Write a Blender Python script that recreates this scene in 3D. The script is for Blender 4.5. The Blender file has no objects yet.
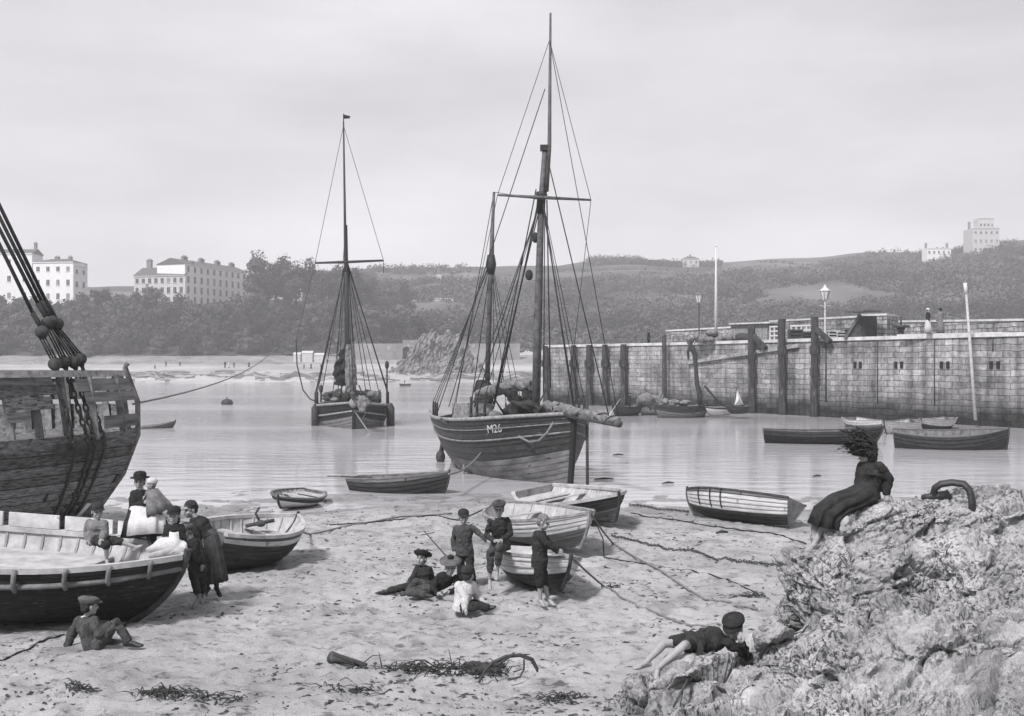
import bpy, math, random
import numpy as np
from mathutils import Vector as V, Matrix, noise as mnoise
random.seed(7); rng = np.random.default_rng(7)
SC = bpy.context.scene
COL = SC.collection
# ------------------------------------------------------------------ camera, light, exposure
F, HZ, CH = 1100.0, 365.0, 4.1
cam = bpy.data.cameras.new('camera'); camo = bpy.data.objects.new('camera', cam); COL.objects.link(camo)
camo.location = (0, 0, CH); camo.rotation_euler = (math.radians(90), 0, 0)
cam.sensor_width = 36; cam.lens = 36*F/1024; cam.shift_y = (HZ-358)/1024
cam.clip_start = .1; cam.clip_end = 5000
SC.camera = camo
SUN_EL, SUN_AZ = 48, 215          # azimuth clockwise from +Y (view direction): light from behind left
w = bpy.data.worlds.new('World'); SC.world = w; w.use_nodes = True
nt = w.node_tree; nt.nodes.clear()
def N(nt, typ, **kw):
    n = nt.nodes.new(typ)
    for k, v in kw.items(): setattr(n, k, v)
    return n
def L(nt, a, b): nt.links.new(a, b)
out = N(nt, 'ShaderNodeOutputWorld'); bg = N(nt, 'ShaderNodeBackground'); L(nt, bg.outputs[0], out.inputs[0])
sky = N(nt, 'ShaderNodeTexSky', sky_type='NISHITA', sun_disc=False)
sky.sun_elevation = math.radians(SUN_EL); sky.sun_rotation = math.radians(SUN_AZ); sky.air_density = 1.0; sky.dust_density = 4.0
bw = N(nt, 'ShaderNodeRGBToBW'); L(nt, sky.outputs[0], bw.inputs[0])
tc = N(nt, 'ShaderNodeTexCoord')
mp = N(nt, 'ShaderNodeMapping'); mp.inputs['Scale'].default_value = (1.6, 1.0, 5.5); L(nt, tc.outputs['Generated'], mp.inputs[0])
ns = N(nt, 'ShaderNodeTexNoise'); ns.inputs['Scale'].default_value = 1.7; ns.inputs['Detail'].default_value = 5; ns.inputs['Roughness'].default_value = .5
L(nt, mp.outputs[0], ns.inputs['Vector'])
cr = N(nt, 'ShaderNodeMapRange'); cr.inputs[1].default_value = .3; cr.inputs[2].default_value = .75
cr.inputs[3].default_value = 3.25; cr.inputs[4].default_value = 4.95; L(nt, ns.outputs[0], cr.inputs[0])   # cloud deck
mx = N(nt, 'ShaderNodeMix', data_type='FLOAT'); mx.inputs[0].default_value = .95
L(nt, bw.outputs[0], mx.inputs[2]); L(nt, cr.outputs[0], mx.inputs[3])
tint = N(nt, 'ShaderNodeMix', data_type='RGBA', blend_type='MULTIPLY'); tint.inputs[0].default_value = 1
L(nt, mx.outputs[0], tint.inputs[6]); tint.inputs[7].default_value = (1.0, .975, 1.03, 1)
L(nt, tint.outputs[2], bg.inputs[0]); bg.inputs[1].default_value = .126
sl = bpy.data.lights.new('sun', 'SUN'); sl.energy = 3.5; sl.angle = math.radians(9); sl.color = (1, .975, 1.0)
so = bpy.data.objects.new('sun', sl); COL.objects.link(so)
_a, _e = math.radians(SUN_AZ), math.radians(SUN_EL)
_d = V((math.sin(_a)*math.cos(_e), math.cos(_a)*math.cos(_e), math.sin(_e)))
so.rotation_euler = _d.to_track_quat('Z', 'Y').to_euler(); so.location = (0, 0, 60)
SC.view_settings.view_transform = 'Standard'; SC.view_settings.look = 'None'; SC.view_settings.gamma = 1
SC.view_settings.exposure = 0.52
SC.render.engine = 'CYCLES'
try:
    SC.cycles.volume_bounces = 1; SC.cycles.max_bounces = 8; SC.cycles.volume_step_rate = 4
except Exception: pass

# ------------------------------------------------------------------ points from the survey of the place
SS, SY = .018, 33.4
def zsand(x, y): return SS*(SY-y)
def P(px, py, d): return V(((px-512)*d/F, d, CH-(py-HZ)*d/F))
def zy(py, d): return CH-(py-HZ)*d/F
def G(px, py):
    Y = (CH-SS*SY)/((py-HZ)/F-SS); return V(((px-512)*Y/F, Y, zsand(0, Y)))
def Wp(px, py):
    Y = CH*F/(py-HZ); return V(((px-512)*Y/F, Y, 0))

# ------------------------------------------------------------------ numpy noise
def _h(ix, iy, iz, seed):
    n = (ix*374761393 + iy*668265263 + iz*2147483647 + seed*1274126177) & 0xffffffff
    n = ((n ^ (n >> 13))*1274126177) & 0xffffffff
    n = ((n ^ (n >> 16))*2246822519) & 0xffffffff
    return ((n ^ (n >> 15)) & 0xffff)/32767.5-1
def vn(x, y, z=None, seed=0):
    x = np.asarray(x, float); y = np.asarray(y, float); z = np.zeros_like(x) if z is None else np.asarray(z, float)
    i, j, k = np.floor(x).astype(np.int64), np.floor(y).astype(np.int64), np.floor(z).astype(np.int64)
    f, g, h = x-i, y-j, z-k
    f = f*f*f*(f*(f*6-15)+10); g = g*g*g*(g*(g*6-15)+10); h = h*h*h*(h*(h*6-15)+10)
    r = 0
    for a in (0, 1):
        for b in (0, 1):
            for c in (0, 1):
                r = r + _h(i+a, j+b, k+c, seed)*(f if a else 1-f)*(g if b else 1-g)*(h if c else 1-h)
    return r
def fbm(x, y, z=None, o=4, seed=0, lac=2.03, gain=.5):
    r = 0; a = 1; s = 1; z = np.zeros_like(np.asarray(x, float)) if z is None else z
    for q in range(o):
        r = r+a*vn(x*s+17*q, y*s-9*q, z*s+5*q, seed+q); a *= gain; s *= lac
    return r

# ------------------------------------------------------------------ materials (all grey: the photograph is monochrome)
MATS = {}
def mat(name, v, rough=.85, var=.35, scale=4, bump=.0, bscale=40, coord='Object', stretch=(1, 1, 1), spec=.25, detail=6,
        v2=None, lo=.35, hi=.65, speck=None):
    """base colour = noise ramp between v*(1-var) and v*(1+var) (or v and v2)"""
    m = bpy.data.materials.new(name); m.use_nodes = True; nt = m.node_tree; b = nt.nodes['Principled BSDF']
    b.inputs['Roughness'].default_value = rough; b.inputs['Specular IOR Level'].default_value = spec
    tc = N(nt, 'ShaderNodeTexCoord'); mp = N(nt, 'ShaderNodeMapping'); mp.inputs['Scale'].default_value = stretch
    L(nt, tc.outputs[coord], mp.inputs[0])
    n = N(nt, 'ShaderNodeTexNoise'); n.inputs['Scale'].default_value = scale; n.inputs['Detail'].default_value = detail
    n.inputs['Roughness'].default_value = .62; L(nt, mp.outputs[0], n.inputs['Vector'])
    r = N(nt, 'ShaderNodeValToRGB'); L(nt, n.outputs[0], r.inputs[0])
    a, c = (v*(1-var), v*(1+var)) if v2 is None else (v, v2)
    r.color_ramp.elements[0].position = lo; r.color_ramp.elements[1].position = hi
    r.color_ramp.elements[0].color = (a, a, a, 1); r.color_ramp.elements[1].color = (c, c, c, 1)
    colo = r.outputs[0]
    if speck:                              # dark (or light) flecks: (scale, threshold, value)
        n3 = N(nt, 'ShaderNodeTexNoise'); n3.inputs['Scale'].default_value = speck[0]; n3.inputs['Detail'].default_value = 4
        L(nt, mp.outputs[0], n3.inputs['Vector'])
        q = N(nt, 'ShaderNodeMapRange'); q.inputs[1].default_value = speck[1]; q.inputs[2].default_value = speck[1]+.06
        L(nt, n3.outputs[0], q.inputs[0])
        mm = N(nt, 'ShaderNodeMix', data_type='RGBA'); L(nt, q.outputs[0], mm.inputs[0]); L(nt, colo, mm.inputs[6])
        s = speck[2]; mm.inputs[7].default_value = (s, s, s, 1); colo = mm.outputs[2]
    L(nt, colo, b.inputs['Base Color'])
    if bump:
        n2 = N(nt, 'ShaderNodeTexNoise'); n2.inputs['Scale'].default_value = bscale; n2.inputs['Detail'].default_value = 6
        L(nt, mp.outputs[0], n2.inputs['Vector'])
        bp = N(nt, 'ShaderNodeBump'); bp.inputs['Strength'].default_value = bump; bp.inputs['Distance'].default_value = .03
        L(nt, n2.outputs[0], bp.inputs['Height']); L(nt, bp.outputs[0], b.inputs['Normal'])
    MATS[name] = m; return m
M = MATS
mat('black_hull', .017, .7, .5, 5, .25, 30, 'UV', (.6, .6, 1), .22, speck=(9, .62, .11))
mat('dark_hull', .032, .75, .5, 5, .3, 30, 'UV', (.5, .7, 1), .3, speck=(7, .66, .12))
mat('grey_hull', .12, .8, .45, 4, .3, 30, 'UV', (.5, .8, 1))
mat('pale_hull', .15, .8, .4, 4, .3, 30, 'UV', (.5, .7, 1), speck=(5, .64, .08))
mat('worn_hull', .125, .9, .6, 7, .7, 24, 'UV', (.9, .75, 1), speck=(9, .60, .02))
mat('ketch_bottom', .14, .85, .45, 2.5, .3, 20, 'UV', (.5, .25, 1), speck=(5, .62, .05))
mat('ketch_topside', .03, .6, .5, 5, .3, 24, 'UV', (.6, .6, 1), .35, speck=(8, .64, .13))
mat('white_paint', .50, .6, .25, 4, .2, 30, 'UV', (.5, .8, 1), speck=(7, .61, .15))
mat('interior_pale', .36, .75, .25, 4, .2, 30, 'Object', (1, 1, 1), speck=(6, .68, .14))
mat('interior_mid', .15, .8, .4, 4, .2, 30)
mat('white_wood', .5, .65, .25, 3, .25, 25, speck=(6, .66, .16))
mat('weathered', .12, .9, .55, 4, .5, 22, speck=(5, .64, .03))
mat('bare_wood', .22, .8, .4, 6, .3, 30, 'Object', (1, 1, 1))
mat('dark_wood', .045, .8, .5, 6, .4, 30)
mat('spar', .085, .6, .4, 5, .1, 40)
mat('dark_spar', .035, .6, .4, 5, .1, 40)
mat('pale_spar', .36, .7, .2, 5, .1, 40)
mat('timber', .04, .9, .6, 3, .6, 14, 'Object', (1.5, 1.5, .35), v2=None, speck=(3, .64, .14))
mat('rope', .17, .95, .35, 20, .4, 60)
mat('dark_rope', .028, .9, .4, 20, .3, 60)
mat('iron', .022, .55, .5, 12, .3, 50, spec=.5)
mat('canvas', .15, .95, .35, 5, .4, 20)
mat('dark_canvas', .028, .95, .5, 5, .4, 20)
mat('white_sail', .62, .9, .12, 4, .1, 20)
mat('skin', .27, .6, .12, 14, .05, 60, spec=.35)
mat('shaded_skin', .17, .65, .25, 14, .05, 60, spec=.3)  # darker skin: the shade on a face is put into the colour
mat('eye', .012, .3, .2)
mat('lip', .12, .5, .2)
mat('hair_dark', .018, .6, .5, 30, .6, 60, spec=.4)
mat('hair_fair', .17, .7, .4, 40, .6, 60)
mat('cloth_black', .018, .95, .35, 9, .5, 60)
mat('cloth_dark', .026, .95, .4, 9, .5, 60)
mat('cloth_charcoal', .055, .95, .4, 9, .5, 60)
mat('cloth_mid', .10, .95, .35, 9, .5, 60)
mat('cloth_grey', .15, .95, .3, 12, .5, 60)
mat('cloth_jumper', .46, .95, .12, 16, .3, 70)
mat('cloth_white', .50, .9, .12, 8, .3, 50)
mat('boot', .014, .5, .4, 10, .2, 50, spec=.4)
mat('render_white', .66, .9, .12, 2, .1, 10)
mat('render_grey', .42, .9, .2, 2, .1, 10)
mat('slate', .085, .8, .3, 6, .2, 30)
mat('glass_dark', .025, .3, .3, 3)
mat('brick_dark', .16, .9, .3, 5, .2, 20)
mat('stone_wall', .25, .95, .4, 2.2, .6, 9, speck=(3.5, .64, .07))
mat('leaf', .040, .9, .6, .5, 0, spec=.1, lo=.3, hi=.7)
mat('leaf_far', .058, .9, .6, .022, 0, spec=.1, lo=.38, hi=.64, coord='Object')
_nt = M['leaf_far'].node_tree; _b = _nt.nodes['Principled BSDF']; _s = _b.inputs['Base Color'].links[0].from_socket
_tc = N(_nt, 'ShaderNodeTexCoord'); _vo = N(_nt, 'ShaderNodeTexVoronoi'); _vo.inputs['Scale'].default_value = .15; L(_nt, _tc.outputs['Object'], _vo.inputs['Vector'])
_bw = N(_nt, 'ShaderNodeRGBToBW'); L(_nt, _vo.outputs['Color'], _bw.inputs[0]); _mr = N(_nt, 'ShaderNodeMapRange'); _mr.inputs[1].default_value = .2; _mr.inputs[2].default_value = .8; _mr.inputs[3].default_value = .62; _mr.inputs[4].default_value = 1.5; L(_nt, _bw.outputs[0], _mr.inputs[0])
_cc = N(_nt, 'ShaderNodeCombineColor')
for _i in range(3): L(_nt, _mr.outputs[0], _cc.inputs[_i])
_mm = N(_nt, 'ShaderNodeMix', data_type='RGBA', blend_type='MULTIPLY'); _mm.inputs[0].default_value = 1; L(_nt, _s, _mm.inputs[6]); L(_nt, _cc.outputs[0], _mm.inputs[7]); L(_nt, _mm.outputs[2], _b.inputs['Base Color'])
_m = M['leaf']; _nt = _m.node_tree; _b = _nt.nodes['Principled BSDF']; _s = _b.inputs['Base Color'].links[0].from_socket     # each tree its own shade of leaf
_oi = N(_nt, 'ShaderNodeObjectInfo'); _mr = N(_nt, 'ShaderNodeMapRange'); _mr.inputs[3].default_value = .45; _mr.inputs[4].default_value = 2.1; L(_nt, _oi.outputs['Random'], _mr.inputs[0])
_cc = N(_nt, 'ShaderNodeCombineColor')
for _i in range(3): L(_nt, _mr.outputs[0], _cc.inputs[_i])
_mm = N(_nt, 'ShaderNodeMix', data_type='RGBA', blend_type='MULTIPLY'); _mm.inputs[0].default_value = 1; L(_nt, _s, _mm.inputs[6]); L(_nt, _cc.outputs[0], _mm.inputs[7]); L(_nt, _mm.outputs[2], _b.inputs['Base Color'])
mat('bark', .05, .95, .4, 3, .4, 20)
mat('weed', .028, .6, .6, 30, .5, 60, spec=.4)
mat('cliff', .15, .95, .5, .5, .5, 2, stretch=(1.6, 1, .5), speck=(.9, .6, .05))
mat('brass_glass', .5, .2, .1)

def seams(name, dark, plank=5.0, tone=.35, wide=.10):
    m = M[name]; nt = m.node_tree; b = nt.nodes['Principled BSDF']; src = b.inputs['Base Color'].links[0].from_socket
    tc = N(nt, 'ShaderNodeTexCoord'); sp = N(nt, 'ShaderNodeSeparateXYZ'); L(nt, tc.outputs['UV'], sp.inputs[0])
    def mt(op, x, y=None, z=None):
        q = N(nt, 'ShaderNodeMath', operation=op)
        for i, s in enumerate((x, y, z)):
            if s is None: continue
            if isinstance(s, (int, float)): q.inputs[i].default_value = s
            else: L(nt, s, q.inputs[i])
        return q.outputs[0]
    row = mt('FLOOR', sp.outputs[1]); fr = mt('FRACT', sp.outputs[1])
    wn = N(nt, 'ShaderNodeTexWhiteNoise', noise_dimensions='1D'); L(nt, row, wn.inputs['W'])
    col = mt('ADD', mt('DIVIDE', sp.outputs[0], plank), mt('MULTIPLY', wn.outputs[0], 7.3)); cf = mt('FRACT', col)
    wn2 = N(nt, 'ShaderNodeTexWhiteNoise', noise_dimensions='2D'); cb = N(nt, 'ShaderNodeCombineXYZ'); L(nt, mt('FLOOR', col), cb.inputs[0]); L(nt, row, cb.inputs[1]); L(nt, cb.outputs[0], wn2.inputs['Vector'])
    tn = mt('MULTIPLY_ADD', wn2.outputs[0], 2*tone, 1-tone)
    s1 = mt('MULTIPLY', mt('LESS_THAN', fr, wide), mt('GREATER_THAN', fr, .0005)); s2 = mt('LESS_THAN', cf, .012)
    sm = mt('MAXIMUM', s1, s2); k = mt('MULTIPLY', tn, mt('MULTIPLY_ADD', sm, dark-1, 1))
    cc = N(nt, 'ShaderNodeCombineColor')
    for i in range(3): L(nt, k, cc.inputs[i])
    mm = N(nt, 'ShaderNodeMix', data_type='RGBA', blend_type='MULTIPLY'); mm.inputs[0].default_value = 1; L(nt, src, mm.inputs[6]); L(nt, cc.outputs[0], mm.inputs[7]); L(nt, mm.outputs[2], b.inputs['Base Color'])
for _n, _d, _t in (('black_hull', .45, .3), ('dark_hull', .4, .35), ('grey_hull', .4, .25), ('pale_hull', .6, .10), ('worn_hull', .25, .42), ('white_paint', .55, .08), ('ketch_bottom', .93, .03), ('ketch_topside', .6, .15)): seams(_n, _d, 5, _t)
# ------------------------------------------------------------------ mesh building
class MB:
    def __init__(s): s.v = []; s.f = []; s.m = []; s.s = []; s.uv = {}
    def add(s, vs, fs, m=0, smooth=False, uv=None):
        o = len(s.v); s.v.extend([tuple(p) for p in vs])
        for f in fs: s.f.append(tuple(i+o for i in f)); s.m.append(m); s.s.append(smooth)
        if uv:
            for i, q in enumerate(uv): s.uv[o+i] = q
        return o
    def box(s, c, sz, R=None, m=0):
        c = V(c); hx, hy, hz = sz[0]/2, sz[1]/2, sz[2]/2
        vs = [V((x, y, z)) for x in (-hx, hx) for y in (-hy, hy) for z in (-hz, hz)]
        if R is not None: vs = [R @ p for p in vs]
        s.add([p+c for p in vs], [(0, 1, 3, 2), (4, 6, 7, 5), (0, 4, 5, 1), (2, 3, 7, 6), (0, 2, 6, 4), (1, 5, 7, 3)], m)
    def beam(s, a, b, w, h, up=(0, 0, 1), m=0):
        a, b = V(a), V(b); x = (b-a); l = x.length; x.normalize(); y = V(up).cross(x)
        if y.length < 1e-4: y = V((1, 0, 0)).cross(x)
        y.normalize(); z = x.cross(y)
        s.box((a+b)/2, (l, w, h), Matrix((x, y, z)).transposed(), m)
    def loft(s, rings, closed=True, cap=True, m=0, smooth=True, uv=None):
        n = len(rings[0]); vs = [p for r in rings for p in r]; fs = []
        for i in range(len(rings)-1):
            for j in range(n if closed else n-1):
                k = (j+1) % n; fs.append((i*n+j, i*n+k, (i+1)*n+k, (i+1)*n+j))
        if cap and closed:
            fs.append(tuple(range(n-1, -1, -1))); fs.append(tuple((len(rings)-1)*n+j for j in range(n)))
        s.add(vs, fs, m, smooth, uv)
    def tube(s, pts, r, n=8, m=0, cap=True, smooth=True, flat=1.0):
        pts = [V(p) for p in pts]; k = len(pts)
        if not isinstance(r, (list, tuple)): r = [r]*k
        rings = []; prev = None
        for i, p in enumerate(pts):
            t = (pts[min(i+1, k-1)]-pts[max(i-1, 0)])
            if t.length < 1e-9: t = V((0, 0, 1))
            t.normalize()
            if prev is None:
                a = V((0, 0, 1)) if abs(t.z) < .9 else V((1, 0, 0)); u = a.cross(t).normalized()
            else:
                u = prev-t*prev.dot(t)
                u = u.normalized() if u.length > 1e-6 else V((1, 0, 0))
            prev = u; q = t.cross(u)
            rings.append([p+(u*math.cos(2*math.pi*j/n)+q*math.sin(2*math.pi*j/n)*flat)*r[i] for j in range(n)])
        s.loft(rings, True, cap, m, smooth)
    def ell(s, c, r, R=None, nu=12, nv=8, m=0, fn=None):
        c = V(c); vs = []; fs = []
        for i in range(nv+1):
            th = math.pi*i/nv
            for j in range(nu):
                ph = 2*math.pi*j/nu; q = V((math.sin(th)*math.cos(ph), math.sin(th)*math.sin(ph), math.cos(th)))
                k = fn(q) if fn else 1
                p = V((q.x*r[0]*k, q.y*r[1]*k, q.z*r[2]*k))
                if R is not None: p = R @ p
                vs.append(p+c)
        for i in range(nv):
            for j in range(nu):
                k = (j+1) % nu; fs.append((i*nu+j, (i+1)*nu+j, (i+1)*nu+k, i*nu+k))
        s.add(vs, fs, m, True)
    def chain(s, pts, rad, n=12):
        """tapered limb with rounded joints, meant for a voxel union"""
        s.tube(pts, list(rad), n)
        for p, r in zip(pts, rad): s.ell(p, (r, r, r), None, n, 8)
    def mesh(s, name, off=None):
        me = bpy.data.meshes.new(name)
        vs = np.array(s.v, float)
        if off is not None: vs = vs-np.array(off)
        me.from_pydata(vs.tolist(), [], s.f); 
        me.polygons.foreach_set('material_index', s.m); me.polygons.foreach_set('use_smooth', s.s)
        if s.uv:
            ul = me.uv_layers.new(name='UVMap'); li = np.zeros(len(me.loops), np.int32); me.loops.foreach_get('vertex_index', li)
            tab = np.zeros((len(vs), 2))
            for i, q in s.uv.items(): tab[i] = q
            ul.data.foreach_set('uv', tab[li].ravel())
        me.update(); return me
def _ms(o, ms):
    for m in (ms if isinstance(ms, (list, tuple)) else [ms]): o.data.materials.append(M[m] if isinstance(m, str) else m)
def tag(o, label=None, cat=None, group=None, kind=None):
    if label: o['label'] = label
    if cat: o['category'] = cat
    if group: o['group'] = group
    if kind: o['kind'] = kind
    return o
def thing(name, label, cat, loc=(0, 0, 0), group=None):
    o = bpy.data.objects.new(name, None); COL.objects.link(o); o.location = V(loc); o.empty_display_size = .2
    return tag(o, label, cat, group)
def root_of(p):
    off = V((0, 0, 0))
    while p is not None: off = off+p.location; p = p.parent
    return off
def part(name, mb, ms, parent, local=False):
    """mesh given in world axes and world position (local=True: relative to the parent)"""
    me = mb.mesh(name, None if local else root_of(parent)); o = bpy.data.objects.new(name, me); COL.objects.link(o)
    _ms(o, ms)
    if parent is not None: o.parent = parent
    return o
def solo(name, mb, ms, label, cat, loc=None, group=None, kind=None):
    """a thing that is one mesh, with its origin at its base"""
    if loc is None:
        a = np.array(mb.v); loc = V((a[:, 0].mean(), a[:, 1].mean(), a[:, 2].min()))
    o = bpy.data.objects.new(name, mb.mesh(name, loc)); COL.objects.link(o); o.location = loc; _ms(o, ms)
    return tag(o, label, cat, group, kind)
def np_obj(name, v, f, ms, loc=(0, 0, 0), smooth=False, uv=None):
    """big meshes straight from arrays (quads or tris)"""
    v = np.asarray(v, np.float32); f = np.asarray(f, np.int32); k = f.shape[1]
    me = bpy.data.meshes.new(name); me.vertices.add(len(v)); me.vertices.foreach_set('co', v.ravel())
    me.loops.add(f.size); me.loops.foreach_set('vertex_index', f.ravel())
    me.polygons.add(len(f)); me.polygons.foreach_set('loop_start', np.arange(0, f.size, k, dtype=np.int32))
    me.polygons.foreach_set('loop_total', np.full(len(f), k, np.int32))
    me.polygons.foreach_set('use_smooth', np.full(len(f), smooth))
    me.update(calc_edges=True)
    if uv is not None:
        ul = me.uv_layers.new(name='UVMap'); ul.data.foreach_set('uv', np.asarray(uv, np.float32)[f.ravel()].ravel())
    o = bpy.data.objects.new(name, me); COL.objects.link(o); o.location = loc; _ms(o, ms); return o
def gridf(nr, nc):
    i, j = np.meshgrid(np.arange(nr-1), np.arange(nc-1), indexing='ij'); a = (i*nc+j).ravel()
    return np.stack([a, a+1, a+nc+1, a+nc], 1)
def sag(a, b, drop, n=12, wob=0):
    a, b = V(a), V(b); r = []
    for i in range(n+1):
        t = i/n; p = a.lerp(b, t); p.z -= drop*4*t*(1-t)
        if wob and 0 < i < n: p += V((random.uniform(-wob, wob), random.uniform(-wob, wob), 0))
        r.append(p)
    return r
def remesh(mb, name, voxel, off, smooth=2, wr=0.0, wf=9.0, seed=0):
    """voxel union of everything in mb -> one continuous surface"""
    me = mb.mesh(name, off); o = bpy.data.objects.new(name, me); COL.objects.link(o)
    md = o.modifiers.new('r', 'REMESH'); md.mode = 'VOXEL'; md.voxel_size = voxel
    if smooth:
        m2 = o.modifiers.new('s', 'SMOOTH'); m2.factor = .5; m2.iterations = smooth
    dg = bpy.context.evaluated_depsgraph_get(); dg.update()
    new = bpy.data.meshes.new_from_object(o.evaluated_get(dg)); o.modifiers.clear(); o.data = new; bpy.data.meshes.remove(me)
    new.name = name
    n = len(new.vertices); co = np.zeros(n*3, np.float32); new.vertices.foreach_get('co', co); co = co.reshape(-1, 3)
    if wr:
        nn = np.zeros(n*3, np.float32); new.vertex_normals.foreach_get('vector', nn); nn = nn.reshape(-1, 3)
        q = 1-np.abs(fbm(co[:, 0]*wf+seed, co[:, 1]*wf, co[:, 2]*wf*.8, 3, seed))      # creased folds
        co = co+nn*((q-.6)*wr*2)[:, None]; new.vertices.foreach_set('co', co.ravel())
    new.polygons.foreach_set('use_smooth', np.full(len(new.polygons), True)); new.update()
    return o, co
# ------------------------------------------------------------------ setting: sand, water, far shore, hills
def sand_mat():
    m = bpy.data.materials.new('sand'); m.use_nodes = True; nt = m.node_tree; b = nt.nodes['Principled BSDF']; M['sand'] = m
    g = N(nt, 'ShaderNodeNewGeometry'); sp = N(nt, 'ShaderNodeSeparateXYZ'); L(nt, g.outputs['Position'], sp.inputs[0])
    def noise(sc, de, st=(1, 1, 1), ro=.6):
        mp = N(nt, 'ShaderNodeMapping'); mp.inputs['Scale'].default_value = st; L(nt, g.outputs['Position'], mp.inputs[0])
        n = N(nt, 'ShaderNodeTexNoise'); n.inputs['Scale'].default_value = sc; n.inputs['Detail'].default_value = de; n.inputs['Roughness'].default_value = ro
        L(nt, mp.outputs[0], n.inputs[0]); return n.outputs[0]
    def rng_(x, a, b_, c, d):
        q = N(nt, 'ShaderNodeMapRange'); q.inputs[1].default_value = a; q.inputs[2].default_value = b_; q.inputs[3].default_value = c; q.inputs[4].default_value = d
        L(nt, x, q.inputs[0]); return q.outputs[0]
    def mul(a, b_):
        q = N(nt, 'ShaderNodeMath', operation='MULTIPLY'); L(nt, a, q.inputs[0]); L(nt, b_, q.inputs[1]); return q.outputs[0]
    base = rng_(noise(.35, 5), .3, .7, .27, .41)
    grain = rng_(noise(60, 4), .3, .7, .82, 1.12)
    damp = rng_(noise(1.6, 6, (1, .8, 1), .65), .51, .64, 1, .66)           # damp patches
    fleck = rng_(noise(5.5, 6, (.8, 1.2, 1), .72), .55, .63, 1, .38)         # weed crumbs, and footprint shade painted into the colour
    fl2 = rng_(noise(19, 5, (1, 1.0, 1), .7), .62, .68, 1, .5)
    wet = rng_(sp.outputs[2], .0, .10, .62, 1)                              # wet edge of the sea
    c = mul(mul(mul(mul(mul(base, grain), damp), fleck), fl2), wet)
    cc = N(nt, 'ShaderNodeCombineColor'); 
    for i in range(3): L(nt, c, cc.inputs[i])
    L(nt, cc.outputs[0], b.inputs['Base Color'])
    L(nt, rng_(sp.outputs[2], 0, .07, .25, .95), b.inputs['Roughness']); b.inputs['Specular IOR Level'].default_value = .3
    bp = N(nt, 'ShaderNodeBump'); bp.inputs['Strength'].default_value = .8; bp.inputs['Distance'].default_value = .04
    L(nt, noise(14, 8, (1, 1, 1), .7), bp.inputs['Height']); L(nt, bp.outputs[0], b.inputs['Normal'])
sand_mat()
xs = np.concatenate([np.linspace(-120, -14, 30)[:-1], np.arange(-14, 12, .065), np.linspace(12, 140, 30)[1:]])
ys = np.concatenate([np.linspace(-30, 10, 16)[:-1], np.arange(10, 37, .065), np.linspace(37, 300, 40)[1:]])
Y_, X_ = np.meshgrid(ys, xs, indexing='ij')
Zs = np.maximum(SS*(SY-Y_), -3.2)
fine = np.clip((40-Y_)/6, 0, 1)
Zs = Zs+fine*(.055*fbm(X_*.35, Y_*.35, None, 3, 3)+.022*fbm(X_*1.3, Y_*1.3, None, 3, 8))
foot = fbm(X_*3.4, Y_*3.2, None, 3, 21)
Zs = Zs+fine*np.clip(Zs*6, .25, 1)*(.05*foot-.13*np.clip(foot-.36, 0, 1)+.012*vn(X_*7.5, Y_*6.5, None, 44))
sand = np_obj('beach_sand', np.stack([X_, Y_, Zs], -1).reshape(-1, 3), gridf(len(ys), len(xs)), 'sand', smooth=True); tag(sand, kind='structure')
_xs, _ys, _zs = xs, ys, Zs
def sandz(x, y):
    i = min(max(np.searchsorted(_ys, y)-1, 0), len(_ys)-2); j = min(max(np.searchsorted(_xs, x)-1, 0), len(_xs)-2)
    return float(_zs[i:i+2, j:j+2].mean())

def water_mat():
    m = bpy.data.materials.new('sea_water'); m.use_nodes = True; nt = m.node_tree; b = nt.nodes['Principled BSDF']; M['water'] = m
    b.inputs['Base Color'].default_value = (.43, .426, .436, 1); b.inputs['Roughness'].default_value = .07; b.inputs['IOR'].default_value = 1.33
    g = N(nt, 'ShaderNodeNewGeometry')
    def noise(sc, de, st):
        mp = N(nt, 'ShaderNodeMapping'); mp.inputs['Scale'].default_value = st; L(nt, g.outputs['Position'], mp.inputs[0])
        n = N(nt, 'ShaderNodeTexNoise'); n.inputs['Scale'].default_value = sc; n.inputs['Detail'].default_value = de; L(nt, mp.outputs[0], n.inputs[0]); return n.outputs[0]
    a = N(nt, 'ShaderNodeBump'); a.inputs['Strength'].default_value = .24; a.inputs['Distance'].default_value = .12; L(nt, noise(1.1, 4, (.45, 1, 1)), a.inputs['Height'])
    c = N(nt, 'ShaderNodeBump'); c.inputs['Strength'].default_value = .16; c.inputs['Distance'].default_value = .03
    L(nt, noise(4.5, 4, (.5, 1, 1)), c.inputs['Height']); L(nt, a.outputs[0], c.inputs['Normal']); L(nt, c.outputs[0], b.inputs['Normal'])
    q = N(nt, 'ShaderNodeMapRange'); q.inputs[1].default_value = .42; q.inputs[2].default_value = .62; q.inputs[3].default_value = .05; q.inputs[4].default_value = .15
    L(nt, noise(.05, 4, (.35, 1.3, 1)), q.inputs[0]); L(nt, q.outputs[0], b.inputs['Roughness'])      # cat's-paws
water_mat()
wv = [(-850, 24, 0), (850, 24, 0), (850, 300, 0), (-850, 300, 0)]
tag(np_obj('sea_water', wv, [(0, 1, 2, 3)], 'water'), kind='structure')

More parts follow.
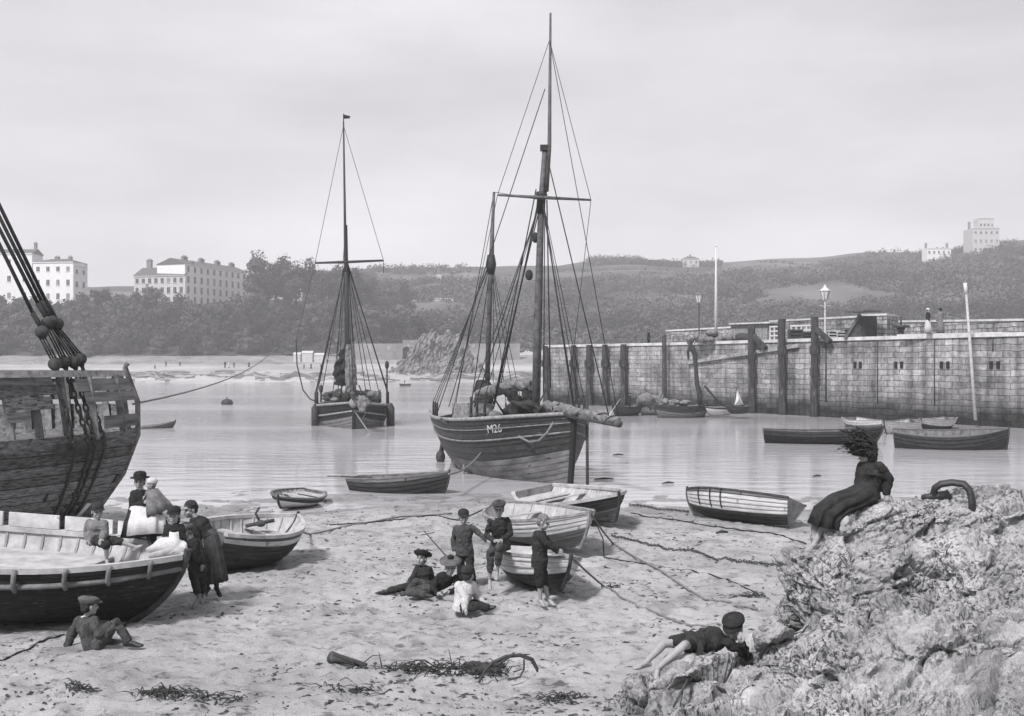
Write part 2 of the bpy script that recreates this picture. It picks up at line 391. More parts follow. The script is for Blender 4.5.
# far beach: polar sheet by bearing (photo column) and distance
def polar(us, ds, zf):
    D, U = np.meshgrid(ds, us, indexing='ij'); Z = zf(U, D)
    return np.stack([(U-512)*D/F, D, Z], -1)
mat('far_sand', .30, .9, .25, .05, .2, 1, 'Object', (.35, 1, 1))
mat('far_rocks', .10, .9, .6, .25, .5, .8, 'Object', (.6, 1, 1), speck=(.35, .56, .3))
mat('shingle', .19, .95, .3, .12, .4, 2, speck=(.8, .62, .32))
us = np.arange(-330, 1400, 5.0)
def far_z(U, D):
    z = np.interp(D, [250, 258, 266, 292, 296, 318, 330, 345, 352], [-1.2, -.4, .1, 1.2, 1.5, 3.6, 4.4, 7.0, 7.2])
    rk = np.clip(1-np.abs(D-285)/20, 0, 1)
    return z+rk*1.1*np.clip(fbm(U*.06, D*.12, None, 4, 5)+.25, 0, 2)+.15*fbm(U*.1, D*.1, None, 3, 9)
ds = np.arange(250, 353, 1.5)
fb = polar(us, ds, far_z)
far_obj = np_obj('far_beach', fb.reshape(-1, 3), gridf(len(ds), len(us)), ['far_sand', 'far_rocks', 'shingle'], smooth=False)
D2 = np.repeat(ds[:-1, None], len(us)-1, 1); U2 = np.repeat(us[None, :-1], len(ds)-1, 0)
rkm = (fbm(U2*.05, D2*.10, None, 4, 5)+.62-np.abs(D2-284)/20 > 0) & (D2 > 264) & (D2 < 306)
mi = np.where(rkm, 1, 0); mi = np.where(D2 > 328+2*vn(U2*.03, D2*0), 2, mi); far_obj.data.polygons.foreach_set('material_index', mi.ravel().astype(np.int32)); tag(far_obj, kind='structure')

# hills
HC = [(-330, [(345, 356), (392, 318), (432, 302), (700, 292), (860, 291)]),
      (130, [(345, 356), (385, 322), (420, 302), (700, 288), (860, 287)]),
      (300, [(345, 356), (400, 318), (450, 299), (700, 273), (860, 272)]),
      (420, [(345, 350), (420, 330), (520, 300), (700, 272), (860, 271)]),
      (520, [(345, 350), (430, 326), (560, 295), (720, 269), (860, 268)]),
      (610, [(345, 350), (430, 326), (600, 285), (740, 264), (860, 262)]),
      (700, [(345, 348), (430, 326), (570, 290), (750, 264), (860, 261)]),
      (800, [(345, 348), (420, 322), (560, 286), (730, 262), (860, 259)]),
      (900, [(345, 346), (420, 314), (540, 280), (720, 255), (860, 252)]),
      (1000, [(345, 345), (420, 308), (520, 274), (700, 245), (860, 242)]),
      (1400, [(345, 345), (420, 305), (520, 270), (700, 238), (860, 236)])]
_ds = np.arange(340, 905, 4.0); _us = np.array([c[0] for c in HC], float)
_tab = np.array([np.interp(_ds, [q[0] for q in c[1]], [q[1] for q in c[1]]) for c in HC])
def hill_z(U, D):
    U = np.asarray(U, float); D = np.asarray(D, float)
    ui = np.clip(np.interp(U, _us, np.arange(len(_us))), 0, len(_us)-1.001); i = ui.astype(int); f = ui-i; f = f*f*(3-2*f)
    di = np.clip((D-_ds[0])/4, 0, len(_ds)-1.001); j = di.astype(int); g = di-j
    y = (_tab[i, j]*(1-g)+_tab[i, j+1]*g)*(1-f)+(_tab[i+1, j]*(1-g)+_tab[i+1, j+1]*g)*f
    z = CH+(HZ-y)*D/F
    x = (U-512)*D/F
    return z+np.clip((D-350)/60, 0, 1)*(2.2*fbm(x*.012, D*.012, None, 3, 31))
def hp(u, d): return V(((u-512)*d/F, d, float(hill_z(u, d))))
def hill_mat():
    m = bpy.data.materials.new('hill_ground'); m.use_nodes = True; nt = m.node_tree; b = nt.nodes['Principled BSDF']; M['hill'] = m
    g = N(nt, 'ShaderNodeNewGeometry'); b.inputs['Roughness'].default_value = .95; b.inputs['Specular IOR Level'].default_value = .1
    n = N(nt, 'ShaderNodeTexNoise'); n.inputs['Scale'].default_value = .03; n.inputs['Detail'].default_value = 8; L(nt, g.outputs['Position'], n.inputs[0])
    v = N(nt, 'ShaderNodeTexVoronoi', feature='F1'); v.inputs['Scale'].default_value = .011; L(nt, g.outputs['Position'], v.inputs[0])
    bwv = N(nt, 'ShaderNodeRGBToBW'); L(nt, v.outputs['Color'], bwv.inputs[0])
    r = N(nt, 'ShaderNodeValToRGB'); r.color_ramp.elements[0].color = (.05, .05, .05, 1); r.color_ramp.elements[1].color = (.095, .095, .095, 1)
    r.color_ramp.elements[0].position = .2; r.color_ramp.elements[1].position = .8; L(nt, bwv.outputs[0], r.inputs[0])      # fields
    r2 = N(nt, 'ShaderNodeValToRGB'); r2.color_ramp.elements[0].color = (.6, .6, .6, 1); r2.color_ramp.elements[1].color = (1.5, 1.5, 1.5, 1)
    r2.color_ramp.elements[0].position = .35; r2.color_ramp.elements[1].position = .65; L(nt, n.outputs[0], r2.inputs[0])
    mm = N(nt, 'ShaderNodeMix', data_type='RGBA', blend_type='MULTIPLY'); mm.inputs[0].default_value = 1
    L(nt, r.outputs[0], mm.inputs[6]); L(nt, r2.outputs[0], mm.inputs[7]); L(nt, mm.outputs[2], b.inputs['Base Color'])
hill_mat()
hd = np.concatenate([np.arange(345, 560, 3.0), np.arange(560, 861, 8.0)]); hu = np.arange(-330, 1401, 4.0)
hm = polar(hu, hd, hill_z)
tag(np_obj('hills', hm.reshape(-1, 3), gridf(len(hd), len(hu)), 'hill', smooth=True), kind='structure')

# ---- foliage
def leaf_cloud(lobes, n, size, seed=0, squash=.8):
    """n leaf clumps (bent quads) spread through ellipsoid lobes [(x,y,z,rx,ry,rz)]"""
    r = np.random.default_rng(seed); lob = np.array(lobes, float)
    wgt = (lob[:, 3]*lob[:, 4]*lob[:, 5])**.67; k = r.choice(len(lob), n, p=wgt/wgt.sum())
    d = r.normal(size=(n, 3)); d /= np.linalg.norm(d, axis=1)[:, None]; rad = r.random(n)**.28*(1+.16*r.normal(size=n))
    c = lob[k, :3]+d*rad[:, None]*lob[k, 3:]
    nrm = d*1.2+r.normal(size=(n, 3))*.45+np.array([0, 0, .25]); nrm /= np.linalg.norm(nrm, axis=1)[:, None]
    t = np.cross(nrm, r.normal(size=(n, 3))); t /= np.linalg.norm(t, axis=1)[:, None]; b = np.cross(nrm, t)
    s = (size*(.5+r.random(n)))[:, None]; sb = s*(.5+.4*r.random(n))[:, None]
    q = np.stack([c-t*s-b*sb*.3, c-b*sb-nrm*s*.2, c+t*s+b*sb*.3, c+b*sb-nrm*s*.15], 1).reshape(-1, 3)
    return q, np.arange(n*4).reshape(-1, 4)
def make_tree(name, h, wd, seed, leafn, size, trunk_frac=.3):
    r = random.Random(seed); root = thing(name, 'tree', 'tree')
    tb = MB(); tb.tube([(0, 0, -1.0), (0, 0, h*.1), (r.uniform(-.2, .2), 0, h*.35), (r.uniform(-.4, .4), 0, h*.62)], [h*.035, h*.03, h*.022, h*.01], 7)
    lobes = []
    for i in range(9):
        a = r.uniform(0, 6.28); q = r.uniform(.1, .62)*wd; z = h*r.uniform(trunk_frac+.12, .84)
        k = wd*r.uniform(.26, .42)*(1.2-.5*z/h)
        lobes.append((q*math.cos(a), q*math.sin(a), z, k, k, k*.72))
        if i < 6: tb.tube([(0, 0, h*.3), (q*math.cos(a)*.5, q*math.sin(a)*.5, z*.75), (q*math.cos(a), q*math.sin(a), z)], [h*.014, h*.009, h*.004], 5)
    lobes.append((0, 0, h*.8, wd*.34, wd*.34, h*.18)); lobes.append((r.uniform(-.2, .2)*wd, 0, h*.55, wd*.5, wd*.5, h*.22))
    part('trunk', tb, 'bark', root)
    v, f = leaf_cloud(lobes, leafn, size, seed); c = np_obj('crown', v, f, 'leaf'); c.parent = root
    return root
def dup(root, loc, rz=0, sc=1, label=None, group=None):
    r = root.copy(); COL.objects.link(r); r.location = V(loc); r.rotation_euler = (0, 0, rz); r.scale = (sc, sc, sc) if not isinstance(sc, tuple) else sc
    if label: r['label'] = label
    if group: r['group'] = group
    for ch in list(root.children):
        c = ch.copy(); COL.objects.link(c); c.parent = r
        for g in ch.children:
            d = g.copy(); COL.objects.link(d); d.parent = c
    return r
def place_first(protos, used, i, loc, rz, sc, label, group):
    p = protos[i]
    if i in used: return dup(p, loc, rz, sc, label, group)
    used.add(i); p.location = V(loc); p.rotation_euler = (0, 0, rz); p.scale = (sc, sc, sc); p['label'] = label; p['group'] = group; return p
cliff_t = [make_tree('broadleaf_tree', 8.5, 5.2, 100+i, 1300, .42, .03) for i in range(5)]; ucl = set()
rt = random.Random(5)
rows = [(351, 52, 'dark bushy tree at the foot of the wooded cliff behind the far beach', 'trees at the foot of the cliff', .85),
        (366, 58, 'dark leafy tree on the lower slope of the wooded cliff', 'trees on the lower cliff slope', 1.15),
        (383, 56, 'dark leafy tree on the upper slope of the wooded cliff below the houses', 'trees on the upper cliff slope', 1.15),
        (402, 48, 'dark round-crowned tree along the top edge of the wooded cliff', 'trees along the cliff top', 1.05)]
for d, n, lab, grp, k in rows:
    for i in range(n):
        u = -25+(450*i+rt.uniform(-120, 120)*2)/n*1.0 if n else 0
        if d > 395 and (10 < u < 95): k2 = .62
        elif d > 395 and (165 < u < 238): k2 = .5
        else: k2 = k
        if d < 360 and u > 300: continue
        dd = d+rt.uniform(-7, 7); p = hp(u, dd); p.z -= .8
        place_first(cliff_t, ucl, rt.randrange(5), p, rt.uniform(0, 6.28), k2*rt.uniform(.75, 1.25), lab, grp)
tall_t = [make_tree('tall_tree', 17, 7.2, 200+i, 2000, .42, .16) for i in range(3)]; utl = set()
tall = [(258, 428, 1.12), (268, 422, .95), (276, 432, .9), (296, 425, .95), (310, 430, 1.0), (322, 424, .85), (338, 440, .95), (356, 445, .95), (372, 452, .8), (388, 450, .75), (405, 470, .75), (284, 440, 1.0)]
for i, (u, d, k) in enumerate(tall):
    p = hp(u, d); p.z -= 1
    place_first(tall_t, utl, i % 3, p, rt.uniform(0, 6.28), k*1.28, 'tall dark tree on the cliff-top skyline right of the white terrace', 'tall trees right of the terrace')
# woodland and hedges on the far hillside: one mass
lob = []
def add_wood(n, u0, u1, d0, d1, dens, k=1.0):
    r = np.random.default_rng(int(u0*3+d0)); c = 0
    while c < n:
        u = r.uniform(u0, u1); d = r.uniform(d0, d1)
        x = (u-512)*d/F
        if fbm(np.array(x*.014), np.array(d*.014), None, 3, 55) < dens: continue
        s = k*(1.5+4.2*r.random()**2); lob.append(((u-512)*d/F, d, float(hill_z(u, d))+s*.35, s, s, s*.7)); c += 1
add_wood(1900, 330, 500, 350, 650, -.5); add_wood(5600, 470, 1120, 348, 640, -.5, 1.05); add_wood(1100, 860, 1120, 430, 660, -.45, .95); add_wood(700, 330, 1120, 600, 730, .05, .8); add_wood(500, 330, 620, 560, 715, -.2, .9)
add_wood(300, 640, 720, 735, 752, -.5, .9); add_wood(120, 590, 640, 735, 748, -.6, 1.25)
for a, b in [((560, 700), (760, 690)), ((640, 660), (860, 640)), ((700, 610), (900, 560)), ((760, 730), (940, 640)), ((880, 700), (960, 560)), ((520, 640), (640, 640)), ((820, 720), (1000, 690))]:   # hedgerows
    for i in range(70):
        t = i/69; u = a[0]+(b[0]-a[0])*t; d = a[1]+(b[1]-a[1])*t+rng.normal()*1.2; s = rng.uniform(.9, 1.7)
        lob.append(((u-512)*d/F, d, float(hill_z(u, d))+s*.4, s*1.3, s, s))
v, f = leaf_cloud(lob, 330000, .6, 77); tag(np_obj('hillside_woodland', v, f, 'leaf_far'), 'dense dark woodland and hedges covering the far hillside', 'woodland', kind='stuff')

# ---- rocks as height fields
def rockfield(name, x0, x1, y0, y1, step, ctrl, base, amp, seed, ms, strata=(.6, .3, .8), fine=1.0, eps=1.3, facet=None):
    xs = np.arange(x0, x1, step); ys = np.arange(y0, y1, step); YY, XX = np.meshgrid(ys, xs, indexing='ij')
    c = np.array(ctrl, float); d = np.sqrt((c[:, None, 0]-c[None, :, 0])**2+(c[:, None, 1]-c[None, :, 1])**2)
    ph = lambda r: r
    wts = np.linalg.solve(ph(d)+np.eye(len(c))*1e-3, c[:, 2]-c[:, 2].mean())
    wx = XX+.25*eps*fbm(XX*.9, YY*.9, None, 3, seed+40); wy = YY+.25*eps*fbm(XX*.9+9, YY*.9, None, 3, seed+50)
    Z = c[:, 2].mean()+sum(wts[i]*ph(np.sqrt((wx-c[i, 0])**2+(wy-c[i, 1])**2)) for i in range(len(c)))
    q = XX*strata[0]+YY*strata[1]+Z*strata[2]+.22*fbm(XX*.8, YY*.8, Z, 3, seed)
    s = q*3.1/eps; led = np.abs((s-np.floor(s))-.5)*2; s2 = q*7.7/eps+2*vn(XX*1.1, YY*1.1, None, seed); led2 = np.abs((s2-np.floor(s2))-.5)*2
    rid = 1-np.abs(fbm(XX*1.4/eps, YY*1.4/eps, Z*1.4/eps, 4, seed+1)); rid2 = np.clip(1-np.abs(fbm(XX*.7/eps+5, YY*.7/eps, Z/eps, 3, seed+5))*3.2, 0, 1)
    keep = np.clip((Z-base)/(.5*eps), 0, 1)
    Z2 = Z+keep*amp*(.55*fbm(XX*1.2/eps, YY*1.2/eps, Z/eps, 5, seed+9)+.30*led**2-.2*led2**3+.4*(rid-.6)-.85*rid2**3*1.0)
    Z2 = Z2+keep*amp*fine*(.11*fbm(XX*6/eps, YY*6/eps, Z*6/eps, 4, seed+3)-.20*np.clip(fbm(XX*9/eps, YY*9/eps, Z*9/eps, 3, seed+13)-.3, 0, 1))
    if facet:
        r = np.random.default_rng(seed+2)
        for sp, am, sl_, crack, cw in facet:
            ang = .6; ca, sa = math.cos(ang), math.sin(ang); an = 1.9
            gx = (XX+.10*sp*fbm(XX*2.2/sp, YY*2.2/sp, None, 3, seed+60)); gy = (YY+.10*sp*fbm(XX*2.2/sp+4, YY*2.2/sp, None, 3, seed+61))
            U = (gx*ca+gy*sa)/an; W_ = -gx*sa+gy*ca
            iu, iw = np.floor(U/sp).astype(np.int64), np.floor(W_/sp).astype(np.int64); f1 = np.full(U.shape, 9.); f2 = np.full(U.shape, 9.); dz = np.zeros(U.shape)
            for di in (-1, 0, 1):
                for dj in (-1, 0, 1):
                    ci, cj = iu+di, iw+dj; z0 = np.zeros_like(ci)
                    cx = (ci+.5+.45*_h(ci, cj, z0, seed+70))*sp; cy = (cj+.5+.45*_h(ci, cj, z0, seed+71))*sp; q_ = np.sqrt((U-cx)**2+(W_-cy)**2)
                    pl = am*_h(ci, cj, z0, seed+72)+sl_*((U-cx)*_h(ci, cj, z0, seed+73)+(W_-cy)*_h(ci, cj, z0, seed+74))
                    m_ = q_ < f1; f2 = np.where(m_, f1, np.minimum(f2, q_)); dz = np.where(m_, pl, dz); f1 = np.where(m_, q_, f1)
            Z2 = Z2+keep*(dz-crack*np.exp(-((f2-f1)/cw)**2))
    return xs, ys, XX, YY, Z2
# ---- foreground rock
def rock_mat():
    m = bpy.data.materials.new('barnacled_rock'); m.use_nodes = True; nt = m.node_tree; b = nt.nodes['Principled BSDF']; M['rock'] = m
    g = N(nt, 'ShaderNodeNewGeometry'); b.inputs['Roughness'].default_value = .9; b.inputs['Specular IOR Level'].default_value = .25
    def noise(sc, de, st=(1, 1, 1), ro=.65):
        mp = N(nt, 'ShaderNodeMapping'); mp.inputs['Scale'].default_value = st; mp.inputs['Rotation'].default_value = (.3, .5, .6); L(nt, g.outputs['Position'], mp.inputs[0])
        n = N(nt, 'ShaderNodeTexNoise'); n.inputs['Scale'].default_value = sc; n.inputs['Detail'].default_value = de; n.inputs['Roughness'].default_value = ro
        L(nt, mp.outputs[0], n.inputs[0]); return n.outputs[0]
    def rg(x, a, b_, c, d):
        q = N(nt, 'ShaderNodeMapRange'); q.inputs[1].default_value = a; q.inputs[2].default_value = b_; q.inputs[3].default_value = c; q.inputs[4].default_value = d
        L(nt, x, q.inputs[0]); return q.outputs[0]
    def mul(a, b_):
        q = N(nt, 'ShaderNodeMath', operation='MULTIPLY'); L(nt, a, q.inputs[0]); L(nt, b_, q.inputs[1]); return q.outputs[0]
    sp = N(nt, 'ShaderNodeSeparateXYZ'); L(nt, g.outputs['Position'], sp.inputs[0])
    base = rg(noise(1.4, 6), .32, .68, .18, .46)
    pits = rg(noise(24, 5, (1, 1, .7), .68), .49, .57, 1, .10)
    area = rg(noise(1.5, 5), .43, .57, .12, .92)
    mixp = N(nt, 'ShaderNodeMix', data_type='FLOAT'); L(nt, area, mixp.inputs[0]); mixp.inputs[2].default_value = 1; L(nt, pits, mixp.inputs[3])
    p2 = rg(noise(75, 3), .54, .64, 1, .55)
    vein = rg(noise(2.6, 6, (1, 3.5, 1)), .58, .66, 1, .35)
    foot_tone = rg(sp.outputs[2], .25, .8, .42, 1)        # darker towards the foot
    c = mul(mul(mul(mul(base, mixp.outputs[0]), p2), vein), foot_tone)
    cc = N(nt, 'ShaderNodeCombineColor')
    for i in range(3): L(nt, c, cc.inputs[i])
    L(nt, cc.outputs[0], b.inputs['Base Color'])
    bp = N(nt, 'ShaderNodeBump'); bp.inputs['Strength'].default_value = .6; bp.inputs['Distance'].default_value = .02
    L(nt, noise(30, 8, (1, 1, 1), .7), bp.inputs['Height']); L(nt, bp.outputs[0], b.inputs['Normal'])
rock_mat()
def C(px, py, d): p = P(px, py, d); return (p.x, p.y, p.z)
rc = [C(868, 496, 13.1), C(880, 492, 13.3), C(925, 491, 13.5), C(965, 492, 13.6), C(1012, 496, 13.6), C(1100, 505, 13.5), C(842, 517, 13.05), C(855, 505, 13.05), C(812, 548, 12.9), C(804, 553, 12.85), C(824, 535, 13.0), C(783, 598, 12.6), C(762, 630, 12.4), C(772, 610, 12.5), C(788, 578, 12.7), C(756, 648, 12.25),
      C(850, 600, 12.0), C(905, 560, 12.4), C(980, 545, 12.7), C(905, 605, 11.4), C(1000, 600, 11.2), C(1100, 600, 11.0), C(800, 650, 11.6), C(770, 668, 11.9),
      C(820, 705, 10.3), C(900, 700, 9.9), C(1000, 690, 9.6), C(1100, 690, 9.5),
      C(735, 651, 12.2), C(742, 638, 12.5), C(700, 644, 12.2), C(690, 632, 12.7), C(668, 658, 12.0), C(645, 668, 11.9), C(655, 662, 12.2), C(640, 690, 11.6), C(700, 690, 11.2), C(660, 712, 11.0),
      (1.2, 12.6, .2), (1.0, 11.5, .25), (.8, 10.2, .25), (.9, 8.8, .3), (1.6, 13.2, .15), (2.4, 13.4, .1), (3.0, 13.7, .2), (3.6, 14.5, 0), (5, 15.2, 0.1), (7, 15.3, .2), (9.5, 15.3, .3),
      (2.6, 8.4, .9), (4.5, 8.0, 1.1), (7, 8.0, 1.3), (9.5, 9.5, 1.6), (9.5, 12.5, 2.2), (3.4, 13.6, .9)]
xs_, ys_, XX, YY, ZZ = rockfield('r', .9, 9.2, 8.2, 15.6, .021, rc, .35, .05, 11, 'rock', eps=1.35, fine=0)
def facets3(X, Y, Z, sp, am, sl, crack, cw, seed, an=(1.8, 1, .8)):
    """per-cell planes (broken faces) with dark joints between the cells"""
    ca, sa = math.cos(.55), math.sin(.55); x0 = X*ca+Y*sa; y0 = -X*sa+Y*ca; cb, sb_ = math.cos(.35), math.sin(.35); x1 = x0*cb+Z*sb_; z1 = -x0*sb_+Z*cb
    q = .16*sp; U = (x1+q*fbm(X*2/sp, Y*2/sp, Z*2/sp, 2, seed+60))/an[0]; W_ = (y0+q*fbm(X*2/sp+4, Y*2/sp, Z*2/sp, 2, seed+61))/an[1]; T = z1/an[2]
    iu, iw, it = [np.floor(v/sp).astype(np.int64) for v in (U, W_, T)]; f1 = np.full(U.shape, 9.); f2 = np.full(U.shape, 9.); dz = np.zeros(U.shape)
    for di in (-1, 0, 1):
        for dj in (-1, 0, 1):
            for dk in (-1, 0, 1):
                ci, cj, ck = iu+di, iw+dj, it+dk
                cx, cy, cz = (ci+.5+.45*_h(ci, cj, ck, seed+70))*sp, (cj+.5+.45*_h(ci, cj, ck, seed+71))*sp, (ck+.5+.45*_h(ci, cj, ck, seed+75))*sp
                dd = np.sqrt((U-cx)**2+(W_-cy)**2+(T-cz)**2)
                pl = am*_h(ci, cj, ck, seed+72)+sl*((U-cx)*_h(ci, cj, ck, seed+73)+(W_-cy)*_h(ci, cj, ck, seed+74)+(T-cz)*_h(ci, cj, ck, seed+76))
                m_ = dd < f1; f2 = np.where(m_, f1, np.minimum(f2, dd)); dz = np.where(m_, pl, dz); f1 = np.where(m_, dd, f1)
    return dz-crack*np.exp(-((f2-f1)/cw)**2)
def build_rock():
    """solid base form joined with big angular blocks, then broken into faces along its normals"""
    st = 2; X2, Y2 = XX[::st, ::st], YY[::st, ::st]; Z2 = ZZ[::st, ::st]-.13; nr, nc = X2.shape; m = MB()
    top = [(float(x), float(y), float(z)) for x, y, z in zip(X2.ravel(), Y2.ravel(), Z2.ravel())]; bot = [(x, y, -1.0) for x, y, z in top]; n = nr*nc
    fs = [tuple(int(q) for q in r) for r in gridf(nr, nc)]; fs += [tuple(int(q)+n for q in r[::-1]) for r in gridf(nr, nc)]
    edge = [i for i in range(nc)]+[i*nc+nc-1 for i in range(1, nr)]+[(nr-1)*nc+i for i in range(nc-2, -1, -1)]+[i*nc for i in range(nr-2, 0, -1)]
    for a_, b_ in zip(edge, edge[1:]+edge[:1]): fs.append((b_, a_, a_+n, b_+n))
    m.add(top+bot, fs); r = random.Random(17)
    for px, py, d_, rx, ry, rz, tilt in ((905, 498, 13.25, .80, .42, .5, 0), (992, 500, 13.4, .6, .5, .5, .1), (893, 546, 12.5, 1.02, .72, .85, .16), (822, 562, 12.7, .36, .34, .75, .12), (1010, 545, 12.0, .85, .75, .85, .1), (862, 640, 11.2, .78, .55, .65, .12), (968, 615, 10.9, .85, .65, .9, -.1),
                                         (700, 657, 11.95, .50, .40, .45, .05), (655, 674, 11.75, .32, .28, .32, .1), (750, 672, 11.6, .40, .34, .45, -.1), (783, 618, 12.4, .32, .32, .65, .08), (811, 550.5, 12.85, .27, .25, .45, 0), (846, 514, 13.02, .34, .30, .55, -.1), (1090, 520, 12.6, .9, .9, .9, 0), (905, 690, 10.2, .9, .5, .6, .1), (1040, 680, 9.9, .8, .6, .8, 0), (800, 700, 10.7, .5, .4, .4, 0)):
        c_ = P(px, py, d_); c_.z -= rz; R = Matrix.Rotation(r.uniform(-.5, .5), 3, 'Z') @ Matrix.Rotation(tilt, 3, 'Y') @ Matrix.Rotation(r.uniform(-.12, .12), 3, 'X'); e_ = r.uniform(3.2, 5)
        m.ell(c_, (rx, ry, rz), R, 32, 20, 0, lambda q: (abs(q.x)**e_+abs(q.y)**e_+abs(q.z)**e_)**(-1/e_))
    loc = V((4.5, 12, .3)); o, co = remesh(m, 'rock_outcrop', .026, loc, 4); me = o.data; n = len(me.vertices); nn = np.zeros(n*3, np.float32); me.vertex_normals.foreach_get('vector', nn); nn = nn.reshape(-1, 3).astype(float)
    co = np.zeros(n*3, np.float32); me.vertices.foreach_get('co', co); co = co.reshape(-1, 3).astype(float)+np.array(loc); X, Y, Z = co[:, 0], co[:, 1], co[:, 2]
    D = facets3(X, Y, Z, .62, .055, .42, .075, .03, 11, (2.1, 1, .8))+facets3(X, Y, Z, .24, .018, .42, .035, .016, 33, (1.9, 1, .7))+facets3(X, Y, Z, .09, .006, .40, .010, .010, 55, (1.8, 1, .7))+.03*fbm(X*1.3, Y*1.3, Z*1.3, 2, 9)-.02
    D = D*np.clip((Z-(SS*(SY-Y)-.15))/.3, 0, 1)
    for px, py, d_, rad in ((868, 499, 13.1, .30), (888, 499, 13.05, .2), (934, 505, 13.3, .2), (972, 507, 13.1, .25), (812, 549, 12.85, .2), (694, 648, 12.2, .3), (715, 648, 12.15, .28), (672, 658, 11.9, .24), (655, 674, 11.75, .22), (640, 670, 11.95, .2)):
        p_ = P(px, py, d_); D = D*(1-.85*np.exp(-(((X-p_.x)**2+(Y-p_.y)**2)/rad**2)))
    co = co+nn*D[:, None]-np.array(loc); me.vertices.foreach_set('co', co.astype(np.float32).ravel()); me.polygons.foreach_set('use_smooth', np.zeros(len(me.polygons), bool)); me.update()
    o.location = loc; _ms(o, 'rock'); tag(o, 'large pale barnacled rock in the foreground on which a girl sits', 'rock')
build_rock()

# ---- far rock stack on the beach, and the low dark skerries beside it
def sea_stack():
    d = 302; o = P(438, 373, d); m = MB(); r = random.Random(8); k = d/F
    for u, top, wpx, lean in ((424, 331, 13, .25), (431, 329, 12, .3), (440, 337, 13, .2), (449, 331, 13, .1), (457, 332, 12, -.1), (464, 343, 13, -.3), (414, 346, 13, .4), (405, 359, 13, .5), (474, 357, 12, -.4), (397, 366, 10, .5), (483, 366, 9, -.4), (430, 350, 22, .1), (452, 352, 22, 0), (440, 362, 42, 0)):
        z0 = -1; z1 = zy(top, d); x = P(u, 0, d).x; w_ = wpx*k; rings = []
        for q in (0, .35, .7, .92, 1):
            s = w_*(1.15-.75*q)*(.85 if q < 1 else .45); y = d+r.uniform(-2, 2)*(1-q)
            rings.append([V((x+lean*(q-1)*5+s*math.cos(a+.4)*r.uniform(.8, 1.15), y+s*.7*math.sin(a+.4)*r.uniform(.8, 1.15), z0+(z1-z0)*q+r.uniform(-.5, .5)*(q > .5))) for a in [2*math.pi*j/6 for j in range(6)]])
        m.loft(rings, smooth=False)
    g, co = remesh(m, 'rock_stack', .3, o, 1, .7, .22, 3); me = g.data; n = len(me.vertices); nn = np.zeros(n*3, np.float32); me.vertices.foreach_get('normal', nn) if False else me.vertex_normals.foreach_get('vector', nn); nn = nn.reshape(-1, 3)
    co = np.zeros(n*3, np.float32); me.vertices.foreach_get('co', co); co = co.reshape(-1, 3); s = (co[:, 0]*.9-co[:, 2]*.55+co[:, 1]*.2)*.9+.8*fbm(co[:, 0]*.3, co[:, 1]*.3, co[:, 2]*.3, 3, 4); led = np.abs(s-np.floor(s)-.5)*2
    co = co+nn*(.55*(led-.5)+.35*fbm(co[:, 0]*1.1, co[:, 1]*1.1, co[:, 2]*1.1, 3, 9))[:, None]; me.vertices.foreach_set('co', co.astype(np.float32).ravel()); me.polygons.foreach_set('use_smooth', np.zeros(len(me.polygons), bool)); me.update()
    g.location = o; _ms(g, 'cliff'); tag(g, 'tall jagged grey rock stack standing on the far beach', 'rock')
sea_stack()

def gp(px, d): return V(((px-512)*d/F, d, 0))
def pd(d): return 72+.75*(d-76)      # distances along the pier
def gpp(px, d): return gp(px, pd(d))
def zyp(py, d): return zy(py, pd(d))
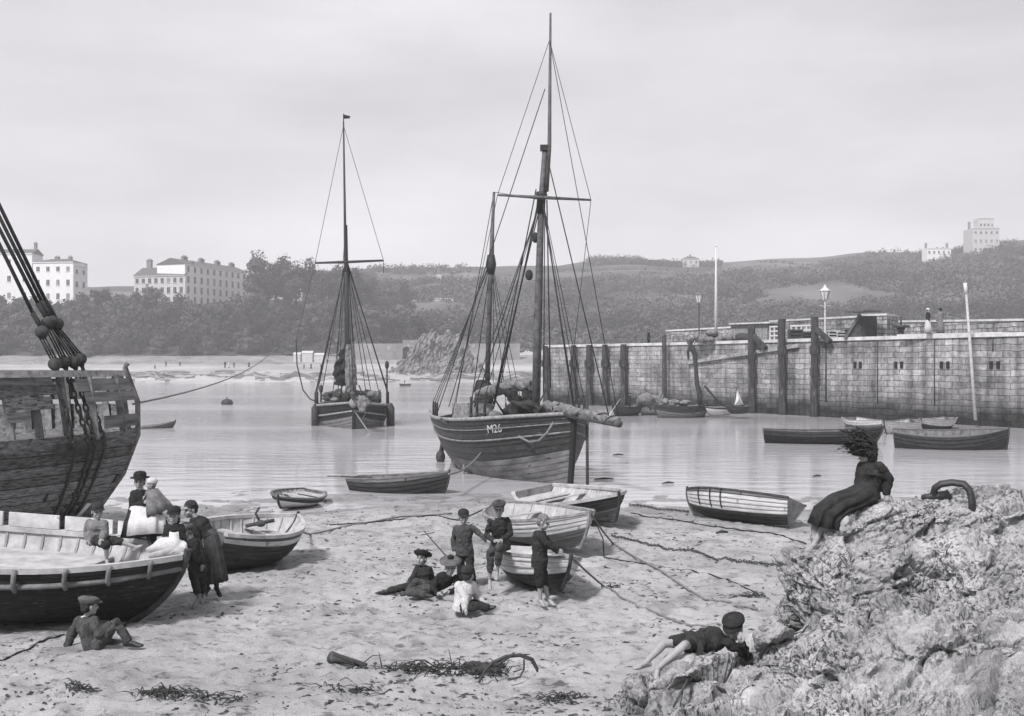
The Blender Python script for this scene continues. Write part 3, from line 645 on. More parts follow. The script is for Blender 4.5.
# ---- pier
ZT = 6.0
K = P(667, 346, 105); K.z = 0; R0 = P(1013, 335, 72); R0.z = 0; LE = P(545, 348, 118); LE.z = 0
rd = (R0-K).normalized(); R1 = K+rd*(R0-K).length*1.45; ld = (LE-K).normalized(); rn = V((-rd.y, rd.x, 0)); ln = V((ld.y, -ld.x, 0))
if rn.y < 0: rn = -rn
if ln.y < 0: ln = -ln
def pier_at(px):
    """point on the right-hand face seen in photo column px"""
    q = (px-512)/F; s = (q*K.y-K.x)/(rd.x-q*rd.y); return K+rd*s
def brick_mat(name, v, v2, sc, bwid, bh, mortar, weed=True):
    m = bpy.data.materials.new(name); m.use_nodes = True; nt = m.node_tree; b = nt.nodes['Principled BSDF']; M[name] = m
    tc = N(nt, 'ShaderNodeTexCoord'); br = N(nt, 'ShaderNodeTexBrick')
    nz0 = N(nt, 'ShaderNodeTexNoise'); nz0.inputs['Scale'].default_value = .8; L(nt, tc.outputs['UV'], nz0.inputs[0])
    dis = N(nt, 'ShaderNodeMix', data_type='RGBA', blend_type='LINEAR_LIGHT'); dis.inputs[0].default_value = .13; L(nt, tc.outputs['UV'], dis.inputs[6]); L(nt, nz0.outputs['Color'], dis.inputs[7])
    L(nt, dis.outputs[2], br.inputs[0])
    br.inputs['Scale'].default_value = sc; br.inputs['Brick Width'].default_value = bwid; br.inputs['Row Height'].default_value = bh; br.offset_frequency = 2; br.inputs['Mortar Smooth'].default_value = .3; br.inputs['Mortar Size'].default_value = mortar
    br.inputs['Color1'].default_value = (v, v, v, 1); br.inputs['Color2'].default_value = (v2, v2, v2, 1); br.inputs['Mortar'].default_value = (.07, .07, .07, 1); br.inputs['Bias'].default_value = 0
    n = N(nt, 'ShaderNodeTexNoise'); n.inputs['Scale'].default_value = .45; n.inputs['Detail'].default_value = 8; L(nt, tc.outputs['UV'], n.inputs[0])
    r = N(nt, 'ShaderNodeMapRange'); r.inputs[1].default_value = .3; r.inputs[2].default_value = .7; r.inputs[3].default_value = .45; r.inputs[4].default_value = 1.5; L(nt, n.outputs[0], r.inputs[0])
    n2 = N(nt, 'ShaderNodeTexNoise'); n2.inputs['Scale'].default_value = 3.5; n2.inputs['Detail'].default_value = 5; L(nt, tc.outputs['UV'], n2.inputs[0])
    r2 = N(nt, 'ShaderNodeMapRange'); r2.inputs[1].default_value = .35; r2.inputs[2].default_value = .7; r2.inputs[3].default_value = .7; r2.inputs[4].default_value = 1.2; L(nt, n2.outputs[0], r2.inputs[0])
    k = N(nt, 'ShaderNodeMath', operation='MULTIPLY'); L(nt, r.outputs[0], k.inputs[0]); L(nt, r2.outputs[0], k.inputs[1])
    mps = N(nt, 'ShaderNodeMapping'); mps.inputs['Scale'].default_value = (1.3, .10, 1); L(nt, tc.outputs['UV'], mps.inputs[0]); n5 = N(nt, 'ShaderNodeTexNoise'); n5.inputs['Scale'].default_value = 1.2; n5.inputs['Detail'].default_value = 6; L(nt, mps.outputs[0], n5.inputs[0])
    r5 = N(nt, 'ShaderNodeMapRange'); r5.inputs[1].default_value = .42; r5.inputs[2].default_value = .62; r5.inputs[3].default_value = 1.12; r5.inputs[4].default_value = .62; L(nt, n5.outputs[0], r5.inputs[0])
    k9 = N(nt, 'ShaderNodeMath', operation='MULTIPLY'); L(nt, k.outputs[0], k9.inputs[0]); L(nt, r5.outputs[0], k9.inputs[1]); fac = k9.outputs[0]
    if weed:      # tide-stained lower courses with weed at the foot
        sp = N(nt, 'ShaderNodeSeparateXYZ'); L(nt, tc.outputs['UV'], sp.inputs[0])
        ad = N(nt, 'ShaderNodeMath', operation='MULTIPLY_ADD'); L(nt, n.outputs[0], ad.inputs[0]); ad.inputs[1].default_value = -3.2; L(nt, sp.outputs[1], ad.inputs[2])
        w_ = N(nt, 'ShaderNodeMapRange'); w_.inputs[1].default_value = -.9; w_.inputs[2].default_value = .1; w_.inputs[3].default_value = .16; w_.inputs[4].default_value = 1; L(nt, ad.outputs[0], w_.inputs[0])
        w2 = N(nt, 'ShaderNodeMapRange'); w2.inputs[1].default_value = 1.0; w2.inputs[2].default_value = 4.2; w2.inputs[3].default_value = .66; w2.inputs[4].default_value = 1; L(nt, sp.outputs[1], w2.inputs[0])
        for s in (w_, w2):
            k2 = N(nt, 'ShaderNodeMath', operation='MULTIPLY'); L(nt, fac, k2.inputs[0]); L(nt, s.outputs[0], k2.inputs[1]); fac = k2.outputs[0]
    cc = N(nt, 'ShaderNodeCombineColor')
    for i in range(3): L(nt, fac, cc.inputs[i])
    mm = N(nt, 'ShaderNodeMix', data_type='RGBA', blend_type='MULTIPLY'); mm.inputs[0].default_value = 1; L(nt, br.outputs[0], mm.inputs[6]); L(nt, cc.outputs[0], mm.inputs[7])
    L(nt, mm.outputs[2], b.inputs['Base Color']); b.inputs['Roughness'].default_value = .9; b.inputs['Specular IOR Level'].default_value = .2
    bp = N(nt, 'ShaderNodeBump'); bp.inputs['Strength'].default_value = .7; bp.inputs['Distance'].default_value = .06
    ad2 = N(nt, 'ShaderNodeMath', operation='MULTIPLY_ADD'); L(nt, br.outputs['Fac'], ad2.inputs[0]); ad2.inputs[1].default_value = -1; L(nt, n2.outputs[0], ad2.inputs[2])
    L(nt, ad2.outputs[0], bp.inputs['Height']); L(nt, bp.outputs[0], b.inputs['Normal'])
brick_mat('pier_stone', .22, .34, 1, 1.15, .42, .022)
brick_mat('rubble_stone', .24, .38, 1, .8, .36, .03, False)
def wall_face(mb, a, b, z0, z1, m=0, nx=1):
    """one flat vertical face with UV in metres"""
    a, b = V(a), V(b); l = (b-a).length
    mb.add([(a.x, a.y, z0), (b.x, b.y, z0), (b.x, b.y, z1), (a.x, a.y, z1)], [(0, 1, 2, 3)], m, False, [(0, z0), (l, z0), (l, z1), (0, z1)])
pier = thing('stone_pier', 'long coursed stone harbour pier with a dark tide-stained foot at the right', 'pier', (K.x+6, K.y-10, 0))
mb = MB()
KB, LB, RB = K+rn*12+ln*0, LE+ln*12, R1+rn*14
wall_face(mb, LE, K, -3, ZT); wall_face(mb, K, R1, -3, ZT); wall_face(mb, LB, LE, -3, ZT); wall_face(mb, R1, RB, -3, ZT); wall_face(mb, RB, LB, -3, ZT)
part('wall', mb, 'pier_stone', pier)
mb = MB(); mb.add([(p.x, p.y, ZT-.02) for p in (LE, K, R1, RB, LB)], [(0, 1, 2, 3, 4)]); part('deck', mb, 'stone_wall', pier)
mb = MB(); cop = []
for a, b, nn in ((LE, K, ln), (K, R1, rn)):
    l = (b-a).length; u = (b-a).normalized(); x = 0
    while x < l-.1:
        w_ = min(random.uniform(1.3, 1.9), l-x); p = a+u*(x+w_/2)+nn*.42; 
        mb.beam(p-u*(w_/2-.012)+V((0, 0, ZT+.11)), p+u*(w_/2-.012)+V((0, 0, ZT+.11)), 1.05, .26); x += w_
mat('coping', .46, .9, .25, 1.2, .4, 8); part('coping', mb, 'coping', pier)
# paired drain holes, drain pipes, iron rungs
for px in (858, 899, 945, 995):
    h = MB(); 
    for dx in (-.27, .27): 
        c = pier_at(px)+rd*dx-rn*.03; h.box((c.x, c.y, 4.1), (.24, .10, .5), Matrix((rd, rn, V((0, 0, 1)))).transposed())
    part('drain_hole_shade', h, 'eye', pier)  # black blocks on the face; the holes' inner shade is their colour
for px in (826.5, 878, 935, 993.5):
    h = MB(); c = pier_at(px)-rn*.07; h.tube([(c.x, c.y, 5.9 if px < 990 else 6.0), (c.x, c.y, 1.2 if px < 990 else 5.0)], .055 if px < 830 else .035, 6); part('drain_pipe', h, 'iron', pier)
# sloping slip (string course) left of the big piles
mb = MB(); a = pier_at(690); b = pier_at(800)
za = CH-(362.5-HZ)*a.y/F; zb = CH-(345.5-HZ)*b.y/F
mb.beam(V((a.x, a.y, za))-rn*.18, V((b.x, b.y, zb))-rn*.10, .3, .3); part('stair_string', mb, 'stone_wall', pier)
# breast wall along the seaward side
def wall_thing(name, label, a, b, z0, z1, th, ms='rubble_stone', cat='wall'):
    a, b = V(a), V(b); a.z = b.z = 0; n = (b-a).normalized(); n = V((-n.y, n.x, 0)); n = n if n.y > 0 else -n
    t = thing(name, label, cat, ((a.x+b.x)/2, (a.y+b.y)/2, z0)); m = MB(); c, d = b+n*th, a+n*th
    z1a, z1b = z1 if isinstance(z1, tuple) else (z1, z1)
    for p, q, za_, zb_ in ((a, b, z1a, z1b), (b, c, z1b, z1b), (c, d, z1b, z1a), (d, a, z1a, z1a)):
        l = (q-p).length; m.add([(p.x, p.y, z0), (q.x, q.y, z0), (q.x, q.y, zb_), (p.x, p.y, za_)], [(0, 1, 2, 3)], 0, False, [(0, z0), (l, z0), (l, zb_), (0, za_)])
    part('stonework', m, ms, t)
    m = MB(); m.beam(V((a.x, a.y, z1a+.07))+n*th/2, V((b.x, b.y, z1b+.07))+n*th/2, th+.14, .16); part('coping', m, 'coping', t); return t
wall_thing('breast_wall', 'low stone breast wall with pale coping behind the net heap on the pier', gpp(666, 134), gpp(731, 124), ZT-.03, (zyp(331.5, 134), zyp(328, 124)), .9)
wall_thing('parapet_wall', 'long rough stone parapet running behind the tall piles and cart', gpp(770, 121), gpp(866, 101), ZT-.03, (zyp(322, 121), zyp(317, 101)), 1.0)
wall_thing('stone_block', 'square rough stone block with a pale top at the end of the parapet', gpp(861.5, 94), gpp(887, 92.5), ZT-.03, zyp(316, 94), 3.0)
wall_thing('seaward_wall', 'low rubble wall behind the two women on the right end of the pier', gpp(888, 104), gpp(1070, 80), ZT-.03, (zyp(322.5, 104), zyp(320, 80)), .8)
# timber piles
def pile(loc, h, label, cap=False, brace=None, w=.62):
    t = thing('timber_pile', label, 'pile', loc, 'timber fender piles along the pier'); r = random.Random(int(loc.x*10)); m = MB()
    rings = []
    for z in (-3, 0, h*.3, h*.6, h-.4, h):
        s = w/2*(1+r.uniform(-.06, .06)); j = r.uniform(-.05, .05)
        rings.append([V((loc.x+j+s*math.cos(a)*(1.0 if i % 2 else 1.04), loc.y+s*math.sin(a), loc.z+z)) for i, a in enumerate([k*math.pi/4+.39 for k in range(8)])])
    m.loft(rings, smooth=False); part('post', m, 'timber', t)
    for zc in ((h-1.9,) if cap else (h-2.6, h*.45)):
        m = MB(); m.tube([(loc.x, loc.y, loc.z+zc-.35), (loc.x, loc.y, loc.z+zc+.35)], w*.72 if cap else w*.58, 10, smooth=False); part('collar', m, 'timber', t)
    if brace:
        m = MB(); m.beam((loc.x, loc.y, loc.z+h-.8) , (loc.x+brace[0], loc.y+brace[1], loc.z+h-brace[2]), .4, .32); part('brace', m, 'timber', t)
    return t
def left_at(px):
    q = (px-512)/F; s = (q*K.y-K.x)/(ld.x-q*ld.y); return K+ld*s
lb = ['hidden partly behind the ketch rigging, leftmost on the pier head', 'second from left on the pier head, right of the ketch', 'third from the left on the pier head', 'above the stern of the dinghy with a standing figure', 'nearest the corner of the pier head wall']
for px, l in zip((549, 577, 592.5, 609, 627), lb):
    p = left_at(px)-ln*.55; pile(V((p.x, p.y, 0)), ZT+.15, 'dark collared timber pile, '+l, True)
for px, top, l in ((757, 325, 'leftmost tall timber pile rising above the pier edge beside the shed'), (787, 319, 'middle of the three tall timber piles above the pier edge'), (819.5, 317, 'rightmost tall timber pile with a raking brace beside the lamp post')):
    p = pier_at(px)-rn*.55; pile(V((p.x, p.y, 0)), zy(top, p.y), l, False, (rd*1.7).xy[:] + (2.0,) if px != 787 else None, .62)
# dark boom post at the corner
m = MB(); m.tube([(K.x-.4, K.y-1.0, -2.5), (K.x-.4, K.y-1.0, ZT+.9)], .22, 8); solo('mooring_post', m, 'timber', 'slim black mooring post at the corner of the pier', 'post')
# lamp posts
def lamp_post(base, h, label, pale):
    t = thing('lamp_post', label, 'lamp post', base, 'lamp posts on the pier'); x, y, z = base; ms = 'pale_spar' if pale else 'iron'
    m = MB(); m.tube([(x, y, z), (x, y, z+.5), (x, y, z+.55), (x, y, z+h-1.0)], [.16, .14, .075, .05], 10); m.ell((x, y, z+.55), (.15, .15, .06)); m.ell((x, y, z+h*.6), (.09, .09, .05)); part('post', m, ms, t)
    m = MB(); m.beam((x-.45, y, z+h-1.5), (x+.45, y, z+h-1.5), .05, .05); part('ladder_bar', m, ms, t)
    m = MB(); m.loft([[V((x+r*math.cos(a), y+r*math.sin(a), z+h+q)) for a in [k*math.pi/3 for k in range(6)]] for r, q in ((.2, -1.0), (.36, -.3))], smooth=False); lan = part('lantern', m, 'brass_glass', t)
    m = MB()
    for k in range(6):
        a = k*math.pi/3; m.tube([(x+.2*math.cos(a), y+.2*math.sin(a), z+h-1.0), (x+.37*math.cos(a), y+.37*math.sin(a), z+h-.3)], .022, 4)
    part('lantern_frame', m, 'iron', lan)
    m = MB(); m.loft([[V((x+r*math.cos(a), y+r*math.sin(a), z+h+q)) for a in [k*math.pi/3 for k in range(6)]] for r, q in ((.42, -.31), (.38, -.24), (.14, -.04), (.11, .06), (.03, .2))], smooth=False); part('lantern_roof', m, 'white_paint' if pale else 'grey_hull', t)
p = gpp(699, 116); lamp_post((p.x, p.y, ZT), zyp(289.5, 116)-ZT-.2, 'dark lamp post with a glazed lantern left of the white flagpole', False)
p = gpp(825, 97); lamp_post((p.x, p.y, ZT), zyp(284.5, 97)-ZT-.2, 'pale lamp post with a white-topped lantern behind the rightmost tall pile', True)
p = gpp(716, 118); t = thing('flagpole', 'tall white flagpole standing on the pier beside the net heap', 'flagpole', (p.x, p.y, ZT)); m = MB(); m.tube([(p.x, p.y, ZT), (p.x, p.y, zyp(285, 118)), (p.x, p.y, zyp(246, 118))], [.16, .12, .06], 8); part('pole', m, 'white_paint', t)
m = MB(); m.ell((p.x, p.y, zyp(246, 118)), (.11, .11, .11)); part('finial', m, 'white_paint', t)
# shed, net heap, barrels, railings, ramp, capstan
def shed():
    a, b = gpp(731, 117), gpp(768, 113); n = rn; z1 = zyp(324.5, 115); t = thing('timber_shed', 'low boarded shed against the parapet left of the tall piles', 'shed', ((a.x+b.x)/2, (a.y+b.y)/2, ZT))
    m = MB(); u = (b-a).normalized(); l = (b-a).length; k = 0
    while k < 14:
        p = a+u*(l*(k+.5)/14); m.box((p.x, p.y, (ZT+z1)/2), (l/14-.03, .12+.03*(k % 2), z1-ZT), Matrix((u, V((-u.y, u.x, 0)), V((0, 0, 1)))).transposed()); k += 1
    c = (a+b)/2+n*1.3; m.box((c.x, c.y, (ZT+z1)/2), (l-.1, 2.3, z1-ZT-.05), Matrix((u, V((-u.y, u.x, 0)), V((0, 0, 1)))).transposed()); part('boarding', m, 'bare_wood', t)
    m = MB(); m.beam(V((a.x, a.y, z1+.1))+n*1.1-u*.2, V((b.x, b.y, z1+.1))+n*1.1+u*.2, 3.0, .14); part('roof', m, 'coping', t)
shed()
def net_heap():
    p = gpp(711, 113); m = MB(); r = random.Random(3)
    for i in range(26): m.ell((p.x+r.gauss(0, .85), p.y+r.gauss(0, .6), ZT+.2+abs(r.gauss(0, .38))), (r.uniform(.3, .7), r.uniform(.3, .6), r.uniform(.15, .42)), Matrix.Rotation(r.uniform(0, 3), 3, 'Z'), 9, 6)
    for i in range(12): a = r.uniform(0, 6.28); m.tube([(p.x+1.6*math.cos(a), p.y+math.sin(a), ZT+.05), (p.x+.7*math.cos(a), p.y+.5*math.sin(a), ZT+.7), (p.x+r.uniform(-.4, .4), p.y, ZT+1.2)], .06, 5)
    solo('net_heap', m, 'interior_mid', 'heaped fishing nets and gear on the pier below the flagpole', 'fishing nets')
net_heap()
for i, (px, d, l) in enumerate(((742, 112, 'dark barrel lying before the boarded shed'), (749, 111.5, 'dark barrel lying right of the other one, before the boarded shed'))):
    p = gpp(px, d); t = thing('barrel', l, 'barrel', (p.x, p.y, ZT), 'barrels by the shed'); m = MB(); q = [V((p.x-.55+1.1*s, p.y, ZT+.5)) for s in (0, .15, .5, .85, 1)]; m.tube(q, [.36, .43, .5, .43, .36], 12); part('staves', m, 'dark_wood', t)
    m = MB(); 
    for s in (.15, .35, .65, .85): m.tube([(p.x-.55+1.1*s-.03, p.y, ZT+.5), (p.x-.55+1.1*s+.03, p.y, ZT+.5)], .5 if .2 < s < .8 else .46, 12, smooth=False)
    part('hoop', m, 'iron', t)
def railing(px0, px1, d, y0, y1, label, n, rails, ms):
    a, b = gpp(px0, d), gpp(px1, d-2); t = thing('railing', label, 'railing', ((a.x+b.x)/2, (a.y+b.y)/2, ZT)); z1 = zyp(y0, d)
    for i in range(n):
        p = a.lerp(b, i/(n-1)); m = MB(); m.beam((p.x, p.y, ZT), (p.x, p.y, z1), .11, .11, (0, 1, 0)); part('post', m, ms, t)
    for k in range(rails):
        z = ZT+(z1-ZT)*(k+1)/rails-.08; m = MB(); m.beam((a.x, a.y-.06, z), (b.x, b.y-.06, z), .06, .13); part('rail', m, ms, t)
railing(770, 783, 112, 326, 337, 'short pale slatted fence between the shed and the middle pile', 4, 4, 'white_paint')
railing(791, 817, 105, 325, 337, 'pale slatted crates and rails between the two right-hand piles', 6, 4, 'white_paint')
railing(673, 689, 124, 336, 345, 'thin iron railing at the top of the pier steps', 4, 2, 'grey_hull')
def crates():
    for i, (px, d, s, l) in enumerate(((795, 103, 1.1, 'dark wheel-like cart tub between the right-hand piles'), (806, 103, .9, 'dark upright crate between the right-hand piles'), (833, 98, .9, 'pale slatted fish crate right of the rightmost pile'), (841, 97.5, .8, 'pale slatted fish crate nearest the dark bollard'))):
        p = gpp(px, d); t = thing('slatted_crate', l, 'crate', (p.x, p.y, ZT)); m = MB(); ms = 'dark_wood' if i < 2 else 'interior_pale'
        m.box((p.x, p.y, ZT+s*.5), (s*.9, s*.6, s*.9)); part('inner_shade', m, 'eye', t)  # black box inside the crate: shade between the slats, put into its colour
        m = MB()
        for k in range(4): z = ZT+s*(.1+.27*k); m.box((p.x, p.y-.02, z), (s, s*.7, s*.12))
        for dx in (-.48, .48): m.box((p.x+dx*s, p.y-s*.36, ZT+s*.5), (.1*s, .05, s*1.04))
        part('slats', m, ms, t)
crates()
p = gpp(848, 96); t = thing('bollard', 'dark iron bollard on the pier edge left of the timber ramp', 'bollard', (p.x, p.y, ZT)); m = MB(); m.tube([(p.x, p.y, ZT), (p.x, p.y, ZT+.15), (p.x, p.y, ZT+.2), (p.x, p.y, ZT+.75)], [.34, .33, .22, .24], 12); part('shaft', m, 'iron', t); m = MB(); m.ell((p.x, p.y, ZT+.85), (.32, .32, .14)); part('cap', m, 'iron', t)
p = gpp(733.5, 112); t = thing('bollard', 'dark stubby bollard on the pier edge below the boarded shed', 'bollard', (p.x, p.y, ZT)); m = MB(); m.tube([(p.x, p.y, ZT-.9), (p.x, p.y, ZT+.3)], [.26, .24], 12); part('shaft', m, 'iron', t); m = MB(); m.ell((p.x, p.y, ZT+.35), (.32, .32, .14)); part('cap', m, 'iron', t)
def ramp():
    a, b = gpp(846, 93), gpp(861, 92); z0, z1 = ZT, zyp(316, 92); t = thing('timber_ramp', 'steep dark timber ramp leaning on the square stone block', 'ramp', (a.x, a.y, ZT)); n = rn
    m = MB(); m.add([(a.x, a.y, z0), (b.x, b.y, z0), (b.x, b.y, z1), (a.x+n.x*3, a.y+n.y*3, z0), (b.x+n.x*3, b.y+n.y*3, z0), (b.x+n.x*3, b.y+n.y*3, z1)], [(0, 1, 2), (3, 5, 4), (0, 3, 4, 1), (1, 4, 5, 2), (0, 2, 5, 3)]); part('boards', m, 'dark_wood', t)
    m = MB(); a2, b2 = V((a.x, a.y, z0+.1))-n*.1, V((b.x, b.y, z1+.1))-n*.1; m.beam(a2, b2, .2, .2); m.beam(V((b.x, b.y, z1+.35))-rd*.9, V((b.x, b.y, z1+.35))+rd*1.2, 1.8, .12); part('top_platform', m, 'slate', t)
ramp()
p = gpp(901, 88); t = thing('capstan', 'dark iron capstan with a flared head behind the pier edge', 'capstan', (p.x, p.y, ZT)); m = MB()
m.tube([(p.x, p.y, ZT), (p.x, p.y, ZT+.2), (p.x, p.y, ZT+.25), (p.x, p.y, ZT+.6), (p.x, p.y, ZT+.85)], [.45, .45, .25, .2, .34], 12); part('drum', m, 'iron', t)
m = MB(); m.tube([(p.x, p.y, ZT+.85), (p.x, p.y, ZT+.95), (p.x, p.y, ZT+1.05)], [.6, .62, .5], 12); m.tube([(p.x, p.y, ZT+1.0), (p.x, p.y, ZT+1.7)], .06, 6); part('head', m, 'iron', t)
m = MB(); a = pier_at(975); m.tube([P(975.5, 420, a.y-2.5), P(970.5, 350, a.y-1.6), P(966, 292, a.y-.8)], [.12, .105, .08], 8); t = thing('leaning_spar', 'long pale spar leaning upright against the right-hand pier wall', 'spar', P(975.5, 420, a.y-2.5)); part('pole', m, 'pale_spar', t)
m = MB(); q = P(966, 294, a.y-.8); m.tube([q, q+V((-.06, 0, .75))], [.13, .12], 8); part('pole_head', m, 'white_paint', t)

m = MB(); a = gpp(905, 98); b = gpp(1060, 84); a = gp(905, 80.5); b = gp(1010, 74.5); m.beam(V((a.x, a.y, ZT+.15)), V((b.x, b.y, ZT+.15)), 2.2, .34); part('raised_walk', m, 'coping', pier)
# ---- buildings on the cliff and the far hill
def building(name, label, a, b, z0, h, depth, floors, cols, roof='gable', rh=3, chim=(), wallm='render_white', roofm='slate', win=(1.3, 2.2), crenel=False, side_win=0, zoff=.12, group=None):
    """a->b: the facade seen from the harbour (its left and right foot)"""
    a, b = V((a.x, a.y, z0)), V((b.x, b.y, z0)); u = (b-a); l = u.length; u.normalize(); n = V((-u.y, u.x, 0)); up = V((0, 0, 1)); R = Matrix((u, n, up)).transposed()
    t = thing(name, label, 'building', a.lerp(b, .5), group); m = MB(); c = a+u*l/2+n*depth/2
    m.box(c+up*(h/2-1.5), (l, depth, h+3), R); 
    m.beam(a-n*.15+up*(h-.2)-u*.15, b-n*.15+up*(h-.2)+u*.15, .3, .35)
    if crenel:
        k = max(4, int(l/1.4))
        for i in range(k): m.box(a+u*(l*(i+.5)/k)+n*.2+up*(h+.4), (l/k*.55, .4, .9), R)
    part('wall', m, wallm, t)
    if roof != 'flat':
        m = MB(); o = .35; e = [a-u*o-n*o+up*h, b+u*o-n*o+up*h, b+u*o+n*(depth+o)+up*h, a-u*o+n*(depth+o)+up*h]; ins = depth*.45 if roof == 'hip' else 0
        r0, r1 = a+u*(ins-o)+n*depth/2+up*(h+rh), b-u*(ins-o)+n*depth/2+up*(h+rh); m.add(e+[r0, r1], [(0, 1, 5, 4), (2, 3, 4, 5), (1, 2, 5), (3, 0, 4), (3, 2, 1, 0)]); rf = part('roof', m, roofm, t)
    else: rf = t
    for f_ in range(floors):
        for k in range(cols):
            ww, wh = win; wh2 = wh*(.8 if f_ == floors-1 and floors > 2 else 1); fx = l*(k+.5)/cols; fz = h*(f_+.5)/floors-.1
            m = MB(); m.box(a+u*fx-n*.02+up*fz, (ww, .08, wh2), R); wn = part('window', m, 'glass_dark' if random.random() < .72 else 'interior_mid', t)
            if floors*cols < 60:
                m = MB(); m.box(a+u*fx-n*.10+up*(fz-wh2/2-.1), (ww+.3, .2, .16), R); m.box(a+u*fx-n*.075+up*fz, (.07, .04, wh2-.02), R); part('window_frame', m, wallm, wn)
    for k in range(side_win):
        for f_ in range(floors):
            m = MB(); m.box(a-u*.02+n*depth*(k+.5)/side_win+up*(h*(f_+.5)/floors), (.08, win[0], win[1]), R); part('window', m, 'glass_dark', t)
            m = MB(); m.box(b+u*.02+n*depth*(k+.5)/side_win+up*(h*(f_+.5)/floors), (.08, win[0], win[1]), R); part('window', m, 'glass_dark', t)
    for (s, ch, cw) in chim:
        m = MB(); q = a+u*l*s+n*depth*.5; m.box(q+up*(h+rh*.4+ch/2), (cw, 1.2, ch+rh*.8), R); m.box(q+up*(h+rh*.8+ch), (cw+.25, 1.45, .3), R)
        cm = part('chimney', m, 'brick_dark', rf)
        m = MB(); k = max(2, int(cw/.6))
        for i in range(k): m.tube([q+u*(cw*(i+.5)/k-cw/2)+up*(h+rh*.8+ch), q+u*(cw*(i+.5)/k-cw/2)+up*(h+rh*.8+ch+.75)], [.2, .15], 6)
        if rf is not t: part('chimney_pots', m, 'brick_dark', t)
        else: part('chimney_pots', m, 'brick_dark', t)
    return t
d = 424
z = zy(303, d); building('white_villa', 'white two-storey villa on the cliff top at the far left', P(33, 0, d), P(73, 0, d-2), z, zy(262, d)-z, 11, 3, 4, 'hip', 1.6, ((.42, 1.0, 1.6), (.75, .9, 1.2)), side_win=2)
building('white_villa_wing', 'small white wing joined to the right of the far-left villa', P(73.3, 0, d-2), P(87, 0, d+6), z, zy(265, d)-z, 9, 3, 2, 'flat')
building('grey_house', 'grey house with a tall chimney cut off by the left edge of the cliff top', P(-14, 0, d+4), P(32, 0, d+4), z, zy(252, d)-z, 10, 3, 3, 'gable', 2, ((.96, 2.6, .9),), 'render_white')
z = zy(306, d+8); building('hotel_terrace', 'long white four-storey terrace with rows of tall windows on the cliff top', P(185, 0, d-4), P(247, 0, d+34), z, zy(264.5, d)-z, 13, 4, 10, 'gable', 2.4, ((.2, 1.5, 2.6), (.46, 1.5, 2.6), (.72, 1.5, 2.6), (.96, 1.5, 2.6)), win=(1.25, 2.6))
building('gabled_house', 'lower gabled house with big chimneys joined to the left of the terrace', P(134, 0, d+2), P(184.4, 0, d-4), z, zy(275.5, d)-z, 12, 3, 8, 'gable', 3.6, ((.13, 3.6, 2.0), (.52, 3.4, 1.8), (.66, 2.2, 1.8), (.95, 2.4, 2.2)), 'render_grey')
building('lower_terrace', 'pale terrace glimpsed through the trees right of the long white terrace', P(248, 0, d+36), P(302, 0, d+52), zy(307, d+40), 8.5, 9, 2, 9, 'gable', 2.2, ((.3, 1.2, 2), (.7, 1.2, 2)), win=(1.3, 2.2))
dd = 620
def far_house(name, label, u0, u1, yb, yt, d, floors, cols, roof='gable', rh=1.6, chim=(), wm='render_white', dep=8, **k):
    z0 = zy(yb, d); return building(name, label, P(u0, 0, d), P(u1, 0, d), z0-1.5, zy(yt, d)-z0+1.5, dep, floors, cols, roof, rh, chim, wm, win=k.pop('win', (1.1, 1.6)), **k)
far_house('white_house', 'white house with two chimneys on the right-hand hilltop', 927, 951, 262, 248, 640, 2, 5, 'flat', 1, ((.06, 2.0, 1.0), (.94, 2.0, 1.0)))
far_house('castellated_house', 'tall grey castle-like house on the hilltop at the right edge', 973, 999.5, 251, 228, 650, 3, 5, 'flat', 1, ((.04, 3.2, 1.2),), 'render_grey', 14, crenel=True)
far_house('round_tower', 'broad low tower rising from the roof of the castle-like house', 979, 994, 229, 218, 656, 1, 4, 'flat', 1, (), 'render_grey', 8)
far_house('walled_house', 'low pale ruined-looking house with long walls on the middle hillside', 434, 461, 308, 298, 520, 1, 5, 'flat', 1, ((.2, 1.5, .8),), 'render_white', 7)
far_house('garden_wall', 'long pale terrace wall left of the low house on the hillside', 408, 433.5, 305, 300, 522, 1, 1, 'flat', 1, (), 'render_grey', 1, win=(.6, 1.2))
far_house('chapel', 'small pale chapel below the spire on the far skyline', 441, 462, 288, 279, 640, 1, 4, 'gable', 3, (), 'render_grey')
sp_ = thing('church_spire', 'thin church spire standing on the far skyline', 'spire', P(439, 284, 638)); m = MB(); q = P(439, 284, 638); m.box(q+V((0, 0, 1)), (3, 3, 9)); part('tower', m, 'render_grey', sp_); m = MB(); m.tube([q+V((0, 0, 5.5)), q+V((0, 0, 12.5))], [1.7, .1], 8, smooth=False); part('spire', m, 'slate', sp_)
for i, (u0, u1, l) in enumerate(((562, 570, 'leftmost of the small pale cottages under the wooded ridge'), (573, 581, 'second of the small pale cottages under the wooded ridge'), (584, 589, 'third small pale cottage under the wooded ridge'), (592, 597, 'rightmost small pale cottage under the wooded ridge'))):
    far_house('hill_cottage', l, u0, u1, 281, 276.5, 690, 1, 2, 'gable', 1.6, (), group='cottages under the ridge')
far_house('ridge_house', 'small grey house on the skyline right of the wooded ridge', 683, 699, 263, 258.5, 735, 1, 3, 'hip', 1.8, ((.5, 1.2, 1),), 'render_grey')
far_house('pale_farmhouse', 'pale farmhouse on the slope left of the white hilltop house', 902, 918, 279, 272, 560, 1, 3, 'gable', 2, ())
far_house('slope_cottage', 'small pale cottage half hidden on the slope below the castle-like house', 973, 985, 290, 285, 470, 1, 2, 'gable', 1.2, (), win=(.7, 1.0))
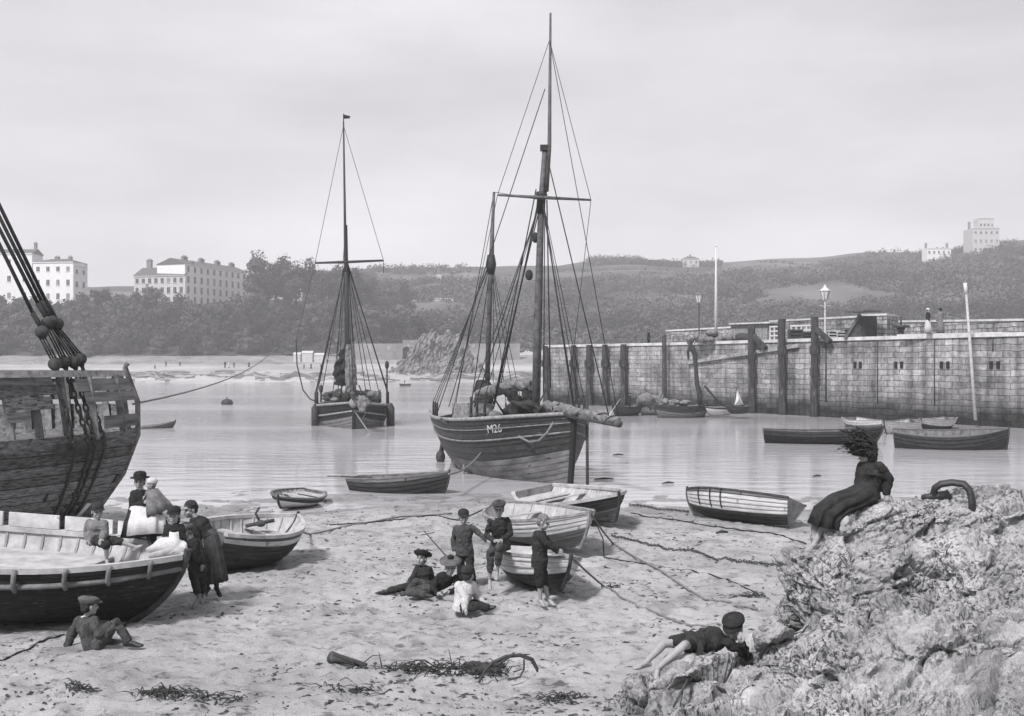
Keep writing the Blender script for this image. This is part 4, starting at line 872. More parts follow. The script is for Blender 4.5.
# sea wall with two arches at the back of the far beach, stepped wall beyond the stack
def sea_wall():
    t = thing('sea_wall', 'pale battered sea wall with two arched vaults at the back of the far beach', 'sea wall', P(440, 362, 338)); m = MB(); d = 337.5
    xs = [P(u, 0, d).x for u in (352, 402.5, 410.5, 411.8, 419.5, 520)]; zt = zy(343.5, d); zt2 = zy(340, d); zb = 3.5
    def pan(x0, x1, z0, z1): m.box(((x0+x1)/2, d+.8, (z0+z1)/2), (x1-x0, 1.6, z1-z0))
    pan(xs[0], xs[1], zb, zt); pan(xs[2], xs[3], zb, zt2); pan(xs[4], xs[5], zb, zt)
    for x0, x1 in ((xs[1], xs[2]), (xs[3], xs[4])):
        r = (x1-x0)/2; zc = zy(350, d); pts = [(x0, zt2)]; 
        for k in range(9):
            a = math.pi-math.pi*k/8; b_ = math.pi-math.pi*(k+1)/8
            if k == 8: break
            xa, za = x0+r+r*math.cos(a), zc+r*math.sin(a)*.9; xb, zb_ = x0+r+r*math.cos(b_), zc+r*math.sin(b_)*.9
            m.add([(xa, d, za), (xb, d, zb_), (xb, d, zt2), (xa, d, zt2), (xa, d+1.6, za), (xb, d+1.6, zb_), (xb, d+1.6, zt2), (xa, d+1.6, zt2)], [(0, 1, 2, 3), (4, 7, 6, 5), (0, 4, 5, 1), (3, 2, 6, 7)])
    part('stonework', m, 'shingle', t); m = MB()
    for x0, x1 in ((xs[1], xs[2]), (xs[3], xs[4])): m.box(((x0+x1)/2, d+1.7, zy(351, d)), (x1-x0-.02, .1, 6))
    part('vault_shade_panel', m, 'glass_dark', t)  # dark flat panels behind the arches; the shade inside is put into the colour
sea_wall()
for i, (u0, u1, y0, y1) in enumerate(((294, 301, 361, 353.5), (302.5, 313, 360, 352), (315, 326, 361, 354))):
    d = 334; t = thing('bathing_hut', ('leftmost', 'tallest, middle', 'rightmost')[i]+' of the white bathing huts on the far beach', 'hut', P((u0+u1)/2, y0+3, d), 'bathing huts on the far beach'); a, b = P(u0, y0, d), P(u1, y0, d); hh = zy(y1, d)-a.z
    m = MB(); m.box(((a.x+b.x)/2, d, a.z-.3+hh*.4), (b.x-a.x, 2, hh*.8+.8)); part('cabin', m, 'render_grey', t); m = MB(); z1 = a.z+hh*.85-.0
    m.add([(a.x-.1, d-1.1, z1), (b.x+.1, d-1.1, z1), (b.x+.1, d+1.1, z1), (a.x-.1, d+1.1, z1), (a.x-.1, d, z1+hh*.3), (b.x+.1, d, z1+hh*.3)], [(0, 1, 5, 4), (2, 3, 4, 5), (1, 2, 5), (3, 0, 4), (3, 2, 1, 0)]); part('roof', m, 'render_grey', t)
    m = MB(); m.box(((a.x+b.x)/2, d-1.02, a.z-.9), (b.x-a.x-.2, .1, .5)); part('undercarriage', m, 'dark_wood', t)
# ------------------------------------------------------------------ boats
class Hull:
    """hull surface between two gunwale tips; t: 0 stern .. 1 bow, u: 0 keel .. 1 gunwale"""
    def __init__(s, bow, stern, beam, depth, roll=0, sheer=.12, tw=.0, rake=.45, rake_s=.1, full=.9, vee=.85, peak=.45, bowp=2.2, sternp=2.0, lift=0, rocker=.06, bulge=0):
        bow, stern = V(bow), V(stern); s.o = stern; s.x = (bow-stern); s.L = s.x.length; s.x.normalize()
        y = V((0, 0, 1)).cross(s.x).normalized(); z = s.x.cross(y); R = Matrix.Rotation(math.radians(roll), 3, s.x); s.y = R @ y; s.z = R @ z
        # keep the gunwale tips where they were measured: roll about the line that joins them
        s.B, s.D, s.sh, s.tw, s.rk, s.rs, s.full, s.vee, s.pk, s.bp, s.sp, s.lift, s.roc, s.bul = beam, depth, sheer, tw, rake, rake_s, full, vee, peak, bowp, sternp, lift, rocker, bulge
    def half(s, t):
        if t >= s.pk: f = 1-((t-s.pk)/(1-s.pk))**s.bp
        else: f = s.tw+(1-s.tw)*(1-((s.pk-t)/s.pk)**s.sp)
        return max(f, 0)*s.B/2
    def loc(s, t, u, off=0, th=0):
        b = s.half(t); zg = -s.sh*4*t*(1-t); zk = -s.D*(1-s.lift*(1-t)**2.5*1.0)-zg*0+s.roc*s.D*((2*t-1)**2)
        w = s.vee*abs(2*t-1)**2.2 if t > .5 else (s.vee*abs(2*t-1)**2.2 if s.tw < .15 else s.vee*.75*abs(2*t-1)**2.2)
        a = u*math.pi/2; p = s.full
        yy = (1-w)*math.sin(a)**p+w*u**1.15; zz = (1-w)*(1-math.cos(a))+w*u
        yb = b*yy
        if th: yb = max(yb-th, 0.0); 
        z = zk+(zg-zk)*zz+(th if u < .97 else 0)*(1-u)
        k = min(1, (1-t)*9)*(1 if s.tw > .1 else min(1, t*9))
        yb += off*k
        x = s.L*t-s.rk*(1-u)**1.6*t**3+s.rs*(1-u)**1.4*(1-t)**3+s.bul*t**3*math.sin(math.pi*u**1.9)
        return x, yb, z
    def w(s, x, y, z): return s.o+s.x*x+s.y*y+s.z*z
    def pt(s, t, u, side, off=0, th=0):
        x, y, z = s.loc(t, u, off, th); return s.w(x, y*side, z)
    def top(s, t, side, up=0, inn=0):
        x, y, z = s.loc(t, 1); return s.w(x, max(y-inn, 0)*side, z+up)
def hull_mesh(h, n, bands, lap=.014, nt_=34, t0=0.0):
    """bands: [(u upper limit, material index)], planks = n strakes with lapped lower edges"""
    m = MB(); ts = [t0+(1-t0)*(1-(1-i/nt_)**1.25) for i in range(nt_+1)]
    for side in (1, -1):
        for k in range(n):
            u0, u1 = k/n, (k+1)/n; um = (u0+u1)/2; mi = next(b[1] for b in bands if um <= b[0]+1e-6)
            us_ = [u0+(u1-u0)*q/3 for q in range(4)]; vs = []; uv = []
            for t in ts:
                for q, u in enumerate(us_):
                    off = lap*(1-q/3) if k else lap
                    vs.append(h.pt(t, u, side, off)); uv.append((t*h.L, k+.02+.96*q/3+(40 if side < 0 else 0)))
                # lower lip of the strake
                vs.append(h.pt(t, u0, side, 0)); uv.append((t*h.L, k+.01+(40 if side < 0 else 0)))
            fs = []; c = 5
            for i in range(len(ts)-1):
                a = i*c
                for q in range(3): f = (a+q, a+q+1, a+c+q+1, a+c+q); fs.append(f if side < 0 else f[::-1])
                f = (a+4, a, a+c, a+c+4); fs.append(f if side < 0 else f[::-1])
            o = len(m.v); m.add(vs, fs, mi, False, uv)
            for i in range(len(m.s)-len(fs), len(m.s)): m.s[i] = True if (i-(len(m.s)-len(fs))) % 4 < 3 else False
    return m
def boat(name, label, cat, bow, stern, beam, depth=.6, roll=0, sit=True, strakes=8, bands=((1, 0),), mats=('grey_hull',), inner='interior_pale', tw=.6, thwarts=(.3, .52, .74),
         gunw='bare_wood', gw=.05, lap=.014, ribs=12, stem='dark_wood', th=.03, group=None, floor=.32, transom=None, foredeck=None, stern_sheet=True, ground=None, **kw):
    h = Hull(bow, stern, beam, depth, roll, tw=tw, **kw)
    if sit:      # deepen or lighten the hull until its lowest point just beds into the sand
        gz = ground or sandz
        for _ in range(6):
            g = min(p.z-gz(p.x, p.y) for t in np.linspace(.05, .97, 14) for u in np.linspace(0, .7, 6) for sd in (1, -1) for p in [h.pt(t, u, sd)])
            h.D = max(h.D+(g+.03)/max(h.z.z, .5), .25)
        print('BOAT %s depth %.2f L %.2f' % (name, h.D, h.L))
    base = h.w(h.L/2, 0, -h.D); root = thing(name, label, cat, base, group); root['_h'] = 0; del root['_h']
    part('planking', hull_mesh(h, strakes, bands, lap), list(mats), root)
    m = MB(); us_ = [0, .1, .25, .4, .55, .7, .85, .99]; ts = [.015+.975*i/28 for i in range(29)]
    for side in (1, -1):
        rings = [[h.pt(t, u, side, 0, th) for u in us_] for t in ts]
        m.loft(rings, False, False, 0, True)
    for i in range(ribs):
        t = .07+.85*i/max(ribs-1, 1)
        for side in (1, -1):
            m.tube([h.pt(t, u, side, 0, th+.012) for u in (.2, .35, .5, .65, .8, .95)], .018*max(1, h.L/5), 4, smooth=False)
    part('lining', m, inner, root)
    # floor boards
    m = MB(); rows = []
    for t in [.08+.8*i/16 for i in range(17)]:
        x, y, z = h.loc(t, floor, 0, th+.01); rows.append((x, y, z))
    zf = max(r[2] for r in rows[3:12]); 
    for a, b in zip(rows[:-1], rows[1:]):
        m.add([h.w(a[0], -a[1], a[2]), h.w(a[0], a[1], a[2]), h.w(b[0], b[1], b[2]), h.w(b[0], -b[1], b[2])], [(0, 1, 2, 3)])
    part('floor_boards', m, inner, root)
    for side in (1, -1):
        m = MB(); rings = []
        for t in [i/30 for i in range(31)]:
            t2 = min(max(t, .0), .995); x, y, z = h.loc(t2, 1); o = gw*.45; yi = max(y-gw, 0)
            rings.append([h.w(x, side*(y+o), z-gw*.7), h.w(x, side*(y+o), z+gw*.25), h.w(x, side*yi, z+gw*.25), h.w(x, side*yi, z-gw*.7)])
        m.loft(rings, True, True, 0, False); part('gunwale', m, gunw, root)
    if tw > .05:      # transom
        m = MB(); us_ = [i/10 for i in range(11)]; A = [h.pt(0, u, 1) for u in us_]; Bq = [h.pt(0, u, -1) for u in reversed(us_)]; ring = A+Bq[:-1]
        m.loft([ring, [p+h.x*.045 for p in ring]], True, True, 0, False); part('transom', m, transom or 'weathered', root)
    m = MB(); k = .035*max(1, h.L/4.5)
    m.tube([h.w(h.L+k*.2, 0, k*1.6)]+[h.pt(1, u, 1) for u in (1, .8, .6, .45, .3, .2, .1, 0)]+[h.pt(t, 0, 1) for t in (.9, .75, .5, .25, .0)]+([h.pt(0, u, 1) for u in (.3, .6, 1)] if tw <= .05 else []), k, 6, smooth=False)
    part('stem_and_keel', m, stem, root)
    for t in thwarts:
        x, y, z = h.loc(t, .8, 0, th); m = MB(); m.box(h.w(x, 0, z), (.17*max(1, h.L/4.5), 2*y-.01, .03), Matrix((h.x, h.y, h.z)).transposed()); part('thwart', m, inner if inner != 'interior_mid' else 'bare_wood', root)
    if stern_sheet and tw > .3:
        m = MB(); q = [h.loc(t, .78, 0, th) for t in (.02, .08, .15)]
        for a, b in zip(q[:-1], q[1:]): m.loft([[h.w(a[0], -a[1], a[2]), h.w(a[0], a[1], a[2]), h.w(a[0], a[1], a[2]-.03), h.w(a[0], -a[1], a[2]-.03)], [h.w(b[0], -b[1], b[2]), h.w(b[0], b[1], b[2]), h.w(b[0], b[1], b[2]-.03), h.w(b[0], -b[1], b[2]-.03)]], True, True, 0, False)
        part('stern_seat', m, inner, root)
    return root, h
def oar(name, label, a, b, group=None, ms='bare_wood'):
    a, b = V(a), V(b); t = thing(name, label, 'oar', a, group); m = MB(); d = (b-a); m.tube([a, a+d*.7], [.026, .022], 7); part('loom', m, ms, t)
    m = MB(); m.tube([a+d*.69, a+d*.74, a+d*.85, b], [.024, .05, .075, .07], 8, flat=.25); part('blade', m, ms, t); return t

# --- dinghies on the sand (the measured points are the gunwale tips)
bH, hH = boat('rowing_boat', 'small beached dinghy with a white upper band and a boy seated on its side', 'rowing boat', P(571, 557, 17.7), P(513, 545.5, 20.5), 1.28, .6, roll=-6,
     strakes=7, bands=((.62, 0), (.93, 1), (1, 0)), mats=('dark_hull', 'white_paint'), gunw='bare_wood', tw=.62, transom='white_wood', sheer=.06, thwarts=(.32, .62), rake=.35, vee=.9)
bF, hF = boat('rowing_boat', 'beached rowing boat with a broad white upper band behind the bare-headed fair boy', 'rowing boat', P(589, 512, 22.2), P(497, 501, 26.0), 2.0, .9, roll=4,
     strakes=10, bands=((.60, 0), (1, 1)), mats=('grey_hull', 'white_paint'), gunw='bare_wood', tw=.0, sheer=.16, thwarts=(.2, .45, .7), rake=.5, vee=.9, sternp=2.6, stem='bare_wood')
bG, hG = boat('rowing_boat', 'dark-hulled beached rowing boat with a pale inside, nearest the ketch bow', 'rowing boat', P(619, 493.5, 26.2), P(533, 488, 30.6), 2.3, .9, roll=8,
     strakes=9, bands=((.55, 0), (1, 1)), mats=('grey_hull', 'dark_hull'), gunw='interior_pale', tw=.55, sheer=.14, thwarts=(.25, .5, .72), rake=.4, vee=.9, gw=.08, transom='interior_mid')
bI, hI = boat('rowing_boat', 'white dinghy heeled away on the sand with three dark straps over its side', 'rowing boat', P(687, 488.5, 29.9), P(797, 501, 27.2), 1.35, .7, roll=20,
     strakes=9, bands=((.45, 0), (.90, 1), (1, 2)), mats=('dark_hull', 'white_paint', 'grey_hull'), gunw='dark_wood', tw=.6, sheer=.03, thwarts=(.3, .6), rake=.45, transom='interior_mid')
for t in (.52, .63, .78):
    m = MB(); sd = 1 if hI.y.y < 0 else -1; m.tube([hI.pt(t, u, sd, .03) for u in (1.0, .9, .8, .7, .6, .5)], .03, 6, flat=.5); part('strap', m, 'dark_rope', bI)
bC, hC = boat('rowing_boat', 'clinker rowing boat with a pale rail lying behind the standing girl', 'rowing boat', P(298, 514, 22.6), P(205, 529, 20.2), 1.9, .9, roll=6,
     strakes=11, bands=((.84, 0), (.93, 1), (1, 2)), mats=('dark_hull', 'white_paint', 'grey_hull'), gunw='interior_pale', tw=.55, sheer=.08, thwarts=(.3, .5, .72), rake=1.3, vee=.8, inner='interior_pale', gw=.07)
m = MB(); q = hC.w(hC.L*.62, .1, -.1); m.ell(q, (.10, .08, .07)); m.tube([q, q+V((-.1, 0, .2)), q+V((-.05, .1, .3))], .025, 6); m.tube([q+V((-.3, 0, -.05)), q+V((.25, .1, .05))], .04, 6); part('gear', m, 'dark_wood', bC)
bD, hD = boat('rowing_boat', 'small white dinghy with a dark rail at the water edge left of centre', 'rowing boat', P(278, 496.5, 30.6), P(315, 489.8, 33.2), 1.4, .55, roll=-8, sit=True,
     strakes=7, bands=((.78, 0), (1, 1)), mats=('white_paint', 'dark_hull'), gunw='grey_hull', tw=.5, sheer=.03, thwarts=(.35, .65), rake=.3, vee=.8)
bE, hE = boat('rowing_boat', 'dark rowing boat afloat left of the ketch with an oar over its stern', 'rowing boat', P(449.5, 471, 35.0), P(352, 476.5, 36.3), 1.5, .9, roll=0, sit=False,
     strakes=8, bands=((.86, 0), (1, 1)), mats=('dark_hull', 'grey_hull'), gunw='interior_mid', tw=.6, sheer=.05, thwarts=(.3, .55, .78), rake=.35, inner='interior_mid')
oar('oar', 'long oar laid over the stern of the dark boat left of the ketch', P(372, 477.5, 35.9), P(328, 476, 36.8), ms='dark_spar')
boat('rowing_boat', 'grey dinghy afloat beyond the hulk at the far left', 'rowing boat', P(175.5, 420.5, 72), P(128, 427, 71), 1.5, .6, sit=False, strakes=6, mats=('grey_hull',), tw=.55, sheer=.1, inner='interior_mid')

# --- boats under the pier
boat('rowing_boat', 'long low dark boat afloat in front of the three tall piles', 'rowing boat', P(883, 427, 57), P(763, 429, 58), 2.0, .9, sit=False, strakes=8, bands=((.8, 0), (1, 1)), mats=('black_hull', 'dark_hull'), tw=.6, sheer=.14, inner='interior_mid', gunw='dark_wood')
boat('rowing_boat', 'big grey clinker boat afloat at the foot of the pier near the right edge', 'rowing boat', P(1009, 428, 53), P(893, 430, 54.5), 2.2, 1.4, sit=False, strakes=9, mats=('dark_hull', ), tw=.5, sheer=.2, inner='interior_mid', gunw='grey_hull', rake=.2, roll=6)
boat('rowing_boat', 'white boat moored at the pier just right of the rightmost tall pile', 'rowing boat', P(883, 420, 70), P(849, 417, 74), 1.9, .9, sit=False, strakes=7, bands=((.7, 0), (1, 1)), mats=('grey_hull', 'white_paint'), tw=.6, sheer=.1)
boat('rowing_boat', 'white boat with a rounded bow beside the big grey clinker boat', 'rowing boat', P(884, 421.5, 65), P(916, 419, 69), 1.8, .8, sit=False, strakes=7, mats=('white_paint',), tw=.5, sheer=.1)
boat('rowing_boat', 'small white round-bowed boat close under the pier behind the big clinker boat', 'rowing boat', P(921, 418, 68), P(951, 417, 72), 1.7, .8, sit=False, strakes=7, bands=((.55, 0), (1, 1)), mats=('dark_hull', 'white_paint'), tw=.5, sheer=.08)
bB, hB = boat('rowing_boat', 'dark dinghy at the pier head with a figure standing in it', 'rowing boat', P(612, 405.5, 88), P(639, 404.5, 90), 1.7, .9, sit=False, strakes=6, mats=('dark_hull',), tw=.5, sheer=.12, inner='interior_mid', gunw='dark_wood')
oar('oar', 'long oar slanting down from the dinghy at the pier head', P(620, 399, 88), P(608.5, 416.5, 86), ms='pale_spar')
b2, h2 = boat('fishing_boat', 'grey fishing boat with a heap of gear and a furled sail under the pier', 'fishing boat', P(655, 404.5, 85), P(704, 404, 87), 2.4, 1.3, sit=False, strakes=7, bands=((.75, 0), (1, 1)), mats=('grey_hull', 'dark_hull'), tw=.5, sheer=.12, inner='interior_mid', gunw='dark_wood')
m = MB(); r = random.Random(4)
for i in range(16): t = r.uniform(.3, .85); q = h2.w(h2.L*t, r.uniform(-.5, .5), r.uniform(-.1, .25)); m.ell(q, (r.uniform(.3, .7), r.uniform(.2, .4), r.uniform(.1, .28)), Matrix.Rotation(r.uniform(0, 3), 3, 'Z'), 8, 6)
part('gear_heap', m, 'interior_mid', b2)
a, b = P(700.5, 405, 86.5), P(692.5, 346, 88); m = MB(); m.tube([a-V((0, 0, .6)), b], [.12, .07], 8); part('mast', m, 'dark_spar', b2)
m = MB(); q = [a.lerp(b, s) for s in (.03, .15, .35, .6, .85, .97, 1.02)]; m.tube([p+V((.08*math.sin(i*2.1), -.1, 0)) for i, p in enumerate(q)], [.16, .20, .19, .15, .20, .24, .12], 10); m.tube([b+V((-.15, -.1, .1)), b+V((-.4, -.15, -.5)), b+V((-.35, -.1, -1.1))], [.12, .12, .04], 8); m.tube([a+V((.3, -.2, 1.5)), a+V((1.4, -.2, .2)), a+V((2.2, -.2, -.3))], [.1, .08, .05], 6)
part('furled_sail', m, 'dark_canvas', b2)
m = MB()
for i in range(14):
    q = P(640+r.uniform(0, 22), 401+r.uniform(-5, 3), 90); m.ell(q, (r.uniform(.3, .9), .4, r.uniform(.10, .28)), Matrix.Rotation(r.uniform(0, 3), 3, 'Y'), 9, 6)
m.ell(P(646, 399, 89.5), (.7, .6, .5), None, 12, 8, 0, lambda q: 1+.15*math.sin(q.x*9+q.z*7)); bP, hP = boat('rowing_boat', 'pale boat piled high with white canvas at the corner of the pier', 'rowing boat', P(638, 405.5, 90), P(668, 405, 92), 1.9, .8, sit=False, strakes=6, mats=('white_paint',), tw=.4, sheer=.1)
part('canvas_pile', m, 'canvas', bP)
boat('rowing_boat', 'white-sided dinghy between the gear-laden boat and the little white sail', 'rowing boat', P(705, 406.5, 86), P(731, 406, 87), 1.4, .7, sit=False, strakes=6, bands=((.8, 0), (1, 1)), mats=('white_paint', 'dark_hull'), tw=.5, sheer=.05, inner='interior_mid')
bS, hS = boat('sailing_dinghy', 'small dark dinghy with one white triangular sail below the leftmost tall pile', 'sailing dinghy', P(726, 406, 84), P(748, 405.5, 85), 1.3, .6, sit=False, strakes=6, mats=('dark_hull',), tw=.5, sheer=.05, inner='interior_mid', gunw='dark_wood')
a, b, c = P(734.5, 405.5, 84.4), P(736.5, 388.5, 84.5), P(743.5, 404.5, 84.9); m = MB(); m.tube([a-V((0, 0, .4)), b], .04, 6); part('mast', m, 'dark_spar', bS)
m = MB(); n = V((0, -.02, 0)); bl = V((0, -.18, 0)); mid = (a+b+c)/3+bl
m.add([a+n, b, c, mid, (b+c)/2+bl*.4, (a+c)/2+bl*.3, a-n, b-n, c-n, mid-n*2], [(0, 5, 3), (5, 2, 3), (2, 4, 3), (4, 1, 3), (1, 0, 3), (6, 9, 8), (8, 9, 7), (7, 9, 6)]); part('sail', m, 'white_sail', bS)
# rower far off
b3, h3 = boat('rowing_boat', 'tiny dark boat far off to the right of the bow-on sloop', 'rowing boat', P(399.5, 383.5, 218), P(410, 383.5, 221), 1.4, .7, sit=False, strakes=4, mats=('dark_hull',), tw=.4, sheer=.1, ribs=0, thwarts=(.5,))
m = MB(); p = Wp(227, 404.5); m.ell(p+V((0, 0, .18)), (.62, .62, .42)); bu = thing('mooring_buoy', 'dark mooring buoy floating right of the hulk', 'buoy', p); part('float', m, 'dark_wood', bu); m = MB(); m.tube([p+V((0, 0, .5)), p+V((0, 0, .75))], .07, 6); part('ring', m, 'iron', bu)
# flotsam
for i, (px, py, l) in enumerate(((668, 484, .42), (817, 477, .32), (618, 455.5, .5), (604, 480, .7), (184, 513, .5), (722, 534, .3))):
    p = Wp(px, py) if i < 5 else G(px, py); m = MB(); m.tube([p+V((-l/2, -.05, .03)), p+V((0, .02, .06)), p+V((l/2, .05, .04))], [.02, .04, .02], 7)
    lab = ['dark driftwood floating above the white heeled dinghy', 'short dark driftwood floating left of the windblown girl', 'dark plank floating right of the ketch bowsprit', 'dark plank floating beside the ketch stem', 'thin dark driftwood at the water edge beyond the standing girl', 'small dark wedge of wood on the sand before the white dinghy'][i]
    solo('driftwood', m, 'dark_wood', lab, 'driftwood', p)
# ------------------------------------------------------------------ the ketch
def line(mb, a, b, r=.018, drop=0, n=8): mb.tube(sag(a, b, drop, n) if drop else [a, b], r, 5)
def soft(name, mb, ms, parent, vox=.045, wr=.05, wf=2.6):
    o, _ = remesh(mb, name, vox, root_of(parent), 1, wr, wf, len(mb.v) % 50); _ms(o, ms); o.parent = parent; return o
def rig(name, parent, a, b, r=.02, drop=0, ms='dark_rope'):
    m = MB(); line(m, V(a), V(b), r, drop); return part(name, m, ms, parent)
def Pk(px, py, d): return P(px, py, d*.93)
kb, ks = Pk(574, 413.5, 40.2), Pk(447, 411.5, 51.2)
kh = Hull(kb, ks, 4.3, 3.0, roll=-2, sheer=.30, tw=.36, rake=.25, rake_s=1.6, full=.85, vee=.9, peak=.55, bowp=3.4, sternp=1.9, lift=.35, rocker=.04)
ketch = thing('ketch', 'two-masted fishing ketch aground at the water edge mid-harbour, numbered on its bulwark', 'ketch', kh.w(kh.L/2, 0, -kh.D))
part('planking', hull_mesh(kh, 15, ((.60, 0), (.80, 1), (.87, 2), (1, 1)), .0006, 44), ['ketch_bottom', 'ketch_topside', 'ketch_topside'], ketch)
for u, r, ms in ((.80, .04, 'interior_mid'), (.90, .025, 'interior_mid'), (1.0, .075, 'bare_wood')):
    for side in (1, -1):
        m = MB(); m.tube([kh.pt(i/40, u, side, .03) for i in range(41)], r, 6); part('rail' if u == 1 else 'rubbing_strake', m, ms, ketch)
m = MB()
for side in (1, -1): m.loft([[kh.pt(t, u, side, 0, .12) for u in (.8, .9, .985)] for t in [i/30 for i in range(31)]], False, False)
part('bulwark_lining', m, 'interior_mid', ketch)
m = MB(); q = [kh.loc(t, .82, 0, .1) for t in [i/24 for i in range(25)]]
for a, b in zip(q[:-1], q[1:]): m.add([kh.w(a[0], -a[1], a[2]), kh.w(a[0], a[1], a[2]), kh.w(b[0], b[1], b[2]), kh.w(b[0], -b[1], b[2])], [(0, 1, 2, 3)])
part('deck', m, 'bare_wood', ketch)
m = MB(); A = [kh.pt(0, u, 1) for u in np.linspace(0, 1, 9)]; Bq = [kh.pt(0, u, -1) for u in np.linspace(1, 0, 9)]; ring = A+Bq[1:-1]; m.loft([ring, [p+kh.x*.08 for p in ring]], True, True, 0, False); part('transom', m, 'black_hull', ketch)
m = MB(); m.tube([kh.w(kh.L+.05, 0, .15)]+[kh.pt(1, u, 1) for u in (1, .8, .6, .4, .2, 0)]+[kh.pt(t, 0, 1) for t in (.85, .6, .3, .05)], .12, 6, smooth=False); part('stem_and_keel', m, 'black_hull', ketch)
m = MB(); a = kh.pt(0, .95, 1); m.beam(kh.w(.0, 0, -.6), kh.w(kh.rs*.9-.3, 0, -kh.D*.65), .12, .8, kh.x); part('rudder', m, 'black_hull', ketch)
# number on the bow bulwark
def lettering(txt, parent, origin, xdir, ydir, size, ms, name='lettering', depth=.012):
    cu = bpy.data.curves.new('t', 'FONT'); cu.body = txt; cu.size = size; cu.extrude = depth; o = bpy.data.objects.new('t', cu); COL.objects.link(o)
    dg = bpy.context.evaluated_depsgraph_get(); me = bpy.data.meshes.new_from_object(o.evaluated_get(dg)); bpy.data.objects.remove(o)
    x, y = V(xdir).normalized(), V(ydir).normalized(); z = x.cross(y).normalized(); y = z.cross(x)
    for v in me.vertices: p = V(v.co); v.co = V(origin)+x*p.x+y*p.y+z*p.z-root_of(parent)
    me.name = name; r = bpy.data.objects.new(name, me); COL.objects.link(r); _ms(r, ms); r.parent = parent; return r
sb = 1 if kh.pt(.5, 1, 1).x < kh.pt(.5, 1, -1).x else -1       # the side that faces the camera
def near_t(px, u=.9):
    return min((abs(512+F*kh.pt(t, u, sb).x/kh.pt(t, u, sb).y-px), t) for t in np.linspace(0, 1, 400))[1]
t0, t1 = near_t(488), near_t(506); p0, p1 = kh.pt(t0, .865, sb, .05), kh.pt(t1, .865, sb, .05)
if p0.x > p1.x: p0, p1 = p1, p0
lettering('M26', ketch, p0, p1-p0, kh.pt(t0, .97, sb)-kh.pt(t0, .84, sb), (p1-p0).length/2.1, 'interior_pale', 'registration_number')
# masts and spars (points read at the depth of each spar)
dm, dz_ = 44.0, 48.8
mb0, mhd, mcap, mtop = Pk(535.5, 412, dm), Pk(541.5, 200, dm), Pk(545, 148, dm), Pk(550.5, 13, dm)
m = MB(); m.tube([mb0-V((0, 0, .4)), Pk(537, 330, dm), mhd, mcap], [.15, .145, .12, .10], 10); part('main_mast', m, 'spar', ketch)
m = MB(); k = V((.2, -.12, 0)); m.tube([mhd+k*.9+V((0, 0, .3)), mcap+k*.8, mtop], [.085, .075, .04], 8); part('topmast', m, 'spar', ketch)
m = MB(); m.box(mcap, (.36, .3, .2)); part('mast_cap', m, 'dark_spar', ketch); m = MB(); m.tube([mhd+V((-.05, 0, -.5)), mhd+V((0, 0, .1)), mhd+V((0, 0, .11)), mhd+V((0, 0, .3))], [.17, .17, .24, .2], 10); part('mast_hounds', m, 'dark_spar', ketch)
m = MB(); m.tube([Pk(497.5, 195, dm-.3), Pk(541, 197.5, dm-.35), Pk(591, 200, dm-.3)], [.04, .07, .04], 7); part('crosstree', m, 'spar', ketch)
zb0, zhd, ztop = Pk(486, 412, dz_), Pk(491, 262, dz_), Pk(494, 192, dz_)
m = MB(); m.tube([zb0-V((0, 0, .4)), zhd, ztop], [.115, .10, .055], 9); part('mizzen_mast', m, 'spar', ketch)
m = MB(); m.tube([zhd-V((0, 0, .5)), zhd-V((0, 0, .1)), zhd+V((0, 0, .3))], [.14, .22, .15], 8); part('mizzen_hounds', m, 'dark_spar', ketch)
sd = lambda t, s, up=.05: kh.top(t, s, up)
near, far = sb, -sb
# main shrouds, each with deadeyes
for i, t in enumerate((.66, .70, .745)):
    for s in (near, far): 
        b = sd(t, s, .75); rig('shroud', ketch, mhd+V((0, 0, .1*i)), b, .014); rig('lanyard', ketch, b, sd(t, s, .05), .05)
        m = MB(); 
        for q in (b, sd(t, s, .15)): m.ell(q, (.065, .065, .08))
        part('deadeye', m, 'dark_wood', ketch)
for i, t in enumerate((.22, .27, .31)):
    for s in (near, far): b = sd(t, s, .6); rig('mizzen_shroud', ketch, zhd+V((0, 0, .08*i)), b, .014); rig('lanyard', ketch, b, sd(t, s, .05), .04)
bsp0, bsp1 = kh.w(kh.L-1.5, .1*near, .12), Pk(619.5, 424, 36.8)
rig('forestay', ketch, mhd+V((0, 0, .3)), kh.w(kh.L, 0, .1), .03); rig('jib_stay', ketch, mcap, bsp1.lerp(bsp0, .12), .022); rig('topmast_stay', ketch, Pk(549.5, 40, dm), bsp1, .014)
rig('topmast_stay', ketch, Pk(549.5, 40, dm), Pk(591, 200, dm-.3), .012); rig('topmast_backstay', ketch, Pk(591, 200, dm-.3), sd(.6, far), .012)
rig('topmast_stay', ketch, Pk(549.5, 40, dm), Pk(497.5, 195, dm-.3), .012); rig('topmast_backstay', ketch, Pk(497.5, 195, dm-.3), sd(.5, near), .012)
rig('topmast_backstay', ketch, mcap+V((0, 0, 2.2)), sd(.30, near, .1), .018); rig('topmast_backstay', ketch, mcap, sd(.42, far, .1), .018)
rig('halyard', ketch, mcap-V((0, 0, .4)), mb0+V((.3, -.2, .7)), .02); rig('halyard', ketch, mhd+V((.2, 0, 0)), mb0+V((.55, -.2, .9)), .026); rig('halyard', ketch, mhd+V((-.2, 0, .4)), kh.w(kh.L*.5, .4*near, .3), .024)
rig('halyard', ketch, mcap-V((0, 0, 1.0)), kh.w(kh.L*.58, .8*near, .2), .026); rig('halyard', ketch, mhd-V((.1, 0, .2)), kh.w(kh.L*.46, 1.0*near, .2), .024)
rig('topping_lift', ketch, mcap-V((0, 0, .7)), Pk(500, 388, 45.8), .02); rig('topping_lift', ketch, mhd, Pk(495, 396, 46.3), .022)
